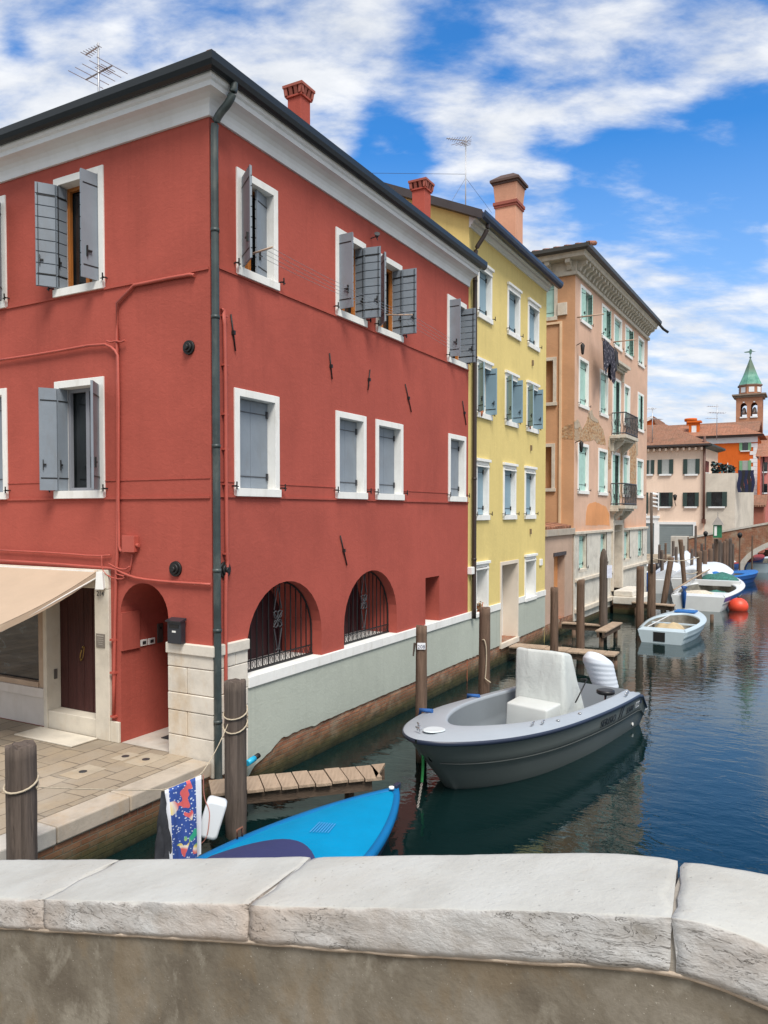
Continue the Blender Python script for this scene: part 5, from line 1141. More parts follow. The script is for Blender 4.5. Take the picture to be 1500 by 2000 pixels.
g = MB(); g.poly([FA.p(0, 0, .5), FA.p(LA, 0, .5), FA.p(LA, 0, zt), FA.p(0, 0, zt)]); LS = 5.5
g.poly([FAs.p(0, 0, zter - 3), FAs.p(LS, 0, zter - 3), FAs.p(LS, 0, zt), FAs.p(0, 0, zt)]); g.poly([FA.p(LA, 0, .5), FA.p(LA, -8, .5), FA.p(LA, -8, zt), FA.p(LA, 0, zt)])
g.build('wall', m_cream, cream)
g = MB(); b0, b1 = FB_.p(0.02, 0.0, 0), FB_.p(tB, 0.0, 0); s2 = Vector((ray(1850, 1000).x, 1, 0)).normalized(); b2 = b1 + s2 * 7
def vq(mb, p, q, z0, z1): mb.quad((p.x, p.y, z0), (q.x, q.y, z0), (q.x, q.y, z1), (p.x, p.y, z1))
vq(g, b0, b1, .5, zter + 0.0); vq(g, b1, b2, .5, zter - 1.1); vq(g, b1, b1 + s2 * 1.2, zter - 1.1, zter)
g.poly([(b0.x, b0.y, zter - .9), (b1.x, b1.y, zter - .9), (b2.x, b2.y, zter - .9), (b0.x + s2.x * 7, b0.y + s2.y * 7, zter - .9)])
g.build('terrace_wall', m_creamwall, cream)
g = MB(); straight(g, [(0, zt - .02), (.5, zt + .06), (.62, zt + .10), (.62, zt + .24), (.5, zt + .24)], -0.5, LA, FA); g.build('eave', m_fascia, cream)
g = MB(); 
for k in range(18): g.box(FA, .1 + k * .44, .24 + k * .44, 0, .42, zt - .22, zt - .02)
g.build('eave_dentils', m_cream, cream)
rise = 2.4; ra = FA.p(3.6, -4.5, zt + rise); rb2 = FA.p(LA + 1, -4.5, zt + rise); cO = cc + (-U2) * .5 + FAs.n * .55; cO.z = zt + .2
eR = FAs.p(LS, .55, zt + .2)
g = MB(); L0 = FA.p(LA, .5, zt + .2); g.poly([cO, L0, rb2, ra]); g.poly([cO, ra, eR + (-uB) * 0]); g.poly([eR, ra, rb2, FA.p(LA + 1, -10, zt + .2)])
g.build('roof', m_tile, cream)
g = MB(); straight(g, [(0, zt - .1), (.5, zt + .02), (.6, zt + .06), (.6, zt + .2), (.5, zt + .2)], -.4, LS, FAs); g.build('side_eave', m_greenshut, cream)
def cw(xl, xr, yt, yb, sw, fr=FA, glass=None, shut=m_greenshut, parent=None):
    a, b, c, d = wrect(fr, xl, xr, yt, yb); simple_window(parent or cream, fr, a + sw, b - sw, c, d, shut, glass, sw)
cw(1261, 1278, 899, 926, .25); cw(1285, 1315, 898, 926, .30); cw(1334.6, 1366.6, 897, 926, .30)
cw(1283, 1314, 962, 989, .30, glass=m_glass); cw(1334, 1365, 962, 989, .30, glass=m_glass); cw(1252, 1266, 962, 1003, .2, glass=m_glass)
cw(1380, 1420, 961, 989, .35, FB_, glass=m_glass)
a, b, c, d = wrect(FA, 1288, 1354, 1024, 1066); g = MB(); g.box(FA, a, b, 0, .03, .8, d)
for k in range(14): g.box(FA, a, b, .03, .045, .85 + k * .17, .97 + k * .17)
m_gar = plain('grey_garage_door', (0.20, 0.24, 0.25), .5, .05, 2, .1); g.build('garage_door', m_gar, cream)
g = MB(); g.box(FA, a - .2, a - .001, 0, .1, .8, d + .2); g.box(FA, b + .001, b + .2, 0, .1, .8, d + .2); g.box(FA, a, b, 0, .1, d + .001, d + .2); g.build('garage_frame', m_cornice, cream)
a, b, c, d = wrect(FA, 1250, 1278, 1012, 1066); g = MB(); g.box(FA, a, b, 0, .03, .8, d - .4); o = g.build('side_door', m_gar, cream); g = MB(); g.box(FA, a - .3, a - .001, 0, .12, .8, d); g.box(FA, b + .001, b + .3, 0, .12, .8, d); g.box(FA, a, b, 0, .12, d - .399, d); g.box(FA, a - .4, b + .4, 0, .2, d + .001, d + .2); g.build('door_surround', m_cornice, cream)
g = MB(); g.tube([FA.p(0.0, .16, FA.z(1375, 852)), FA.p(0, .16, 6), FA.p(0, .16, FA.z(1375, 1020))], 0.10, 8); g.box(FA, -.14, .14, 0, .3, FA.z(1375, 1022), FA.z(1375, 1014)); g.build('downpipe', plain('rust_brown_pipe', (0.11, 0.045, 0.03), .5), cream)
a, b, c, d = wrect(FAs, 1378, 1384, 900, 922); simple_window(cream, FAs, a, b, c, d, m_greenshut, m_glass)
# wall lamp on the cream house
t_, z_ = FA.hit(1320, 975); g = MB(); g.tube([FA.p(t_, 0, z_ - .5), FA.p(t_, .4, z_ - .3), FA.p(t_, .45, z_ - .1)], .03, 5); g.tube([FA.p(t_, .45, z_ - .1), FA.p(t_, .45, z_ + .3), FA.p(t_, .45, z_ + .38)], .1, 6, 0, True, [.09, .16, .03]); g.build('wall_lamp', m_iron, cream)
# things on the terrace
tg = thing('terrace_netting', FB_.p(2, -.3, zter), 'dark green netting and plants along the roof terrace of the cream house', 'netting')
g = MB(); random.seed(5)
for k in range(260):
    q = random.random(); c = FB_.p(.5 + q * (tB - .6), -.15 + random.uniform(-.2, .1), zter + random.random() * (0.9 - .4 * q)); a_ = Vector([random.uniform(-1, 1) for _ in range(3)]) * .16; b_ = a_.cross(Vector([random.uniform(-1, 1) for _ in range(3)])).normalized() * .09; g.poly([c - a_, c + b_, c + a_, c - b_], random.choice((0, 0, 0, 1)))
g.build('foliage', [plain('dark_net', (.018, .026, .024), .8), plain('teal_net', (.10, .20, .22), .8)], tg)
g = MB(); g.box(FB_, 1.6, 1.66, -.2, -.14, zter - .02, zter + .8); g.build('stake', m_white, tg)
tg = thing('hanging_laundry', b1 + Vector((.3, .3, zter - 1)), 'dark blue and black laundry hanging off the corner of the cream terrace', 'laundry')
g = MB()
for i in range(5):
    rows = []
    for j in range(8): rows.append([b1 + N2 * (.15 + i * .22 + .1 * math.sin(k * 1.3)) + U2 * (.1 * i) + UP * (zter + .2 - j * .24) + N2 * (.05 * math.sin(j + i)) for k in range(3)])
    g.grid([[p + N2 * (.1 * kk) for kk, p in enumerate(r)] for r in rows], i % 2)
g.build('cloth', [plain('navy_cloth', (.015, .02, .06), .9), plain('black_cloth', (.02, .02, .022), .9)], tg)
# far bridge across the canal
Yb = 55.0; bo = atY(1345, 1050, Yb); FBr = Fr(bo, N2, -U2)
br = thing('brick_bridge', FBr.p(6, -1.5, 0), 'far brick bridge with pale coping rising to the right beyond the moored boats', 'bridge')
pb = [FBr.hit(x, y) for x, y in ((1345, 1052), (1380, 1046), (1420, 1038), (1460, 1031), (1500, 1024))]
last = pb[-1]; dz_ = (pb[-1][1] - pb[-2][1]) / (pb[-1][0] - pb[-2][0]); top = pb + [(last[0] + 2.5, last[1] + .25), (last[0] + 5, last[1] + .1), (last[0] + 9, last[1] - 1.2)]
arch0 = FBr.t(1452, 1090); archw = 8.6
ar = [(arch0 + archw / 2 + archw / 2 * math.cos(math.pi * k / 18), .0 + 2.35 * math.sin(math.pi * k / 18)) for k in range(19)]
out_ = [(top[0][0], -1)] + [(arch0, -1)] + [(t, z) for t, z in reversed(ar)] + [(arch0 + archw, -1), (top[-1][0], -1)] + list(reversed(top))
g = MB(); g.prism(FBr, out_, -3.2, 0.0); g.build('brick_wall', m_bridgebrick, br)
g = MB()
for (a, b) in zip(top[:-1], top[1:]):
    g.hexa([FBr.p(a[0], -.32, a[1] + .001), FBr.p(b[0], -.32, b[1] + .001), FBr.p(b[0], .05, b[1] + .001), FBr.p(a[0], .05, a[1] + .001), FBr.p(a[0], -.32, a[1] + .14), FBr.p(b[0], -.32, b[1] + .14), FBr.p(b[0], .05, b[1] + .14), FBr.p(a[0], .05, a[1] + .14)])
g.build('coping', m_istria, br)
g = MB(); rows = []
for k in range(19): t, z = ar[k]; c = Vector((arch0 + archw / 2, 0)); r = Vector((t, z)) - c; r.normalize(); rows.append([FBr.p(t, .06, z), FBr.p(t + r.x * .38, .06, z + r.y * .38), FBr.p(t + r.x * .38, 0, z + r.y * .38)])
g.grid(rows, 0, False); g.build('arch_ring', m_istria, br)
# low stone and wall end at the foot of the bridge
g = MB(); g.box(FBr, -1.2, -.02, -.4, .1, .8, bo.z + .1); g.build('end_post', m_istria, br, bevel=.03)
g = MB(); g.box(FA, -6, 1.5, 1.0, 1.2, .8, 1.5)
# orange house
Yo = 84.0; oc = atY(1478, 1000, Yo); FO = Fr(oc, N2 * -1, -U2); FOs = Fr(oc, Vector((ray(1582, 1000).x, 1, 0)), N2)
oh = thing('orange_house', FO.p(4, -3, 0), 'bright orange house with pale green shutters and white quoins, before the bell tower', 'house')
ze = FO.z(1470, 862); LO = 9.5
g = MB(); g.quad(FO.p(0, 0, .5), FO.p(LO, 0, .5), FO.p(LO, 0, ze + .5), FO.p(0, 0, ze + .5)); g.quad(FOs.p(0, 0, .5), FOs.p(7, 0, .5), FOs.p(7, 0, ze + .5), FOs.p(0, 0, ze + .5)); g.quad(FO.p(LO, 0, .5), FO.p(LO, -7, .5), FO.p(LO, -7, ze + .5), FO.p(LO, 0, ze + .5)); g.build('wall', m_orange, oh)
g = MB(); g.box(FO, 0.0, LO, 0, .12, ze - .1, ze + .5); g.build('frieze', m_cornice, oh)
g = MB(); 
for k in range(26): w_ = .42 if k % 2 else .75; g.box(FO, 0, w_, -.01, .05, ze - .2 - (k + 1) * .42, ze - .22 - k * .42 + .02 - .02)
g.build('quoins', m_cornice, oh)
g = MB(); straight(g, [(0, ze + .5), (.6, ze + .55), (.7, ze + .75), (.5, ze + .75)], -.5, LO + .3, FO); g.build('gutter', m_fascia, oh)
zr_ = ze + .72; g = MB(); A_, B_, Cc, D_ = FO.p(-.6, .6, zr_), FO.p(LO + .4, .6, zr_), FO.p(LO + .4, -7.6, zr_), FO.p(-.6, -7.6, zr_); RA2, RB2 = FO.p(2.6, -3.5, zr_ + 1.7), FO.p(LO - 1.2, -3.5, zr_ + 1.7)
g.poly([A_, B_, RB2, RA2]); g.poly([B_, Cc, RB2]); g.poly([Cc, D_, RA2, RB2]); g.poly([D_, A_, RA2]); g.build('roof', m_tilered, oh)
for (xl, xr, yt, yb) in ((1444, 1467, 863, 880), (1444, 1467, 900, 925), (1380, 1393, 862, 876)): a, b, c, d = wrect(FO, xl, xr, yt, yb); simple_window(oh, FO, a + .3, b - .3, c, d, m_ltgreen, m_curtain if yt > 890 else m_glass, .30)
g = MB(); cx = FO.p(6.6, -1.4, 0); fx = Fr(cx, FO.u, FO.n); zc1 = zr_ + .6; g.box(fx, -.55, .55, -.4, .4, zc1 - 1, zc1 + 1.15); g.box(fx, -.75, .75, -.6, .6, zc1 + 1.151, zc1 + 1.35); ch = g.build('chimney', m_orange, oh); g = MB(); g.box(fx, -.25, .25, .401, .43, zc1 - .3, zc1 + .8); g.build('chimney_panel', m_cornice, ch)
# long tiled roof behind (nave) and a little gabled orange house
nav = thing('long_tiled_building', atY(1380, 1000, 98), 'long low building with orange brown tiled roof and round chimney, behind the cream house', 'building')
FN = Fr(atY(1476, 1000, 98), -N2, -U2); zn = FN.z(1400, 846); g = MB(); g.box(FN, 0, 16, -8, 0, .5, zn); g.build('wall', m_creamwall, nav); g = MB(); zr2 = FN.z(1400, 826, -4); g.poly([FN.p(-.3, .5, zn), FN.p(16, .5, zn), FN.p(16, -4, zr2), FN.p(-.3, -4, zr2)]); g.poly([FN.p(-.3, -8.5, zn), FN.p(16, -8.5, zn), FN.p(16, -4, zr2), FN.p(-.3, -4, zr2)]); g.build('roof', m_tile, nav)
tch = FN.t(1345, 830); g = MB(); g.tube([FN.p(tch, -2, zn), FN.p(tch, -2, FN.z(1345, 823, -2))], .55, 10); g.tube([FN.p(tch, -2, FN.z(1345, 823, -2)), FN.p(tch, -2, FN.z(1345, 818, -2))], .8, 10); g.build('chimney', m_orange, nav)
gab = thing('gabled_house', atY(1268, 1000, 90), 'small orange house gable just visible past the end of the palazzo', 'house'); FG = Fr(atY(1282, 1000, 90), -N2, -U2)
g = MB(); tpk = FG.t(1275, 817); zpk = FG.z(1275, 817); zsd = FG.z(1282, 842); g.prism(FG, [(0, 1), (6, 1), (6, zsd), (tpk, zpk), (0, zsd)], -8, 0); g.build('wall', m_orange, gab)
g = MB(); g.hexa([FG.p(tpk, .2, zpk), FG.p(6.5, .2, zsd - 1), FG.p(6.5, -8.4, zsd - 1), FG.p(tpk, -8.4, zpk), FG.p(tpk, .2, zpk + .3), FG.p(6.5, .2, zsd - .7), FG.p(6.5, -8.4, zsd - .7), FG.p(tpk, -8.4, zpk + .3)]); g.hexa([FG.p(tpk, .2, zpk), FG.p(-.3, .2, zsd - .3), FG.p(-.3, -8.4, zsd - .3), FG.p(tpk, -8.4, zpk), FG.p(tpk, .2, zpk + .3), FG.p(-.3, .2, zsd), FG.p(-.3, -8.4, zsd), FG.p(tpk, -8.4, zpk + .3)]); g.build('roof', m_tile, gab)
g = MB(); g.hexa([FG.p(tpk, .21, zpk - .1), FG.p(6.5, .21, zsd - 1.1), FG.p(6.5, .3, zsd - 1.1), FG.p(tpk, .3, zpk - .1), FG.p(tpk, .21, zpk + .25), FG.p(6.5, .21, zsd - .75), FG.p(6.5, .3, zsd - .75), FG.p(tpk, .3, zpk + .25)]); g.build('verge', m_cornice, gab)
# pink house at the right edge
ph = thing('pink_house', atY(1492, 1000, 76), 'pink house with brown awning strip at the right edge beyond the bridge', 'house'); FP = Fr(atY(1483.5, 1000, 76), N2, -U2)
z1 = FP.z(1490, 892); g = MB(); g.box(FP, 0, 12, -8, 0, .5, z1); g.build('wall', m_pink, ph); g = MB(); g.poly([FP.p(-.4, .5, z1 + .02), FP.p(12, .5, z1 + .02), FP.p(12, -4, z1 + 1.6), FP.p(-.4, -4, z1 + 1.6)]); g.poly([FP.p(-.4, .5, z1 + .02), FP.p(-.4, -8, z1 + .02), FP.p(-.4, -4, z1 + 1.6)]); g.build('roof', m_tilered, ph)
for (xl, xr, yt, yb) in ((1489, 1499, 903, 921), (1489, 1499, 945, 962)): a, b, c, d = wrect(FP, xl, xr, yt, yb); simple_window(ph, FP, a, b, c, d, m_ltgreen, m_glass, 0)
g = MB(); g.tube([FP.p(.3, .1, z1), FP.p(.3, .1, 1)], .07, 6); g.build('downpipe', m_brownpipe, ph)
rh = thing('red_orange_house', atY(1497, 1000, 100), 'red orange house with tiled roof behind the pink house at the right edge', 'house'); FR_ = Fr(atY(1488, 1000, 100), N2, -U2)
z1 = FR_.z(1490, 868); g = MB(); g.box(FR_, 0, 14, -8, 0, .5, z1); g.build('wall', m_pink, rh); g = MB(); z2 = FR_.z(1490, 851, -4); g.poly([FR_.p(-.4, .5, z1), FR_.p(14, .5, z1), FR_.p(14, -4, z2), FR_.p(-.4, -4, z2)]); g.build('roof', m_tilered, rh)
# small brown lean-to between
lt = thing('garden_shed', atY(1470, 1000, 70), 'small brown red lean-to with tiled roof at the foot of the orange house', 'shed'); FL = Fr(atY(1458, 1000, 70), N2, -U2)
z1 = FL.z(1462, 990); g = MB(); g.box(FL, 0, 1.4, -3, 0, .5, z1); g.build('wall', plain('brown_red_wall', (.35, .12, .08), .9), lt); g = MB(); g.hexa([FL.p(-.5, .3, z1), FL.p(1.6, .3, z1), FL.p(1.6, -3, z1 + 1), FL.p(-.5, -3, z1 + 1), FL.p(-.5, .3, z1 + .15), FL.p(1.6, .3, z1 + .15), FL.p(1.6, -3, z1 + 1.15), FL.p(-.5, -3, z1 + 1.15)]); g.build('roof', m_tile, lt)

# ------------------------------------------------------------------ bell tower
Yt = 140.0; tcx = atY(1461.5, 1000, Yt); tw = thing('bell_tower', (tcx.x, tcx.y, .8), 'brick bell tower with green copper spire, twin arched bell openings and weathervane', 'tower')
FT = Fr((tcx.x, tcx.y), N2, -U2); zz = lambda y: atY(1461, y, Yt).z
hw = 2.1; f_ = FT
m_towerst = stone('pale_tower_stone', (0.62, 0.54, 0.46), vs=1.0)
def openings(fr, hw):
    r = []
    for c in (-0.85, .85):
        r.append([fr.p(t, hw, z) for t, z in archpts(c - .52, c + .52, zz(816), zz(796), zz(789), 8)])
    return r
g = MB(); zs0, zs1 = .8, zz(779)
for sgn in range(4):
    fr = Fr((tcx.x, tcx.y), (FT.u, FT.n, -FT.u, -FT.n)[sgn], (FT.n, -FT.u, -FT.n, FT.u)[sgn]); op = openings(fr, hw)
    g.face_tess([fr.p(-hw, hw, zs0), fr.p(hw, hw, zs0), fr.p(hw, hw, zs1), fr.p(-hw, hw, zs1)], 0, op)
    for o in op:
        for k in range(len(o)): a, b = o[k], o[(k + 1) % len(o)]; g.quad(a, b, b - fr.n * .5, a - fr.n * .5)
g.box(FT, -hw, hw, -hw, hw, zz(818), zz(817.5)); g.build('shaft', m_towerbrick, tw)
g = MB(); 
for z_ in (zz(779),): g.box(FT, -hw - .3, hw + .3, -hw - .3, hw + .3, z_, z_ + .35); g.box(FT, -hw - .65, hw + .65, -hw - .65, hw + .65, z_ + .351, z_ + .6)
g.build('cornice', plain('grey_brown_cornice', (.22, .17, .13), .9), tw)
for c in (-0.85, .85):
    g = MB(); g.box(FT, c - .6, c + .6, hw, hw + .15, zz(818.5), zz(816)); g.build('sill', m_cornice, tw); g = MB(); g.box(FT, c - .14, c + .14, hw, hw + .1, zz(789), zz(787)); g.build('keystone', m_cornice, tw)
    g = MB(); g.tube([FT.p(c, hw - 1.2, zz(810)), FT.p(c, hw - 1.2, zz(805)), FT.p(c, hw - 1.2, zz(800)), FT.p(c, hw - 1.2, zz(797))], .4, 10, 0, True, [.5, .4, .3, .12]); g.build('bell', plain('bell_bronze', (.45, .42, .38), .4, metal=.5), tw)
def oct_(r, z, rot=22.5): return [Vector((tcx.x + r * math.cos(R(45 * k + rot + 28)), tcx.y + r * math.sin(R(45 * k + rot + 28)), z)) for k in range(8)]
zd0, zd1 = zs1 + .6, zz(756); g = MB(); g.grid([oct_(1.9, zd0), oct_(1.9, zd1)], 0, False, True); g.build('drum', m_towerbrick, tw)
g = MB(); O0, O1 = oct_(1.93, zz(768)), oct_(1.93, zz(758))
for k in range(8): a, b = O0[k].lerp(O0[(k + 1) % 8], .2), O0[k].lerp(O0[(k + 1) % 8], .8); c, d = O1[k].lerp(O1[(k + 1) % 8], .8), O1[k].lerp(O1[(k + 1) % 8], .2); cen = Vector((tcx.x, tcx.y, a.z)); n_ = ((a + b) / 2 - cen).normalized() * .04; g.poly([a + n_, b + n_, c + n_, d + n_])
g.build('drum_panels', m_cornice, tw)
g = MB(); g.grid([oct_(1.95, zd1), oct_(2.12, zd1 + .1), oct_(2.12, zd1 + .3)], 0, False, True); g.build('drum_cornice', plain('brown_cornice', (.2, .13, .1), .9), tw)
ct = NT('copper_patina'); n_ = ct.noise(ct.pos(), .9, 5, .7); zq = ct.n('ShaderNodeSeparateXYZ'); ct.l(ct.pos(), zq.inputs[0]); cc_ = ct.ramp(n_, [(.35, (.06, .22, .16)), (.65, (.20, .42, .33))]); ct.base(ct.mix(ct.rng(ct.math('ADD', zq.outputs[2], ct.math('MULTIPLY', n_, 2)), zz(725), zz(708), 0, .8), cc_, (.10, .12, .08))); ct.set(.7)
g = MB(); g.grid([oct_(2.0, zd1 + .301), oct_(1.2, zz(733)), oct_(.1, zz(700))], 0, False, True); g.build('spire', ct.m, tw)
g = MB(); ax = Vector((tcx.x, tcx.y, 0)); g.tube([ax + UP * zz(700), ax + UP * zz(692)], .06, 6); g.tube([ax + UP * zz(699), ax + UP * zz(697)], .2, 8); 
fv = Fr(ax, N2, -U2); g.prism(fv, [(-.15, zz(692)), (.15, zz(692)), (.25, zz(687)), (.9, zz(688)), (.3, zz(685.5)), (.12, zz(682)), (-.12, zz(682)), (-.2, zz(685.5)), (-1.1, zz(686.5)), (-.9, zz(688)), (-.2, zz(688.5))], -.05, .05)
g.build('weathervane', plain('green_bronze', (.10, .20, .16), .6), tw)
# distant low terrace of roofs to close the view under the horizon
for (px0, px1, Y, yt, m, lab) in ((1180, 1290, 110, 890, m_cream, 'distant cream wall glimpsed past the end of the palazzo'), (1400, 1560, 120, 930, m_pink, 'distant dull pink house wall behind the orange house')):
    a = atY(px0, yt, Y); b = atY(px1, yt, Y); t = thing('distant_house', a, lab, 'house'); g = MB(); fr = Fr(a, (b - a), (0, -1)); g.box(fr, 0, (b - a).length, -6, 0, .5, a.z); g.build('wall', m, t); g = MB(); L_ = (b - a).length; g.prism(Fr(a, Vector((0, 1, 0)), Vector((b - a)).normalized()), [(-.4, a.z + .003), (6.4, a.z + .003), (3, a.z + 1.2)], 0, L_); g.build('roof', m_tile, t)
g = MB(); g.hexa([(-60, 62, -1), (200, 62, -1), (200, 400, -1), (-60, 400, -1), (-60, 62, .6), (200, 62, .6), (200, 400, .6), (-60, 400, .6)])
g2 = MB(); q0 = FBr.p(-30, -3.3, 0); q1 = FBr.p(60, -3.3 - 40, 0)
g2.box(FBr, arch0 + archw + .5, 60, -120, -34, -1, .85); g2.box(FBr, -30, arch0 - 1.0, -120, -3.3, -1, .85); g2.box(FBr, arch0 - .99, arch0 + archw + .49, -120, -36, -1, .84)
struct('town_ground', g2, m_pave)

# ================================================================== ANTENNAS
m_alu = plain('aluminium', (0.45, 0.46, 0.48), 0.45, 0.1, 5, 0.1, metal=0.6)
def antenna(px, yb, yt, Y, lab, booms, guys=(), name='antenna', r=.018):
    b, t = atY(px, yb, Y), atY(px, yt, Y); b = b.copy(); b.z -= .8; t = Vector((b.x, b.y, t.z)); o = thing(name, b, lab, 'antenna', 'television antennas on the roofs')
    g = MB(); g.tube([b, t], r, 6); g.build('mast', m_alu, o)
    for (dz, L0, L1, ang, n, el0, el1, tilt) in booms:
        g = MB(); d = Vector((math.cos(R(ang)), math.sin(R(ang)), tilt)).normalized(); e = Vector((-math.sin(R(ang)), math.cos(R(ang)), 0)); c = t - UP * dz
        g.tube([c - d * L0, c + d * L1], r * .8, 5)
        for k in range(n):
            q = k / max(1, n - 1); p = c + d * (-L0 + (L0 + L1) * q); l = el0 + (el1 - el0) * q; g.tube([p - e * l, p + e * l], r * .4, 4)
        g.build('boom', m_alu, o)
    for gq in guys: g = MB(); g.tube([t - UP * gq[0], Vector(gq[1])], .005, 4); g.build('guy_wire', m_irongrey, o)
antenna(193, 190, 84, 13.4, 'tall antenna with two booms on the red house, by the left of the sky', [(0.06, .02, .36, 145, 7, .05, .10, -.05), (.50, .36, .38, -35, 5, .34, .30, 0.0), (.50, -.10, .26, -35, 4, .14, .14, 0.0)])
yr = FY.p(2.6, 0, 0)
antenna(909.5, 395, 268, 21.5, 'thin antenna held by guy wires on the yellow house roof', [(0.10, .55, .05, 15, 10, .05, .3, 0.0), (0.2, .3, .1, 60, 4, .3, .1, .2)], [(1.1, atY(860, 430, 21)), (1.1, atY(960, 415, 22.5)), (1.0, atY(720, 338, 19.8))])
antenna(1274, 845, 796, 62, 'small antenna beside the palazzo edge above the orange gable', [(0.1, .7, .2, 0, 6, .2, .3, 0), (.9, .2, .9, 20, 6, .4, .2, 0)], r=.035)
antenna(1400, 845, 790, 84, 'wide antenna above the orange house roof near the bell tower', [(0.2, 1.0, .1, 0, 6, .3, .2, 0), (.9, .9, .9, 10, 7, .4, .3, 0), (1.5, 1.1, 0, 0, 4, .4, .3, 0)], r=.04)
# ================================================================== NEAR BRIDGE PARAPET
FQ = Fr(Vector((0, 2.11, 0)), N2, -U2)          # front plane of the coping, t runs right, n toward the camera
PW = 0.35
front = [(-300, 1738, 1780), (0, 1754, 1812), (240, 1760, 1826), (485, 1767, 1841), (750, 1773, 1863), (1040, 1780, 1880), (1312, 1789, 1898), (1400, 1808, 1925), (1500, 1846, 1968), (1640, 1905, 2030)]
back = [(-200, 1680), (0, 1677), (300, 1675), (600, 1672), (750, 1671), (1000, 1669), (1200, 1669), (1290, 1674), (1345, 1681), (1500, 1706), (1700, 1740)]
ft = [(FQ.hit(x, a)[0], FQ.hit(x, a)[1], FQ.hit(x, b)[1]) for x, a, b in front]
bt = [(FQ.hit(x, y, -PW)[0], FQ.hit(x, y, -PW)[1]) for x, y in back]
def interp(tab, t, k):
    if t <= tab[0][0]: a, b = tab[0], tab[1]
    elif t >= tab[-1][0]: a, b = tab[-2], tab[-1]
    else:
        for a, b in zip(tab[:-1], tab[1:]):
            if a[0] <= t <= b[0]: break
    q = (t - a[0]) / (b[0] - a[0]); return a[k] + (b[k] - a[k]) * q
# smoothed heights
def zf(t): return sum(interp(ft, t + d, 1) for d in (-.06, 0, .06)) / 3
def zb(t): return sum(interp(bt, t + d, 1) for d in (-.06, 0, .06)) / 3
def zu(t): return sum(interp(ft, t + d, 2) for d in (-.06, 0, .06)) / 3
pbr = thing('footbridge', FQ.p(0, -.2, 2), 'near footbridge with white stone parapet coping over a stained cement wall', 'bridge')
def fb(v): return noise.fractal(v, 0.9, 2.2, 5)
m_par = None
def parm():
    t = NT('worn_coping_stone'); p = t.pos(); g_ = t.n('ShaderNodeNewGeometry'); sp = t.n('ShaderNodeSeparateXYZ'); t.l(g_.outputs['Normal'], sp.inputs[0])
    a = t.noise(p, 3.0, 7, .62); b = t.noise(p, 34, 5, .65); c = t.noise(t.map(p, (1, 1, 2.0)), 7, 8, .72, .1); d = t.noise(t.map(p, loc=(3, 3, 3)), 1.6, 6, .6); pit = t.noise(p, 85, 3, .6)
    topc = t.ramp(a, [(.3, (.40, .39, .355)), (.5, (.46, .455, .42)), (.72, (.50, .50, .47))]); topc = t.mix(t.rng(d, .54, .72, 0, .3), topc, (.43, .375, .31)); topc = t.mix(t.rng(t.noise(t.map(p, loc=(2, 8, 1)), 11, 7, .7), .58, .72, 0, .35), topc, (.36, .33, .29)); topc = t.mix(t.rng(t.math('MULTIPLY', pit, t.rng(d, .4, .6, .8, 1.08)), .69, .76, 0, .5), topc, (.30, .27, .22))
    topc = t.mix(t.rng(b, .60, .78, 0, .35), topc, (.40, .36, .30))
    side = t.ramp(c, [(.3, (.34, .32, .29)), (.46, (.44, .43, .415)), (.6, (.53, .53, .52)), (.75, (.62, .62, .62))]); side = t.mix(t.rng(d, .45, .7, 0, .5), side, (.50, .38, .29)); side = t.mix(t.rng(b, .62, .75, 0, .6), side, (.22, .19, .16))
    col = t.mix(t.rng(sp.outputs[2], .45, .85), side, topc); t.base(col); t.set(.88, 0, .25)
    # strata cracks on the broken front faces
    cr = t.noise(t.map(p, (1, 1, 4.0)), 4.5, 5, .65, 1.2); crk = t.math('ABSOLUTE', t.math('SUBTRACT', cr, .5)); line = t.rng(crk, 0.0, .007, 1.0, 0.0); line = t.math('MULTIPLY', line, t.rng(t.noise(t.map(p, loc=(7, 7, 7)), 1.9, 2, .5), .44, .52)); msk = t.rng(sp.outputs[2], .6, .3); lm = t.math('MULTIPLY', line, msk)
    col2 = t.mix(t.math('MULTIPLY', lm, .65), col, (.13, .10, .08)); t.base(col2)
    h = t.math('ADD', t.math('ADD', t.math('MULTIPLY', c, t.rng(sp.outputs[2], .8, .3, .15, .9)), t.math('MULTIPLY', b, .28)), t.math('MULTIPLY', lm, -.8)); h = t.math('SUBTRACT', h, t.math('MULTIPLY', t.rng(pit, .68, .76), .15)); t.bump(h, .9, .014)
    return t.m
m_par = parm()
def lerp_(a, b, q): return a + (b - a) * q
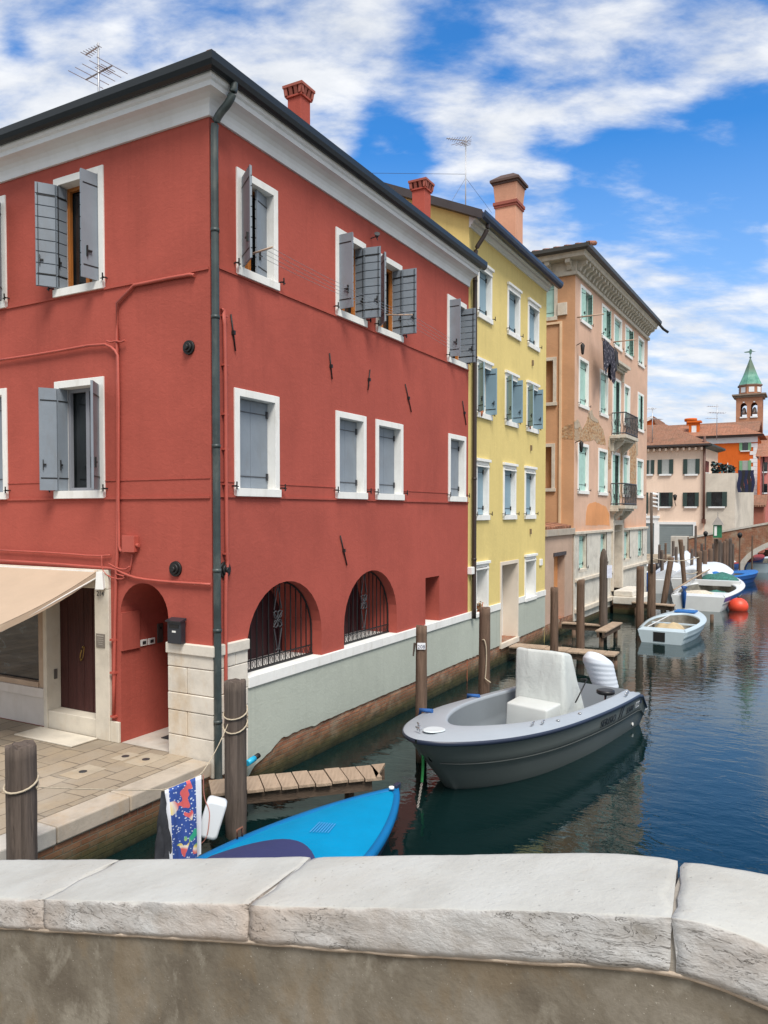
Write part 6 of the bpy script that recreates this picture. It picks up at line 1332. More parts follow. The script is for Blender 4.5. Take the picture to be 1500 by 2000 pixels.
def coping(ta, tb, seed, la=0.0, lb=0.0, gapm=0.003):
    """la / lb bend the end joint lines: lateral shift of the joint at the back"""
    n = max(12, int((tb - ta) / 0.022)); rows = []
    for i in range(n + 1):
        q = i / n; sec = []
        def P(o, z, rough, edge=0.0):
            # o: 0 at the front .. -PW at the back
            kk = -o / PW
            t0_ = ta + gapm + la * kk + 0.017 * fb(Vector((o * 13, seed, z * 9))) * (1 if q < .5 else 0) ; t1_ = tb - gapm + lb * kk + 0.017 * fb(Vector((o * 13, seed + 1.7, z * 9))) * (1 if q >= .5 else 0)
            t = t0_ + (t1_ - t0_) * q; v = Vector((t * 9, o * 9, z * 9 + seed)); nz = fb(v); v2 = Vector((t * 26, o * 26, z * 26 + seed)); n2 = noise.noise(v2)
            endf = min(1, min(q, 1 - q) * n / 1.6)
            return FQ.p(t, o + rough * (nz * .007 + n2 * .004) - (1 - endf) * .004 * (rough > .5), z + (nz * .003 + n2 * .0012) * (.5 if rough < .5 else 1.0) * edge - (1 - endf) * .003 * (1 if rough < .3 else 0))
        def at(q_): return ta + (tb - ta) * q_
        t = at(q); A, B, U_ = zf(t), zb(t), zu(t); ch = 0.5 + 0.5 * noise.noise(Vector((t * 7, seed, 0))); ch2 = max(0, noise.noise(Vector((t * 15, seed + 4, 0)))) * 1.0
        H = A - U_
        sec.append(P(-.03, U_ + .002, 0)); sec.append(P(-.004, U_, .6))
        for f in (.12, .26, .40, .54, .68, .80, .90): sec.append(P(0, U_ + H * f, 1.0, .5))
        e = .003 + .005 * ch + .012 * ch2
        sec.append(P(-.0015, A - e, .8, .5)); sec.append(P(-e * .5, A - e * .28, .5, .4)); sec.append(P(-e * 1.15, A - .001, .2, .3))
        for f in (.09, .2, .33, .46, .6, .74, .87, .95): zt_ = A + (B - A) * f; sec.append(P(-PW * f, zt_, 0.05, .35))
        e2 = .004 + .006 * abs(noise.noise(Vector((t * 14, seed + 8, 0))))
        sec.append(P(-PW + e2, B - .001, .1, .3)); sec.append(P(-PW, B - e2 * 1.1, .3)); sec.append(P(-PW, B - H, .3)); sec.append(P(-PW + .03, B - H, 0))
        rows.append(sec)
    g = MB(); g.grid(rows, 0, True, False); g.poly(rows[0]); g.poly(rows[-1]); o = g.build('coping_stone', m_par, pbr); return o
j = [FQ.t(x, y) for x, y in ((-420, 1740), (82, 1757), (485, 1767), (1312, 1790))]
coping(j[0] - 1.2, j[0], 9.1); coping(j[0], j[1], 1.3, 0, 0.02); coping(j[1], j[2], 4.7, 0.02, 0.0); coping(j[2], j[3], 7.9, -0.0, -0.03, .005); coping(j[3], j[3] + 1.5, 2.2, -0.03 + 0.004, 0, .005); coping(j[3] + 1.5, j[3] + 3.2, 6.2)
for jj in j:
    g = MB(); rws = []
    for kk in range(9):
        f = kk / 8; rws.append([FQ.p(jj - .02, -.012 - (PW - .024) * f, lerp_(zf(jj), zb(jj), f) - .012), FQ.p(jj + .02, -.012 - (PW - .024) * f, lerp_(zf(jj), zb(jj), f) - .012)])
    g.grid([[FQ.p(jj - .02, -.012, zu(jj)), FQ.p(jj + .02, -.012, zu(jj))]] + rws); g.build('joint_mortar', plain('grey_joint_mortar_%d' % int(jj * 100), (.30, .27, .23), .95, .2, 14, .6, 60, .006), pbr)
# cement wall under the coping, mortar bed, deck and the outer spandrel with its arch
tl, tr = j[0] - 2.2, j[3] + 3.2; N_ = 60
g = MB(); rows = []
for i in range(N_ + 1):
    t = tl + (tr - tl) * i / N_; z1 = zu(t) - 0.004; rows.append([FQ.p(t, -.018 + .006 * fb(Vector((t * 2, k * .7, 3))), z1 - (z1 - 2.2) * k / 10) for k in range(11)])
g.grid(rows); rows = []
for i in range(N_ + 1): t = tl + (tr - tl) * i / N_; z1 = zu(t) - .004; rows.append([FQ.p(t, -.018, z1), FQ.p(t, -PW + .02, z1 - 0.0)])
g.grid(rows, 0, False); g.build('parapet_wall', m_concrete, pbr)
g = MB(); rows = []
for i in range(121):
    t = tl + (tr - tl) * i / 120; z1 = zu(t); w_ = .010 + .006 * noise.noise(Vector((t * 8, 0, 0))); rows.append([FQ.p(t, -.03, z1 + .003), FQ.p(t, -.006 + .003 * noise.noise(Vector((t * 20, 0, 5))), z1 + .001), FQ.p(t, -.008 + .003 * noise.noise(Vector((t * 20, 3, 5))), z1 - w_), FQ.p(t, -.03, z1 - w_ * 1.3)])
g.grid(rows); g.build('mortar_bed', plain('pinkish_mortar', (.44, .36, .28), .95, .2, 14, .6, 60, .006), pbr)
# outer side (over the canal)
t_arc0 = -1.2 - 0.2; 
Fout = Fr(FQ.p(0, -PW + .02, 0), N2, U2)
qe = (C0 - FQ.o).dot(N2)          # the quay line in this frame
ac = qe + .35; aw_ = 9.5; arc = [(ac + aw_ / 2 - aw_ / 2 * math.cos(math.pi * k / 20), .1 + 2.0 * math.sin(math.pi * k / 20)) for k in range(21)]
tp = [(tl + (tr - tl) * i / 20, zu(tl + (tr - tl) * i / 20)) for i in range(21)]
outl = [(tl - 2, -1), (ac, -1)] + arc + [(ac + aw_, -1), (ac + aw_ + 3, -1), (ac + aw_ + 3, 2.9)] + list(reversed(tp)) + [(tl - 2, 1.3)]
g = MB(); g.prism(Fr(Fout.o, N2, U2), outl, -.02, 0.0); g.build('spandrel', m_bridgebrick, pbr)
g = MB(); rows = []
for i in range(31):
    t = tl + (tr - tl) * i / 30; zd_ = zu(t) - .42 - .12; rows.append([FQ.p(t, -.3, zd_ - .4), FQ.p(t, .02, zd_ - .4), FQ.p(t, 3.2, zd_ - .4), FQ.p(t, 3.2, zd_ - .75), FQ.p(t, -.3, zd_ - .75)])
g.grid(rows, 0, False, True); g.build('deck', m_pave, pbr)

# ================================================================== MOORING POSTS
def post(px, ytop, Y, r, lab, cat='mooring post', base_z=-0.8, lean=(0, 0), mat=None, name='mooring_post', group='wooden mooring posts in the canal', topc='flat', rope=None, seed=None):
    p = atY(px, ytop, Y); seed = seed if seed is not None else px; H = p.z - base_z; rows = []; n = max(6, int(H / .12)); sg = 18 if Y < 20 else 10
    root = Vector((p.x - lean[0], p.y - lean[1], 0)); o = thing(name, Vector((root.x, root.y, 0)), lab, cat, group)
    for k in range(n + 1):
        f = k / n; z = base_z + H * f; c = Vector((root.x + lean[0] * (z / p.z), root.y + lean[1] * (z / p.z), z)); ring_ = []
        for a in range(sg):
            A = 2 * math.pi * a / sg; rr = r * (1.07 - .09 * f) * (1 + .10 * noise.noise(Vector((math.cos(A) * 1.5, math.sin(A) * 1.5, z * .5 + seed))) + .05 * noise.noise(Vector((math.cos(A) * 5, math.sin(A) * 5, z * 2.0 + seed))))
            if z < .35: rr *= 1 - .10 * max(0, min(1, (.35 - z) / .3))
            dz = (.05 * noise.noise(Vector((math.cos(A) * 2, math.sin(A) * 2, seed))) * r / .12) if k == n else 0
            ring_.append(c + Vector((math.cos(A) * rr, math.sin(A) * rr, dz)))
        rows.append(ring_)
    g = MB(); g.grid(rows, 0, True, True); top = rows[-1]; cen = sum(top, Vector()) / sg
    if topc == 'cone': g.grid([top, [cen.lerp(v, .75) + UP * .22 for v in top], [cen.lerp(v, .3) + UP * .34 for v in top]], 0, True, True)
    inner = [cen.lerp(v, .55) + UP * (.012 if topc == 'flat' else .3) for v in top]
    if topc == 'flat': g.grid([top, inner], 0, False, True)
    g.poly([cen.lerp(v, .28) + UP * .345 for v in top] if topc == 'cone' else inner); g.build('pole', mat or m_post, o); return o, p
m_rope = plain('pale_rope', (0.45, 0.38, 0.28), 0.95, .2, 30, .5, 120, .004)
pA, pAt = post(40, 1455, 7.8, .145, 'thick weathered post at the left edge with a rope tied round it', lean=(.0, .0), mat=m_postdark)
pB, pBt = post(459.5, 1330, 9.9, .138, 'thick weathered post beside the small plank jetty, rope wound round it', mat=m_postdark)
pC, pCt = post(823, 1223, 12.9, .098, 'weathered post with a small white number sign, behind the grey boat bow')
pD, pDt = post(947, 1188, 15.2, .11, 'weathered post with a hanging loop of rope, in front of the grey plinth')
post(1083, 1148, 19.6, .10, 'post at the plank walkway left of the one behind the outboard motor')
post(1134.5, 1134, 21.8, .115, 'post rising right behind the white covered outboard motor')
pG, pGt = post(1179, 1092, 25.3, .135, 'tall dark pointed post with a pale notice on its side', topc='cone', mat=m_postdark)
pH, pHt = post(1250.5, 1107, 27.3, .135, 'split topped post left of the small pale blue boat')
pI, pIt = post(1273, 1102, 30.0, .155, 'stout post carrying a thin dark pole, at the small pale blue boat')
g = MB(); g.tube([Vector((pIt.x, pIt.y, pIt.z - .3)) + Vector((-.05, -.15, 0)), atY(1269.5, 962, 30.0) + Vector((0, -.15, 0))], .055, 8); g.build('thin_pole', m_postdark, pI)
far_posts = [(1288, 1064, 44, .075, 'thin far post just right of the thin dark pole'), (1300, 1061, 46, .07, 'short far post with a tan top, third right of the thin dark pole'), (1311, 1089, 34, .13, 'thick leaning post at the white boat tied nearest the palazzo'), (1315, 1057, 48, .09, 'far post against the grey garage door centre'),
  (1329, 1054, 37, .11, 'tall leaning post in front of the grey garage door right half'), (1344, 1049, 50, .05, 'thin pole at the right edge of the garage door'), (1359, 1027, 49, .075, 'tall dark far pole, tallest near the garage door'), (1366, 1077, 38, .13, 'stout post beside the white covered boat, left of a twin'),
  (1377, 1075, 41, .12, 'stout post standing just right of its twin by the white boat'), (1378, 1046, 52, .05, 'thin pole with a dark knob left of the green lantern'), (1388, 1072, 43, .12, 'broad post under the left side of the green lantern'),
  (1399, 1053, 46, .13, 'front post of the cluster carrying the green lantern'), (1405.5, 1055, 47, .12, 'back post of the cluster carrying the green lantern'), (1415, 1057, 48, .10, 'left post of the trio right of the green lantern'), (1420, 1053, 48.5, .11, 'middle post of the trio right of the green lantern'), (1426.5, 1051, 49, .11, 'right post of the trio right of the green lantern'),
  (1445, 1049, 50, .05, 'thin post with a dark round head before the far bridge'), (1469.5, 1046, 51, .05, 'thin plain pole nearest the far bridge arch')]
for i, (px, yt, Y, r, lab) in enumerate(far_posts):
    o, p = post(px, yt, Y, r, lab, mat=m_post if i % 3 else m_postdark, lean=(((.35, 0) if px == 1311 else (-.3, 0)) if px in (1311, 1329) else (0, 0)))
    if px in (1378, 1445): g = MB(); g.tube([p - UP * .05, p + UP * .1, p + UP * .22, p + UP * .3], .1, 8, 0, True, [.08, .16, .15, .04]); g.build('knob', m_iron, o)
for (px, yt, Y, r) in ((1293, 1075, 40, .09), (1321, 1068, 43, .08), (1335, 1066, 45, .08), (1352, 1072, 43, .09), (1371, 1062, 47, .08), (1394, 1062, 50, .09), (1410, 1060, 51, .08), (1432, 1062, 50, .08)):
    post(px, yt, Y, r, 'one of the plain slim posts crowded in the far row before the brick bridge', group='plain slim posts in the far row', mat=m_postdark, lean=(random.uniform(-.12, .12), 0))
# green lantern on the cluster
lp = atY(1401.5, 1050, 45.6); lan = thing('channel_lantern', lp, 'green and white channel lantern with a pointed roof on a post cluster', 'lantern')
m_lgreen = plain('lantern_green', (.02, .16, .07), .5)
g = MB(); fl = Fr(lp, N2, -U2); g.box(fl, -.22, .22, -.22, .22, lp.z, lp.z + .75, 0); g.build('body', m_lgreen, lan)
g = MB(); g.box(fl, -.16, -.02, .221, .235, lp.z + .12, lp.z + .68); g.build('white_panel', m_white, lan)
g = MB(); g.hexa([fl.p(-.3, -.3, lp.z + .751), fl.p(.3, -.3, lp.z + .751), fl.p(.3, .3, lp.z + .751), fl.p(-.3, .3, lp.z + .751), fl.p(-.02, -.02, lp.z + 1.25), fl.p(.02, -.02, lp.z + 1.25), fl.p(.02, .02, lp.z + 1.25), fl.p(-.02, .02, lp.z + 1.25)]); g.tube([fl.p(0, 0, lp.z + 1.2), fl.p(0, 0, lp.z + 1.5)], .02, 5); g.build('roof', plain('lantern_roof', (.22, .20, .18), .6), lan)
# number sign and dangling wood on post C, notice on post G
tc_ = Vector((0 - pCt.x, -pCt.y, 0)).normalized(); fs = Fr(Vector((pCt.x, pCt.y, 0)) + tc_ * .103, Vector((-tc_.y, tc_.x, 0)), tc_)
zsg = atY(825, 1262, 12.8).z; g = MB(); g.box(fs, -.068, .068, 0, .008, zsg - .055, zsg + .055); so = g.build('number_sign', plain('sign_white', (.75, .76, .78), .5, .03), pC, bevel=.003)
text(so, 'sign_number', '208', .085, fs.p(0, .0095, zsg - .012), fs.u, UP, plain('sign_ink', (.03, .04, .10), .5), ext=.0006)
g = MB(); g.tube([fs.p(-.11, -.08, pCt.z - .28), fs.p(-.135, -.08, pCt.z - .5)], .02, 5, 0, True, [.022, .012]); g.build('splinter', m_postdark, pC)
tg_ = Vector((.35, -1, 0)).normalized(); fs = Fr(Vector((pGt.x, pGt.y, 0)) + tg_ * .14, Vector((-tg_.y, tg_.x, 0)), tg_); za, zb_ = atY(1190, 1104, 25.2).z, atY(1190, 1129, 25.2).z
g = MB(); g.box(fs, .03, .22, 0, .012, zb_, za); g.build('notice', plain('pale_notice', (.58, .60, .70), .6, .15, 12), pG)
# ropes round the posts
def coil(parent, p, r, z, n=2.2, rr=.011, tilt=.05):
    g = MB(); g.tube([Vector((p.x + math.cos(a) * (r + rr), p.y + math.sin(a) * (r + rr), z + tilt * math.sin(a) + .012 * a)) for a in [k * .35 for k in range(int(n * 18))]], rr, 6); return g.build('rope_turns', m_rope, parent)
zA = atY(40, 1540, 7.8).z; coil(pA, pAt, .15, zA, 1.6)
zB = atY(460, 1402, 9.9).z; coil(pB, pBt, .145, zB + .02, 1.3, .010, .06); coil(pB, pBt, .145, zB - .13, 1.2, .010, .09)
g = MB(); d_ = Vector((0 - pDt.x, -pDt.y, 0)).normalized(); z0 = atY(947, 1250, 15.1).z; g.tube(smooth_path([Vector((pDt.x - .05, pDt.y, 0)) + d_ * .1 + UP * z0, Vector((pDt.x + .0, pDt.y, 0)) + d_ * .15 + UP * (z0 + .02), Vector((pDt.x + .04, pDt.y, 0)) + d_ * .14 + UP * (z0 - .2), Vector((pDt.x + .02, pDt.y, 0)) + d_ * .14 + UP * (z0 - .7), Vector((pDt.x + .0, pDt.y, 0)) + d_ * .15 + UP * (z0 - .75), Vector((pDt.x + .12, pDt.y, 0)) + d_ * .2 + UP * (z0 - .82)], 2), .012, 6); g.build('rope', m_rope, pD)
def rope(name, pts, r, lab, mat=m_rope, cat='rope', sm=2, group=None):
    g = MB(); g.tube(smooth_path([Vector(p) for p in pts], sm), r, 6); o = g.build(name, mat); return tag(o, lab, cat, group)
def sag(a, b, s, n=8): return [Vector(a).lerp(Vector(b), k / n) - UP * s * 4 * (k / n) * (1 - k / n) for k in range(n + 1)]
rA = atY(68, 1537, 7.8); rT0 = atY(321, 1543, 9.0); rT1 = atY(392, 1513, 9.25); rB = atY(443, 1404, 9.8)
rope('clothesline', [rA] + sag(rA, rT0, .01)[1:-1] + [rT0, rT0.lerp(rT1, .5) - UP * .01, rT1] + sag(rT1, atY(446, 1412, 9.8), .05)[1:-1] + [atY(446, 1412, 9.8)], .006, 'thin pale clothesline tied between the two thick near posts', cat='clothesline')

# towel, dark clothes, white fender
twl = NT('patterned_beach_towel'); uv = twl.map(twl.pos(), (1, .25, 1)); vo = twl.n('ShaderNodeTexVoronoi'); twl.l(twl.map(uv, (30, 30, 30)), vo.inputs['Vector']); vo.inputs['Scale'].default_value = 1.0
dots = twl.rng(vo.outputs['Distance'], .20, .30, 1, 0); nn_ = twl.noise(twl.map(uv, (1.5, 1, 1), loc=(1, 3, 0)), 6.0, 0.0, .5, .8); hue = twl.noise(twl.map(uv, (1, 1, 1), loc=(4, 2, 0)), 3.4, 0, .5)
basec = twl.mix(dots, (.03, .075, .30), (.55, .62, .75)); fig = twl.ramp(hue, [(.38, (.03, .35, .22)), (.46, (.72, .55, .12)), (.54, (.75, .68, .60)), (.62, (.65, .12, .12))]); col = twl.mix(twl.rng(nn_, .585, .595), basec, fig); twl.base(col); twl.set(.95); twl.bump(twl.noise(twl.pos(), 200, 2, .5), .4, .003)
m_towelw = plain('towel_white_edge', (.70, .72, .78), .95, .05)
tw0 = (rT0 + rT1) / 2; tow = thing('beach_towel', tw0, 'blue towel with colourful figures and white edges hanging from the clothesline', 'towel')
H_ = .98; side = (rT1 - rT0); L_ = side.length; su = side.normalized(); sn = Vector((su.y, -su.x, 0)).normalized()
def towel_pt(q, v, off=0.0):
    a = rT0.lerp(rT1, q); return a - UP * (v * H_) + sn * (off + (.022 * math.sin(q * 9 + v * 2) + .012 * math.sin(q * 21 - v * 3)) * min(1, v * 3)) + su * (.05 * v * (0.5 - q) + 0.03 * v)
for (q0, q1, mt, nm) in ((0, .10, m_towelw, 'towel_edge'), (.10, .84, twl.m, 'towel_cloth'), (.84, 1.0, m_towelw, 'towel_edge')):
    g = MB(); g.grid([[towel_pt(q0 + (q1 - q0) * i / 16, jv / 20, .014) if jv >= 0 else towel_pt(q0 + (q1 - q0) * i / 16, -jv / 20 * .6, -.014) for jv in range(-20, 21)] for i in range(17)]); o = g.build(nm, mt, tow)
dk = thing('dark_clothes', rT0, 'bundle of dark grey clothes hanging left of the blue towel', 'clothes')
m_dk = plain('charcoal_cloth', (.035, .037, .045), .95, .35, 6, .3); g = MB(); a0 = atY(318, 1546, 8.98)
for (dx, w0, w1, l0, l1, ph) in ((0, .015, .07, 0, .62, 0), (-.045, .015, .06, .25, .9, 1), (.03, .02, .08, .2, .95, 2)):
    rows = []
    for jv in range(15):
        f = jv / 14; ww = w0 + (w1 - w0) * min(1, f * 2.0); c = a0 + su * (dx * (0.3 + f)) - UP * (l0 + (l1 - l0) * f); rows.append([c + su * (ww * math.cos(k * math.pi / 5)) + sn * (.03 * math.sin(k * math.pi / 5) + .015 * math.sin(f * 9 + k + ph)) for k in range(11)])
    g.grid(rows)
g.build('cloth', m_dk, dk)
fe = atY(415, 1597, 9.45); fen = thing('white_fender', fe, 'white plastic can hung as a fender between the towel and the thick post', 'fender')
bm_f = Fr(fe, Vector((math.cos(R(8)), math.sin(R(8)), 0)), Vector((math.sin(R(8)), -math.cos(R(8)), 0))); g = MB()
ct_, st_ = math.cos(R(-17)), math.sin(R(-17)); 
def can(x, o, z): return bm_f.p(x * ct_ - z * -st_ * -1, o, fe.z + x * st_ + z * ct_)
hx, hz2 = .125, .245; prof = []
rc = .055
for (cx_, cz_, a0_) in ((hx - rc, hz2 - rc, 0), (-hx + rc, hz2 - rc, 90), (-hx + rc, -hz2 + rc, 180), (hx - rc, -hz2 + rc, 270)):
    for k in range(6): A = R(a0_ + k * 18); prof.append((cx_ + rc * math.cos(A), cz_ + rc * math.sin(A)))
rows = [[can(x * s_, o_, z * s_) for x, z in prof] for s_, o_ in ((.8, -.09), (.94, -.085), (1, -.06), (1, .06), (.94, .085), (.8, .09))]
g.grid(rows, 0, True, True); g.poly(rows[0]); g.poly(rows[-1]); g.build('can_body', plain('white_plastic', (.72, .76, .80), .35, .03, 2, .05, spec=.5), fen)
g = MB(); g.tube(smooth_path([atY(397, 1514, 9.3), atY(398, 1560, 9.35), can(-.06, .09, .12), can(-.02, .10, -.05), can(.0, .10, -.2), can(-.03, .05, -.32), can(-.14, .02, -.38)], 2), .006, 5); g.build('red_cord', plain('red_cord', (.50, .20, .16), .9), fen)

# ================================================================== JETTIES
def jetty(name, a, b, wvec, zt, nb, lab, th=.045, beams=True, group='plank jetties along the canal wall', legs=(), pieces=None, tip=0):
    a, b = Vector((a[0], a[1], 0)), Vector((b[0], b[1], 0)); u = (b - a); L = u.length; fr = Fr(a, u, wvec); W_ = Vector(wvec).length; o = thing(name, (a.x, a.y, zt), lab, 'jetty', group)
    step = L / nb
    for k in range(nb):
        g = MB(); j1 = random.uniform(-.02, .02); j2 = random.uniform(-.02, .02); dz = random.uniform(-.006, .006); t0_, t1_ = k * step + .008, (k + 1) * step - .008
        tcut = tip if k == nb - 1 else 0
        g.hexa([fr.p(t0_, j1, zt - th + dz), fr.p(t1_ - tcut, j1 + .0, zt - th + dz), fr.p(t1_, W_ + j2, zt - th + dz), fr.p(t0_, W_ + j2, zt - th + dz), fr.p(t0_, j1, zt + dz), fr.p(t1_ - tcut, j1, zt + dz), fr.p(t1_, W_ + j2, zt + dz), fr.p(t0_, W_ + j2, zt + dz)]); g.build('plank', m_plank, o, bevel=.004)
    for off in (.07, W_ - .12): g = MB(); g.box(fr, 0, L - .05 - tip * (off < .1), off, off + .07, zt - th - .17, zt - th - .006); g.build('beam', m_beam, o)
    for (t, off) in legs: g = MB(); q = fr.p(t, off, 0); g.tube([q + UP * -.8, q + UP * (zt - th - .18)], .07, 8); g.build('leg', m_post, o)
    return o
zj = .42; a = atZ(412, 1551, zj); b = atZ(722, 1519, zj); c = atZ(706, 1494.5, zj); d = atZ(753, 1490, zj)
uj = (b - a).normalized(); nj = Vector((-uj.y, uj.x, 0)); Wj = (c - b).dot(nj); 
jetty('plank_jetty', a, a + uj * ((d - a).dot(uj)), nj * Wj, zj, 11, 'small plank jetty running out beside the thick post, above the blue boat', legs=((.3, .3), (2.0, .35)), tip=.30)
t2a = F2.t(990, 1262, 0) ; o2 = 2.9
a = F2.p(t2a - .15, .1, 0); b = F2.p(t2a - .15, 3.0, 0); jetty('plank_jetty', a, b, U2 * .62, .47, 9, 'plank walkway from the yellow house door to the posts behind the grey boat', legs=((2.8, .1), (2.8, .5), (1.4, .3)))
tq = F2.t(1190, 1222, 0)
a = Vector(atZ(1096, 1216, .5)); b = Vector(atZ(1190, 1222, .5)); jetty('plank_jetty', a, b, U2 * .3, .5, 2, 'narrow walkway from the orange door wall to the pointed post', legs=((.4, .1),))
a = Vector(atZ(1185, 1233, .52)); b = Vector(atZ(1217, 1215.5, .52)); u_ = (b - a).normalized(); jetty('plank_jetty', a, b, Vector((-u_.y, u_.x, 0)) * .36, .52, 1, 'single pale plank landing at the end of the narrow walkway', legs=((.15, .2), ((b - a).length - .2, .2)))
a = Vector(atZ(1233, 1176, .55)); b = Vector(atZ(1316, 1183, .55)); jetty('plank_jetty', a, b, U2 * .5, .55, 6, 'dark plank jetty behind the small pale blue boat', legs=((.2, .1), (1.6, .3), (3.2, .1)))
# cyan capped pipe and a stone foot by the jetty
a = atY(497, 1481, 11.5); b = atY(483, 1491, 11.35); pp = thing('drain_hose', a, 'short dark hose with a bright blue end at the foot of the grey plinth', 'hose'); g = MB(); g.tube([a + (a - b) * .6, a], .04, 10); g.build('hose', m_iron, pp); g = MB(); g.tube([a, b], .045, 12); g.build('blue_end', plain('bright_blue_plastic', (.02, .38, .62), .4), pp)
# ================================================================== BOATS
def lerp(a, b, q): return a + (b - a) * q
def shell(fr, L, B, zs, zk, rim, mats, parent, nst=34, sections=None, full=.5, pw=2.3, qw=1.8, stern_b=.86, rake=.5, deckz=0.0, cockpit=None, floor=.15, rubmat=None, name='hull', flare=.80, deckmat=None, innermat=None, stern_drop=0.0):
    """boat hull: fr origin = stern centre at the water, u = toward the bow, n = one side. zs(s) rim height, zk(s) keel depth.
       cockpit = (s0, s1, side deck width)"""
    def bh(s):
        if s < full: return B * lerp(stern_b, 1.0, math.sin(s / full * math.pi / 2))
        q = (s - full) / (1 - full); return B * max(0.0, 1 - q ** pw) ** (1 / qw)
    def bw(s):
        q = max(0, (s - full * .6) / (1 - full * .6)); return bh(min(s, .985)) * flare * (1 - .55 * q ** 1.6) if s < 1 else 0.0
    S = [1 - (1 - k / nst) ** 1.7 for k in range(nst + 1)]
    def xat(s, f): return L * s - (rake * (1 - f) ** 1.0) * max(0, (s - .55) / .45) ** 1.5
    rows = []
    fr_ = [1.0, .93, .86, .72, .62, .60, .45, .30, .15, .0]
    for s in S:
        z1 = zs(s); r = []
        if stern_drop and s < .06: z1 -= stern_drop * (1 - s / .06) ** 2
        for sg in (1,):
            for f in fr_:
                z = lerp(-.12, z1, f); b_ = lerp(bw(s), bh(s), f ** .8) + (.018 * B if f in (.62,) else 0) ; r.append((xat(s, max(f, 0)), b_, z))
            r.append((xat(s, -.25), bw(s) * .45, zk(s) * .6)); r.append((xat(s, -.3), 0, zk(s)))
        rows.append(r)
    g = MB(); R1 = [[fr.p(x, b, z) for x, b, z in r] for r in rows]; R2 = [[fr.p(x, -b, z) for x, b, z in r] for r in rows]
    g.grid(R1); g.grid(R2); g.poly(R1[0] + R2[0][::-1][1:]); hull = g.build(name, mats[0], parent)
    # rub rail
    if rubmat:
        rr = MB()
        for sg in (1, -1): rr.tube([fr.p(r[0][0], sg * (r[0][1] + .012), r[0][2] - .035) for r in rows] , .03, 6)
        rr.build('rub_rail', rubmat, parent)
    # deck with cockpit opening
    if cockpit:
        s0, s1, dw = cockpit; n2 = 28
        def outer(k): s = 1 - (1 - k / n2) ** 1.7; z1 = zs(s) - (stern_drop * (1 - s / .06) ** 2 if stern_drop and s < .06 else 0); return xat(s, 1), bh(s), z1
        def inner(k):
            q = 1 - (1 - k / n2) ** 1.7; s = lerp(s0, s1, q); lim = max(0.0, bh(s) - dw); c = (1 - max(0, (q - .35) / .65) ** 2.6) ** .5 if q < 1 else 0; return L * s, min(lim, (B - dw)) * c, zs(s)
        P_, Q_ = [], []
        for k in range(n2 + 1): x, b, z = outer(k); P_.append((x, b, z)); x, b, z = inner(k); Q_.append((x, b, z))
        P_ = P_ + [(x, -b, z) for x, b, z in P_[::-1][1:]]; Q_ = Q_ + [(x, -b, z) for x, b, z in Q_[::-1][1:]]
        def mixp(a, b, f, dz): return fr.p(lerp(a[0], b[0], f), lerp(a[1], b[1], f), lerp(a[2], b[2], f) + dz)
        g = MB(); rws = [[mixp(a, b, 0, 0), mixp(a, b, .07, .025), mixp(a, b, .30, .04 + deckz), mixp(a, b, .34, .055 + deckz), mixp(a, b, .82, .06 + deckz), mixp(a, b, .93, .075 + deckz), mixp(a, b, 1.0, .065 + deckz), mixp(a, b, 1.0, .02)] for a, b in zip(P_, Q_)]
        g.grid(rws); g.quad(rws[0][0], rws[-1][0], rws[-1][-2], rws[0][-2]); g.quad(rws[0][-2], rws[-1][-2], fr.p(Q_[-1][0] - .0, Q_[-1][1], floor), fr.p(Q_[0][0], Q_[0][1], floor)); g.build('deck', deckmat or mats[1], parent)
        g = MB(); rws = [[fr.p(b[0], b[1], b[2] + .02), fr.p(lerp(b[0], L * .5, .01), b[1] * .985, lerp(b[2], floor, .5)), fr.p(lerp(b[0], L * .5, .03), b[1] * .95, floor)] for b in Q_]
        g.grid(rws); g.face_tess([r[2] for r in rws]); g.build('cockpit', innermat or mats[1], parent)
    return bh, zs, xat, rows

# ---- big grey motor boat
A_ = atZ(800, 1440, .93); B_ = atZ(1263, 1344, .74); ax_ang = R(50.4); axd = Vector((math.cos(ax_ang), math.sin(ax_ang), 0)); perp = Vector((-math.sin(ax_ang), math.cos(ax_ang), 0)); BW = 1.12
Sm = Vector((B_.x, B_.y, 0)) + perp * BW * .90; Lg = (Sm - Vector((A_.x, A_.y, 0))).dot(axd) + .05
FG_ = Fr(Sm, -axd, -perp); GB = thing('motor_boat', Sm, 'large grey open motor boat with white covered console and outboard, moored by the red house', 'boat')
m_ghull = plain('grey_gelcoat_hull', (.112, .126, .12), .36, .06, 1.2, .03, 8, .01, spec=.35); m_gdeck = plain('pale_grey_deck', (.33, .365, .40), .5, .04, 1.5, .05, spec=.4); m_gin = plain('grey_cockpit_lining', (.20, .225, .245), .55, .05, 2, .05); m_navy = plain('navy_rub_rail', (.02, .028, .055), .4, .1, 2, .05)
zsg_ = lambda s: .70 + .24 * max(0, (s - .15) / .85) ** 1.4
bh, zs_, xat, grow = shell(FG_, Lg, BW, zsg_, lambda s: -.35 + .3 * max(0, (s - .7) / .3) ** 2, None, [m_ghull, m_gdeck], GB, nst=44, full=.48, pw=2.5, qw=1.75, stern_b=.90, rake=.95, cockpit=(.075, .845, .25), floor=.12, rubmat=None, flare=.80, deckmat=m_gdeck, innermat=m_gin, stern_drop=.30)
g = MB()
for sg in (1, -1):
    rws = []
    for r in grow: x, b, z = r[0]; rws.append([FG_.p(x, sg * b, z + .003), FG_.p(x + .005, sg * (b + .018), z - .01), FG_.p(x + .005, sg * (b + .020), z - .045), FG_.p(x, sg * (b + .0), z - .065)])
    g.grid(rws)
g.build('rub_rail', m_navy, GB)
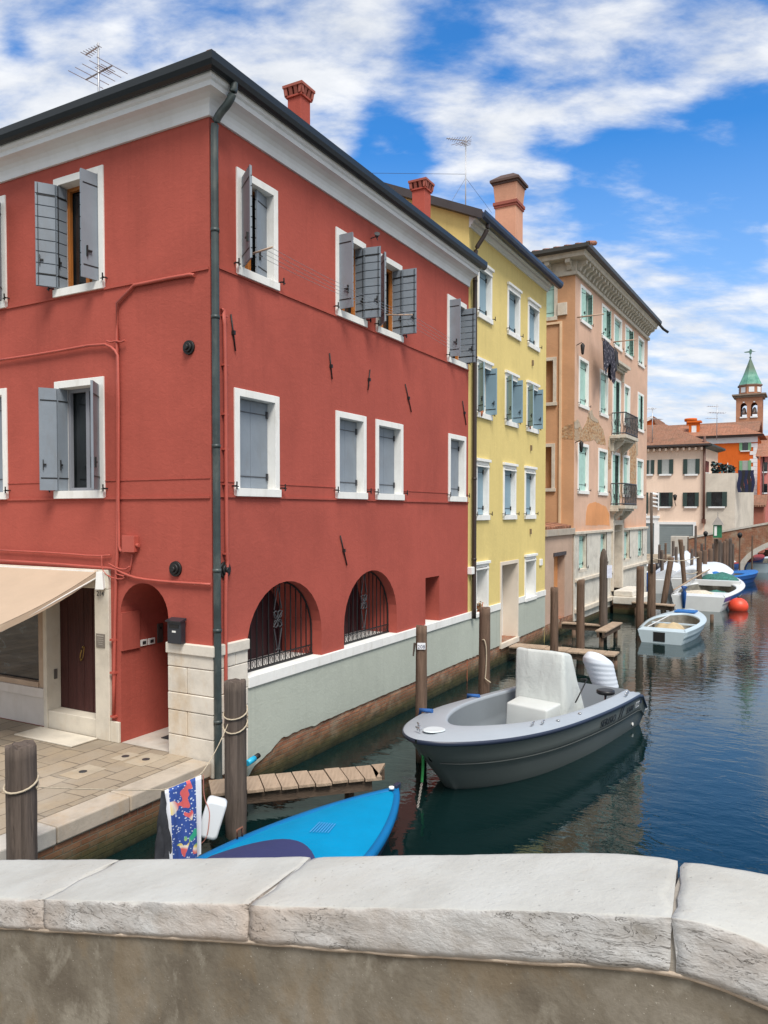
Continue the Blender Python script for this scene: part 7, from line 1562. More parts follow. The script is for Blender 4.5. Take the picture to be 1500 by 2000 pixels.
# hull knuckle (spray rail) line
g = MB()
for sg in (1, -1):
    pts = [];
    for r in grow[:-2]: x, b, z = r[4]; pts.append(FG_.p(x, sg * (b + .012), z - .01))
    g.tube(pts, .007, 5)
g.build('spray_rail', plain('dark_grey_rail', (.07, .078, .075), .7), GB)
# lettering on the near side
def hullpt(s, f):
    z = lerp(-.12, zs_(s), f); q = max(0, (s - .288) / .712); bw = bh(min(s, .985)) * .80 * (1 - .55 * q ** 1.6); b = lerp(bw, bh(s), f ** .8); return FG_.p(xat(s, f), b, z)
m_ink = plain('black_lettering', (.015, .015, .018), .4)
def hull_text(s, f, txt, size, mat, nm, wx=1.0):
    p = hullpt(s, f); r_ = (hullpt(s - .03, f) - hullpt(s + .03, f)).normalized(); u_ = (hullpt(s, f + .05) - hullpt(s, f - .05)).normalized(); n_ = r_.cross(u_).normalized(); return text(GB, nm, txt, size, p + n_ * .012, r_, u_, mat, ext=.002, wx=wx)
hull_text(.315, .74, 'SERISIO', .20, m_ink, 'boat_name', 1.05); hull_text(.218, .735, '//', .44, m_ink, 'boat_name_mark', .9); hull_text(.14, .75, '5500', .18, m_ink, 'boat_name', 1.1); hull_text(.265, .61, '____', .09, m_ink, 'boat_name_line', 1.0)
hull_text(.075, .76, 'IZS', .17, plain('white_decal', (.6, .62, .65), .4), 'decal')
p = hullpt(.045, .82); fd = Fr(p, hullpt(.02, .82) - hullpt(.07, .82), FG_.n); g = MB(); g.prism(fd, [(-.04, p.z - .05), (.03, p.z - .05), (.05, p.z + .05), (-.02, p.z + .05)], .0, .012); g.build('decal', m_navy, GB)
p = hullpt(.075, .28); g = MB(); g.disc(p, FG_.n, .03, .02, 10); g.build('drain_fitting', m_white, GB)
# foredeck: pale locker lid, cleats, fairleads
def deckp(x, o, dz): s = min(.99, x / Lg); return FG_.p(x, o, zsg_(s) + .068 + dz)
g = MB(); rws = []
for k in range(3):
    rws.append([deckp(Lg * .925 + (.17 * math.cos(a) * (1 if math.cos(a) < 0 else 1.35)) * (1, .97, .9)[k], .15 * math.sin(a) * (1, .97, .9)[k], (0, .012, .014)[k]) for a in [j * math.pi / 12 for j in range(24)]])
g.grid(rws, 0, True, True); g.poly(rws[-1]); g.build('anchor_locker_lid', plain('white_lid', (.60, .66, .68), .35), GB)
m_steel = plain('stainless_steel', (.55, .56, .58), .25, .05, 5, .02, metal=.9)
def cleat(x, o, ang=0):
    c = deckp(x, o, 0); d = (FG_.u * math.cos(ang) + FG_.n * math.sin(ang)); g = MB()
    g.tube([c - d * .075 + UP * .04, c + d * .075 + UP * .04], .012, 6); g.tube([c - d * .03, c - d * .03 + UP * .04], .012, 6); g.tube([c + d * .03, c + d * .03 + UP * .04], .012, 6); g.build('cleat', m_steel, GB)
cleat(Lg * .70, .86, .2); cleat(Lg * .665, .92, .2); cleat(Lg * .93, -.28, .9); cleat(Lg * .965, -.12, 1.2); cleat(Lg * .16, 1.0); cleat(Lg * .13, .95)
for x, o in ((Lg * .60, .98), (Lg * .48, 1.0)): g = MB(); g.disc(deckp(x, o, .0), UP, .03, .012, 12); g.build('deck_fitting', m_steel, GB)
# blue mooring straps at the far rail
m_blue = plain('blue_strap', (.02, .10, .32), .8)
for s in (.77, .50): g = MB(); x = Lg * s; b = bh(s); g.tube([FG_.p(x, -(b - .22), zsg_(s) + .09), FG_.p(x + .0, -(b + .02), zsg_(s) + .07), FG_.p(x + .02, -(b + .04), zsg_(s) - .1)], .035, 6); g.build('strap', m_blue, GB)
g = MB(); s = .50; g.tube([FG_.p(Lg * s, -(bh(s) - .24), zsg_(s) + .08), FG_.p(Lg * s, -(bh(s) - .27), .5), FG_.p(Lg * s, -(bh(s) - .28), .3)], .012, 5); g.build('strap_tail', m_blue, GB)
# console under its canvas cover
m_cover = NT('pale_canvas_cover'); p_ = m_cover.pos(); w1 = m_cover.noise(m_cover.map(p_, (1, 1, .5)), 3.2, 3, .5, .6); w2_ = m_cover.noise(p_, 16, 3, .5, .5); m_cover.base(m_cover.ramp(w1, [(.3, (.47, .50, .49)), (.7, (.56, .595, .58))])); m_cover.set(.75, 0, .3); m_cover.bump(m_cover.math('ADD', w1, m_cover.math('MULTIPLY', w2_, .12)), .7, .05); m_cover = m_cover.m
def soft(pts8, name, mat, parent, cuts=6, amp=.02, seed=0, bev=.05):
    bm = bmesh.new(); vs = [bm.verts.new(p) for p in pts8]
    for q in ((0, 3, 2, 1), (4, 5, 6, 7), (0, 1, 5, 4), (1, 2, 6, 5), (2, 3, 7, 6), (3, 0, 4, 7)): bm.faces.new([vs[k] for k in q])
    bmesh.ops.bevel(bm, geom=list(bm.edges), offset=bev, segments=3, profile=.5, affect='EDGES'); bmesh.ops.triangulate(bm, faces=[f for f in bm.faces if len(f.verts) > 4])
    bmesh.ops.subdivide_edges(bm, edges=[e for e in bm.edges if e.calc_length() > .12], cuts=cuts, use_grid_fill=True); bm.normal_update()
    lo = min(v.co.z for v in bm.verts)
    for v in bm.verts:
        n_ = v.normal; h = v.co.z - lo; fold = .018 * math.sin(v.co.x * 9 + v.co.y * 7 + h * 2.2) * max(0, 1 - abs(h - .7) / .9) * (amp > .01); v.co += n_ * fold; q = Vector((v.co.x * 3.2, v.co.y * 3.2, v.co.z * 1.0 + seed)); v.co += n_ * amp * (noise.noise(q) + .6 * noise.noise(q * 2.3)) * (1.3 if h < .5 else .8)
    M_ = MB(); M_.v = [v.co.copy() for v in bm.verts]; bm.verts.index_update(); M_.f = [[v.index for v in f.verts] for f in bm.faces]; M_.m = [0] * len(M_.f); M_.sm = [True] * len(M_.f); bm.free(); return M_.build(name, mat, parent)
cx = Lg - 3.93; fl_ = .12
def gp(x, o, z): return FG_.p(x, o, z)
soft([gp(cx - .80, -.58, fl_), gp(cx + .20, -.60, fl_), gp(cx + .22, .46, fl_), gp(cx - .80, .48, fl_), gp(cx - .36, -.60, 1.60), gp(cx + .02, -.64, 1.68), gp(cx + .02, .34, 1.68), gp(cx - .36, .32, 1.60)], 'console_cover', m_cover, GB, 5, .022, 3, .06)
soft([gp(cx + .12, -.50, fl_), gp(cx + .66, -.48, fl_), gp(cx + .66, .36, fl_), gp(cx + .12, .36, fl_), gp(cx + .12, -.50, .80), gp(cx + .64, -.46, .78), gp(cx + .64, .34, .76), gp(cx + .12, .36, .79)], 'seat_box', plain('white_seat_box', (.54, .57, .56), .5, .03, 2, .1), GB, 2, .004, 5, .035)
g = MB(); g.tube([gp(cx + .10, .62, .84), gp(cx - .32, .64, 1.18)], .014, 6); g.tube([gp(cx - .32, .64, 1.18), gp(cx - .36, .5, 1.16)], .02, 6); g.build('console_rod', m_iron, GB)
g = MB(); g.tube([gp(cx + .0, -.50, .45), gp(cx - .0, -.62, .8), gp(cx - .0, -.62, 1.0), gp(cx - .0, -.46, 1.1)], .018, 6); g.build('grab_rail', m_steel, GB)
# stool
sx, so_ = Lg * .145, .55; g = MB(); g.tube([gp(sx, so_, .72), gp(sx, so_, .735), gp(sx, so_, .79), gp(sx, so_, .80)], .17, 20, 0, True, [.15, .17, .17, .15]); st = g.build('stool', plain('black_vinyl', (.012, .012, .014), .4), GB); g = MB(); g.tube([gp(sx, so_, fl_), gp(sx, so_, .72)], .025, 8); g.build('stool_post', m_steel, st)
# outboard with ribbed white cover
g = MB(); rws = []; nr = 22
for k in range(nr + 1):
    f = k / nr; zc_ = lerp(1.24, .50, f); xs = lerp(-.12, -.42, f ** 1.3); ww = .32 * math.sin(min(1, f * 2.6 + .30) * math.pi / 2) * (1 - .25 * f); ll = (.42 * math.sin(min(1, f * 2.4 + .32) * math.pi / 2)) * (1 - .2 * f); rib = 1 + .022 * math.sin(k * 2.2)
    rws.append([gp(-.30 + xs * .6 + .1 * (1 - f) + ll * math.cos(a) * rib, -.18 + .12 * f + ww * math.sin(a) * rib, zc_ + .10 * math.cos(a) * (1 - f)) for a in [j * math.pi / 10 for j in range(20)]])
g.grid(rws, 0, True, True); g.poly(rws[0]); g.build('outboard_cover', plain('white_ribbed_cover', (.64, .69, .76), .6, .04, 6, .2, 20, .01), GB, subsurf=1)
g = MB(); g.box(FG_, -.5, -.28, -.07, .07, -.4, .55); g.box(FG_, -.30, .12, -.12, .12, .42, .58); g.build('outboard_leg', plain('outboard_grey', (.10, .10, .11), .4), GB)
g = MB(); rws = [[gp(.0 - .16, o, .36) , gp(.02, o, .38)] for o in (-.98, -.5, 0, .5, .98)]; g.grid(rws, 0, False); rws = [[gp(.0 - .16, o, .30) , gp(.02, o, .30)] for o in (-.98, -.5, 0, .5, .98)]; g.grid(rws, 0, False); g.quad(gp(-.16, -.98, .30), gp(-.16, .98, .30), gp(-.16, .98, .36), gp(-.16, -.98, .36)); g.build('swim_platform', m_gdeck, GB)
# mooring chain from the bow with green rope part
ch = thing('mooring_chain', atY(822, 1470, 11.45), 'mooring chain with a green sleeve hanging from the grey boat bow into the water', 'chain')
c0, c1, c2 = atY(826, 1468, 11.35), atY(824, 1528, 11.3), atZ(815, 1582, -.02); g = MB(); g.tube(smooth_path([c0, c0.lerp(c1, .5) + Vector((.01, 0, 0)), c1], 2), .022, 7); g.build('green_sleeve', plain('green_rope', (.02, .20, .05), .8, .3, 60, .6, 120, .004), ch)
g = MB(); nL = 16
for k in range(nL):
    c = c1.lerp(c2, (k + .5) / nL); d = (c2 - c1).normalized(); e_ = Vector((1, 0, 0)) if k % 2 else Vector((0, 1, 0)); e_ = (e_ - d * e_.dot(d)).normalized(); g.tube([c + d * .026 * math.sin(a) + e_ * .014 * math.cos(a) for a in [j * math.pi / 4 for j in range(9)]], .005, 4, 0, False)
g.build('chain_links', plain('galvanised_chain', (.30, .28, .25), .6, metal=.3), ch)

# ---- turquoise covered boat beside the parapet
tip = atZ(776, 1537, .62); e1 = atZ(405, 1672, .55); e2 = atZ(724, 1674, .5)
axb = (Vector((tip.x, tip.y, 0)) - Vector(((e1.x + e2.x) / 2, (e1.y + e2.y) / 2, 0))).normalized(); Lb = 5.0
FBb = Fr(Vector((tip.x, tip.y, 0)) - axb * Lb, axb, Vector((axb.y, -axb.x, 0)))
BB = thing('covered_boat', FBb.p(0, 0, 0), 'small boat under a taut turquoise cover with navy panel, moored right behind the parapet', 'boat')
m_turq = plain('turquoise_cover', (.0, .215, .42), .7, .06, 2.5, .4, 5, .03, spec=.12); m_tredge = plain('blue_gunwale_paint', (.002, .13, .33), .55, .06, 3, .1, spec=.2); m_navycv = plain('navy_cover', (.022, .028, .10), .75, .08, 2, .2, 6, .03)
zsb_ = lambda s: .45 + .15 * s ** 2
bhb, _, xb, rb = shell(FBb, Lb, .84, zsb_, lambda s: -.2, None, [m_navy, m_turq], BB, nst=34, full=.44, pw=1.95, qw=1.10, stern_b=.75, rake=.28, flare=.72)
g = MB()
for sg in (1, -1):
    rws = []
    for r in rb: x, b, z = r[0]; rws.append([FBb.p(x, sg * (b + .02), z - .06), FBb.p(x + .0, sg * (b + .028), z - .02), FBb.p(x, sg * (b + .015), z + .022), FBb.p(x - (.04 if b < .1 else 0), sg * max(0, b - .06), z + .022), FBb.p(x - (.04 if b < .1 else 0), sg * max(0, b - .07), z + .0)])
    g.grid(rws)
g.build('gunwale', m_tredge, BB)
g = MB(); rws = []
for r in rb:
    x, b, z = r[0]; bb = max(0.0, b - .055); crown = .10 * (bb / .75); rws.append([FBb.p(x - (.05 if b < .1 else 0), bb * q, z + .012 + crown * (1 - q * q) + .006 * noise.noise(Vector((x * 2, q * 3, 1)))) for q in [j / 8 - 1 for j in range(17)]])
g.grid(rws); g.build('cover', m_turq, BB)
xA = Lb - 2.05; g = MB(); rws = []
for i in range(15):
    f = i / 14; row = []
    for jx in range(17):
        q = jx / 8 - 1; xe = xA - .55 * q * q - (xA - .1) * f * .999; s = xe / Lb; b = bhb(max(0, s)); z = zsb_(max(0, s)); row.append(FBb.p(xe, max(0, b - .03) * q * (.90 if f < 1 else .9), z + .035 + .115 * (1 - q * q)))
    rws.append(row)
g.grid(rws); g.build('navy_panel', m_navycv, BB)
g = MB(); g.disc(FBb.p(Lb - .14, 0, .635), UP, .035, .03, 10); g.build('bow_ring', m_white, BB)
g = MB(); c = FBb.p(xA - .05, -(bhb(xA / Lb) + .0), zsb_(xA / Lb) + .03); g.tube([c - FBb.u * .05, c - FBb.u * .05 + UP * .09, c + FBb.u * .03 + UP * .1, c + FBb.u * .03], .014, 6); g.build('rowlock', plain('rusty_rowlock', (.16, .06, .035), .8), BB)
# stem head at the bow
g = MB(); g.hexa([FBb.p(Lb - .12, -.025, .2), FBb.p(Lb - .02, -.025, .2), FBb.p(Lb - .02, .025, .2), FBb.p(Lb - .12, .025, .2), FBb.p(Lb - .06, -.03, .66), FBb.p(Lb + .045, -.03, .67), FBb.p(Lb + .045, .03, .67), FBb.p(Lb - .06, .03, .66)]); g.build('stem', m_navy, BB, bevel=.006)
# faint printed lines on the cover
g = MB()
for k in range(7):
    q0 = -.05 + .03 * k; x0 = Lb - 1.66 + .0 * k; 
    zc_ = zsb_(.66) + .012 + .10 * (1 - .05) + .004; g.tube([FBb.p(x0 + .015 * k - .10, q0, zc_ + .009), FBb.p(x0 + .18 + .01 * k, q0 - .08, zc_ + .007)], .0035, 4)
g.build('printed_lines', plain('lilac_print', (.12, .28, .62), .6), BB)

# ---- small open boats further off
def small_boat(x_st, y_st, x_bow, y_bow, L, B, hullm, deckm, inm, lab, zs0=.38, zs1=.55, dw=.12, s0=.06, s1=.72, rake=.35, stripe=None, rub=None, floor=.1, full=.45, bowz=None, pwq=(2.0, 1.25)):
    """placed from the pixel of its stern and bow at the water line"""
    S_ = atZ(x_st, y_st, 0); Bp = atZ(x_bow, y_bow, 0); ax = Vector((Bp.x - S_.x, Bp.y - S_.y, 0)).normalized(); fr = Fr(S_, ax, Vector((ax.y, -ax.x, 0)))
    if L is None: L = (Vector((Bp.x, Bp.y, 0)) - Vector((S_.x, S_.y, 0))).length
    o = thing('moored_boat', fr.p(0, 0, 0), lab, 'boat', 'small boats moored along the left bank'); zf_ = lambda s: zs0 + (zs1 - zs0) * s ** 2
    bh_, _, x_, rows_ = shell(fr, L, B, zf_, lambda s: -.15, None, [hullm, deckm], o, nst=22, full=full, pw=pwq[0], qw=pwq[1], stern_b=.8, rake=rake, cockpit=(s0, s1, dw), floor=floor, rubmat=rub, flare=.75, deckmat=deckm, innermat=inm)
    if stripe:
        g = MB()
        for sg in (1, -1): g.grid([[fr.p(r[0][0] + .003, sg * (r[0][1] + .008), r[0][2] - .02), fr.p(r[2][0], sg * (r[2][1] + .010), r[2][2] - .03), fr.p(r[3][0], sg * (r[3][1] + .010), r[3][2])] for r in rows_])
        g.build('stripe', stripe, o)
    return o, fr, L, bh_, zf_
m_bwhite = plain('boat_white', (.62, .64, .64), .45, .05, 3, .05); m_bpale = plain('pale_blue_boat_paint', (.46, .55, .60), .45, .05, 3, .05); m_bin = plain('dirty_boat_inside', (.20, .19, .16), .8, .3, 5, .2); m_bblue = plain('boat_blue', (.02, .10, .35), .45, .05, 3, .05); m_bred = plain('boat_red', (.24, .025, .02), .5, .1, 3, .05)
m_tan = plain('tan_tarp', (.48, .38, .23), .9, .15, 4, .4, 10, .03); m_nets = plain('green_nets', (.04, .16, .13), .95, .5, 12, .8, 40, .03); m_bluetarp = plain('blue_tarp', (.02, .14, .42), .6, .1, 3, .3, 8, .03)
def heap(parent, fr, x, o, z, rx, ro, rz, mat, name, seed=0, amp=.3):
    g = MB(); rws = []
    for i in range(9):
        th_ = math.pi / 2 * i / 8; r_ = math.cos(th_); rws.append([fr.p(x + rx * r_ * math.cos(a) * (1 + amp * noise.noise(Vector((math.cos(a) * 2, math.sin(a) * 2, seed)))), o + ro * r_ * math.sin(a) * (1 + amp * noise.noise(Vector((math.cos(a) * 2, math.sin(a) * 2, seed + 5)))), z + rz * math.sin(th_) * (1 + amp * noise.noise(Vector((math.cos(a) * 2 * r_, math.sin(a) * 2 * r_, seed + 9))))) for a in [j * math.pi / 9 for j in range(18)]])
    g.grid(rws, 0, True, True); return g.build(name, mat, parent)
o, fr, L, bh_, zf_ = small_boat(1291, 1257, 1366, 1212, 4.7, .92, m_bpale, m_bpale, m_bin, 'small pale blue open boat with a tan tarp, nearest behind the grey motor boat', zs0=.40, zs1=.62)
heap(o, fr, 1.5, -.05, .12, .75, .55, .35, m_tan, 'tarp', 2); g = MB(); g.box(fr, L * .74, L * .86, -.35, .35, .60, .66); g.build('blue_hatch', m_bluetarp, o, bevel=.01); g = MB(); g.box(fr, -.012, -.002, -.24, .12, .06, .36); g.build('transom_panel', m_iron, o); g = MB(); g.box(fr, L * .42, L * .46, -.78, .78, .36, .40); g.build('thwart', m_bpale, o); g = MB(); g.tube([fr.p(.3, -.5, .47), fr.p(2.8, -.3, .6)], .02, 5); g.build('oar', m_bwhite, o)
t_ = MB(); 
o, fr, L, bh_, zf_ = small_boat(1362, 1193, 1434, 1150, 8.2, 1.35, m_bwhite, m_bwhite, m_bin, 'white fishing boat with a blue stripe and green nets, beside the orange buoy', zs0=.62, zs1=1.0, stripe=m_bblue, dw=.2, s1=.62, rake=.6)
heap(o, fr, L * .74, .0, .80, .95, .9, .40, m_nets, 'nets', 4); heap(o, fr, L * .38, .3, .15, .8, .5, .5, m_nets, 'net_heap', 6); heap(o, fr, L * .80, -.3, 1.0, .35, .4, .22, m_bluetarp, 'blue_cloth', 9)
g = MB(); g.box(fr, L * .10, L * .30, -.9, .9, .50, .60); g.box(fr, L * .55, L * .60, -1.1, 1.1, .70, .95); g.build('thwart', m_bwhite, o); g = MB(); g.tube([fr.p(.0, -.55, .1), fr.p(-.02, -.55, .75), fr.p(.1, -.55, .98)], .14, 8, 0, True, [.06, .12, .14]); g.build('small_outboard', m_bblue, o)
g = MB(); g.tube([fr.p(.4, -1.05, .8), fr.p(L * .6, -.85, 1.1), fr.p(L * .75, -.5, 1.35)], .035, 5); g.build('pole', m_plank, o); heap(o, fr, L * .2, -.2, .60, .7, .6, .12, plain('cream_clutter', (.58, .52, .42), .9, .3, 8, .5), 'rope_pile', 11)
# white covered boat
o, fr, L, bh_, zf_ = small_boat(1352, 1165, 1428, 1130, 7.5, 1.3, m_bwhite, m_bwhite, m_bin, 'white covered motor boat between the posts, behind the fishing boat with nets', zs0=.85, zs1=1.1, rub=m_bblue)
m_wt = plain('white_boat_tarp', (.62, .66, .70), .6, .05, 3, .4, 6, .04); g = MB(); rws = []
for i in range(15): s = .03 + .93 * i / 14; b = bh_(s); rws.append([fr.p(L * s, b * q * 1.02, zf_(s) + .05 + (.62 - .3 * s) * (1 - abs(q) ** 2.4) * math.sin(min(1, (1 - s) * 3 + .1) * 1.57) * math.sin(min(1, s * 6 + .3) * 1.57)) for q in [j / 6 - 1 for j in range(13)]])
g.grid(rws); g.poly(rws[0]); g.build('tarp', m_wt, o)
# blue bow beyond the nets
o, fr, L, bh_, zf_ = small_boat(1405, 1143, 1465, 1133, 5.5, .9, m_bblue, m_bluetarp, m_bin, 'bright blue boat bow showing beyond the fishing boat with nets', zs0=.5, zs1=.6, s1=.45)
# boats on the palazzo end
o, fr, L, bh_, zf_ = small_boat(1266, 1146, 1292, 1122, 5.5, 1.0, m_bblue, m_bwhite, m_bin, 'blue and white boat behind the stout post at the palazzo end', zs0=.8, zs1=1.0, stripe=m_bwhite)
g = MB(); g.tube([fr.p(-.1, .5, .1), fr.p(-.1, .5, 1.1), fr.p(-.1, .5, 1.35)], .2, 8, 0, True, [.07, .2, .14]); g.build('outboard', plain('black_outboard', (.015, .015, .018), .4), o)
o, fr, L, bh_, zf_ = small_boat(1306, 1160, 1322, 1133, 5.0, 1.0, m_bwhite, m_bwhite, m_bin, 'white dinghy hull with a grey cover seen between two posts', zs0=.7, zs1=1.0)
g = MB(); rws = []
for i in range(9): s = .03 + .9 * i / 8; b = bh_(s); rws.append([fr.p(L * s, b * q, zf_(s) + .05 + .5 * (1 - q * q)) for q in [j / 4 - 1 for j in range(9)]])
g.grid(rws); g.poly(rws[0]); g.build('tarp', m_wt, o)
o, fr, L, bh_, zf_ = small_boat(1322, 1141, 1352, 1118, 6.0, 1.1, m_bwhite, m_bwhite, m_bin, 'white boat with a low white canvas behind the leaning post', zs0=.9, zs1=1.1, stripe=m_bblue)
g = MB(); rws = []
for i in range(9): s = .03 + .9 * i / 8; b = bh_(s); rws.append([fr.p(L * s, b * q, zf_(s) + .05 + .6 * (1 - q * q)) for q in [j / 4 - 1 for j in range(9)]])
g.grid(rws); g.poly(rws[0]); g.build('tarp', m_wt, o)
o, fr, L, bh_, zf_ = small_boat(1330, 1111, 1372, 1102, 6.0, 1.0, m_bblue, m_bred, m_bred, 'red and blue wooden boat seen behind the far posts', zs0=.8, zs1=1.1, stripe=m_bred)
o, fr, L, bh_, zf_ = small_boat(1402, 1119, 1488, 1108, None, 1.15, m_bblue, m_bred, m_bred, 'blue wooden boat with a red deck before the far bridge', zs0=.65, zs1=1.0, stripe=m_bblue, dw=.3)
heap(o, fr, L * .2, 0, .65, 1.2, .8, .35, m_wt, 'white_canvas', 3); heap(o, fr, L * .45, 0, .7, .7, .5, .5, m_bred, 'red_gear', 5)
o, fr, L, bh_, zf_ = small_boat(1425, 1102, 1484, 1092, 7.0, 1.1, m_bwhite, m_bwhite, m_bin, 'white boat with canvas moored furthest, under the far bridge wall', zs0=.8, zs1=1.1)
heap(o, fr, L * .45, 0, .8, 2.2, .9, .7, m_wt, 'canvas', 8); heap(o, fr, L * .9, 0, .9, .8, .6, .8, m_bin, 'grey_outboard', 8)
o, fr, L, bh_, zf_ = small_boat(1478, 1118, 1530, 1104, 6.0, 1.0, m_bpale, m_bpale, m_bin, 'pale grey boat bow at the right edge of the view', zs0=.6, zs1=.9)
# orange buoy
bp = atZ(1442, 1192, .0); b = thing('mooring_buoy', bp, 'round orange red buoy floating by the fishing boat with nets', 'buoy'); g = MB(); rws = []
for i in range(11): th_ = math.pi * i / 10 - math.pi / 2; rws.append([Vector((bp.x + .40 * math.cos(th_) * math.cos(a), bp.y + .40 * math.cos(th_) * math.sin(a), .17 + .37 * math.sin(th_))) for a in [j * math.pi / 10 for j in range(20)]])
g.grid(rws, 0, True, True); g.build('ball', plain('buoy_orange', (.72, .07, .03), .45), b); g = MB(); g.tube([Vector((bp.x, bp.y, .5)), Vector((bp.x, bp.y, .6))], .05, 8); g.build('eye', m_iron, b)
# ropes strung between far posts
rope('mooring_rope', sag(atY(1255, 1100, 27.3), atY(1268, 1095, 30), .02), .012, 'rope between the split post and the stout post with a pole', group='ropes between the far posts')
rope('mooring_rope', sag(atY(1273, 1090, 30), atY(1366, 1088, 38), .15), .02, 'long slack rope running across the far posts', group='ropes between the far posts')
rope('mooring_rope', sag(atY(1335, 1118, 37), atY(1364, 1116, 38), .1), .02, 'short slack rope beside the white covered boat', group='ropes between the far posts')

# ================================================================== THINGS ON THE WALLS
# mailbox
t_, z_ = F1.hit(347, 1232, .06); mbx = thing('mailbox', F1.p(t_, .0, z_ - .18), 'black metal mailbox on the red wall beside the arched entrance', 'mailbox')
m_mb = plain('black_mailbox', (.022, .026, .034), .35, .1, 5, .05); g = MB(); hw_ = .13; g.box(F1, t_ - hw_, t_ + hw_, .034, .135, z_ - .18, z_ + .15); g.build('body', m_mb, mbx, bevel=.008)
g = MB(); g.hexa([F1.p(t_ - hw_ - .012, .03, z_ + .155), F1.p(t_ + hw_ + .012, .03, z_ + .155), F1.p(t_ + hw_ + .012, .16, z_ + .135), F1.p(t_ - hw_ - .012, .16, z_ + .135), F1.p(t_ - hw_ - .012, .03, z_ + .19), F1.p(t_ + hw_ + .012, .03, z_ + .19), F1.p(t_ + hw_ + .012, .165, z_ + .155), F1.p(t_ - hw_ - .012, .165, z_ + .155)]); g.build('lid', m_mb, mbx)
g = MB(); g.box(F1, t_ - .035, t_ + .035, .1352, .139, z_ - .015, z_ + .01); g.build('name_label', m_white, mbx); g = MB(); g.box(F1, t_ - .09, t_ + .09, .1352, .14, z_ + .05, z_ + .10); g.build('slot', m_iron, mbx)
# drying rods and lines on the canal front of the red house
m_rod = plain('pale_wood_rod', (.42, .30, .22), .7); tU1 = w2['U1']; tU3 = w2['U3']
zr0 = F2.z(470, 476, .35)
cl_ = thing('drying_line', F2.p(tU1[0], 0, zr0), 'pair of drying rods with clothesline wires stretched between top floor windows', 'clothesline')
ra_ = [F2.p(tU1[0] + .12, .05, zr0), F2.p(tU1[0] + .05, .62, zr0 + .02)]; zr1 = F2.z(750, 606, .35); rb3 = [F2.p(tU3[0] + .15, .05, zr1 + .05), F2.p(tU3[0] + .35, .62, zr1 + .03)]
g = MB(); g.tube(ra_, .014, 6); g.build('rod', m_rod, cl_); g = MB(); g.tube(rb3, .014, 6); g.build('rod', m_rod, cl_)
zr4 = F2.z(905, 690, .35); rb4 = [F2.p(w2['U4'][0] + .2, .05, zr4), F2.p(w2['U4'][0] + .3, .6, zr4)]
for f in (.35, .55, .75, .95):
    g = MB(); g.tube(sag(ra_[0].lerp(ra_[1], f), rb3[0].lerp(rb3[1], f), .05, 10) + [rb3[0].lerp(rb3[1], f), rb4[0].lerp(rb4[1], f)], .0035, 4); g.build('wire', m_alu, cl_)
# small spot lamp above the paired windows
t_, z_ = F2.hit(724, 466); g = MB(); g.tube([F2.p(t_, 0, z_), F2.p(t_, .12, z_ + .02), F2.p(t_ + .02, .14, z_ - .05)], .012, 5); g.tube([F2.p(t_ + .01, .13, z_), F2.p(t_ - .05, .17, z_ + .05)], .04, 10, 0, True, [.02, .055]); g.build('spot_lamp', m_irongrey, red)
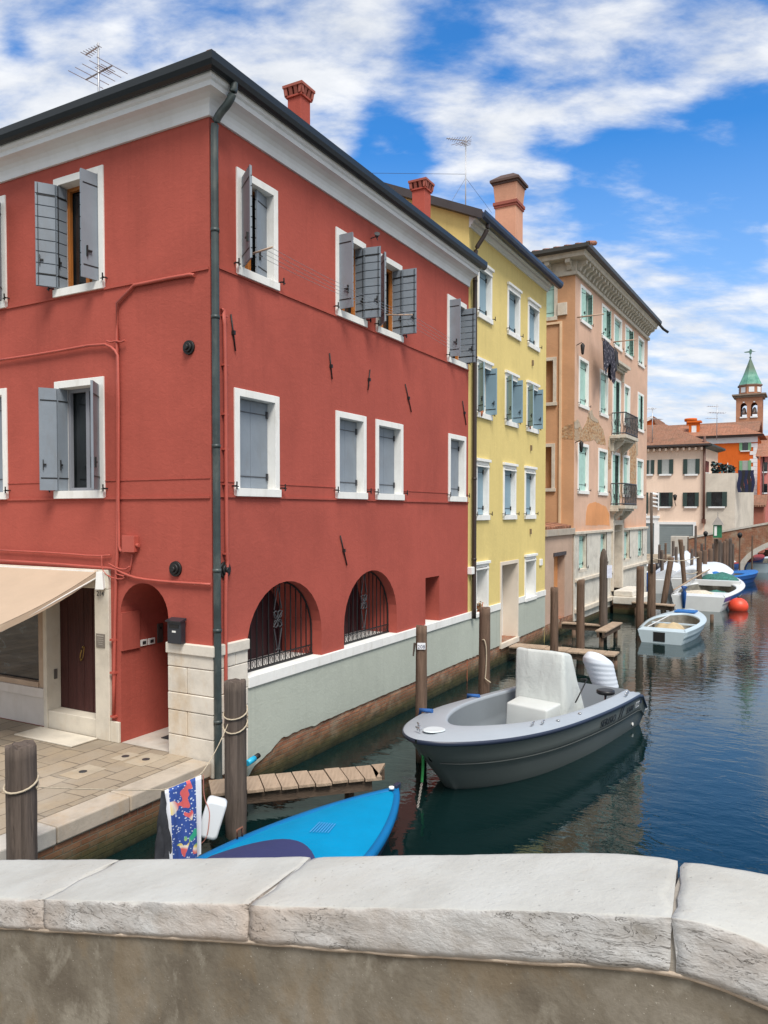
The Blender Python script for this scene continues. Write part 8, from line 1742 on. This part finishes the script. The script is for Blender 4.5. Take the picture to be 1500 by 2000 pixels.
# laundry and rods on the palazzo
for (p, q) in (((1127, 620), (1163, 612)), ((1198, 668), (1222, 662))):
    t0_, z0_ = F3.hit(*p, 0.05); e_ = F3.p(t0_, .05, z0_); g = MB(); g.tube([e_, e_ + N3 * .95 + UP * .0], .025, 6); tag(g.build('drying_pole', m_rod), {1127: 'wooden drying pole at the first top window of the palazzo', 1198: 'wooden drying pole at the middle top window of the palazzo'}[p[0]], 'drying pole', 'drying poles on the palazzo')
lt0, lt1 = F3.t(1152, 680), F3.t(1180, 690); zl0 = F3.z(1158, 646, .5); ld = thing('hanging_clothes', F3.p(lt0, .5, zl0), 'dark patterned clothes drying on the palazzo wall below the top windows', 'laundry')
lm = NT('patterned_dark_cloth'); nn2 = lm.noise(lm.pos(), 11, 5, .7); lm.base(lm.ramp(nn2, [(.45, (.012, .012, .022)), (.56, (.03, .028, .05)), (.64, (.30, .28, .30))])); lm.set(.9)
for i, (ta_, tb_, oo, hh, mt) in enumerate(((lt0 - .1, lt0 + 1.5, .55, 1.25, lm.m), (lt0 + .2, lt0 + 1.6, .42, 1.2, lm.m), (lt0 + 1.7, lt0 + 2.3, .5, .8, m_dk))):
    g = MB(); rws = []
    for jx in range(15): q = jx / 14; rws.append([F3.p(lerp(ta_, tb_, q) , oo + .06 * math.sin(q * 14 + i) * (v / 6), zl0 - .12 * q - hh * v / 6 * (.85 + .22 * math.sin(q * 8 + i * 2) + .12 * math.sin(q * 23))) for v in range(7)])
    g.grid(rws); g.build('cloth', mt, ld)
# wall lantern on the palazzo corner, twice
for (px, py) in ((1126, 680), (1123, 870)):
    t_, z_ = F3.hit(px, py); t_ = max(t_, .12); g = MB(); g.tube([F3.p(t_, 0, z_ + .1), F3.p(t_, .18, z_ + .18), F3.p(t_, .22, z_ + .14)], .015, 5); g.tube([F3.p(t_, .22, z_ - .25), F3.p(t_, .22, z_ - .2), F3.p(t_, .22, z_ + .08), F3.p(t_, .22, z_ + .16)], .1, 8, 0, True, [.03, .05, .08, .02]); g.build('wall_lantern', m_iron, pal)
g = MB(); g.tube([F3.p(TP - .05, .55, PZT + .7), F3.p(TP + .15, .7, PZT + .5), F3.p(TP + .3, .9, PZT + .35)], .06, 6); g.build('waterspout', m_iron, pal)
g = MB(); t_, z_ = FA.hit(1278, 977, .3)
for k in range(4): g.hexa([FA.p(t_ - .3, .12, z_ + .45 - k * .32), FA.p(t_ + .3, .12, z_ + .58 - k * .32), FA.p(t_ + .3, .35, z_ + .5 - k * .32), FA.p(t_ - .3, .35, z_ + .38 - k * .32), FA.p(t_ - .3, .12, z_ + .53 - k * .32), FA.p(t_ + .3, .12, z_ + .66 - k * .32), FA.p(t_ + .3, .35, z_ + .58 - k * .32), FA.p(t_ - .3, .35, z_ + .46 - k * .32)])
g.box(FA, t_ - .34, t_ - .28, .1, .36, z_ - .8, z_ + .6); g.build('slatted_screen', m_cornice, cream)
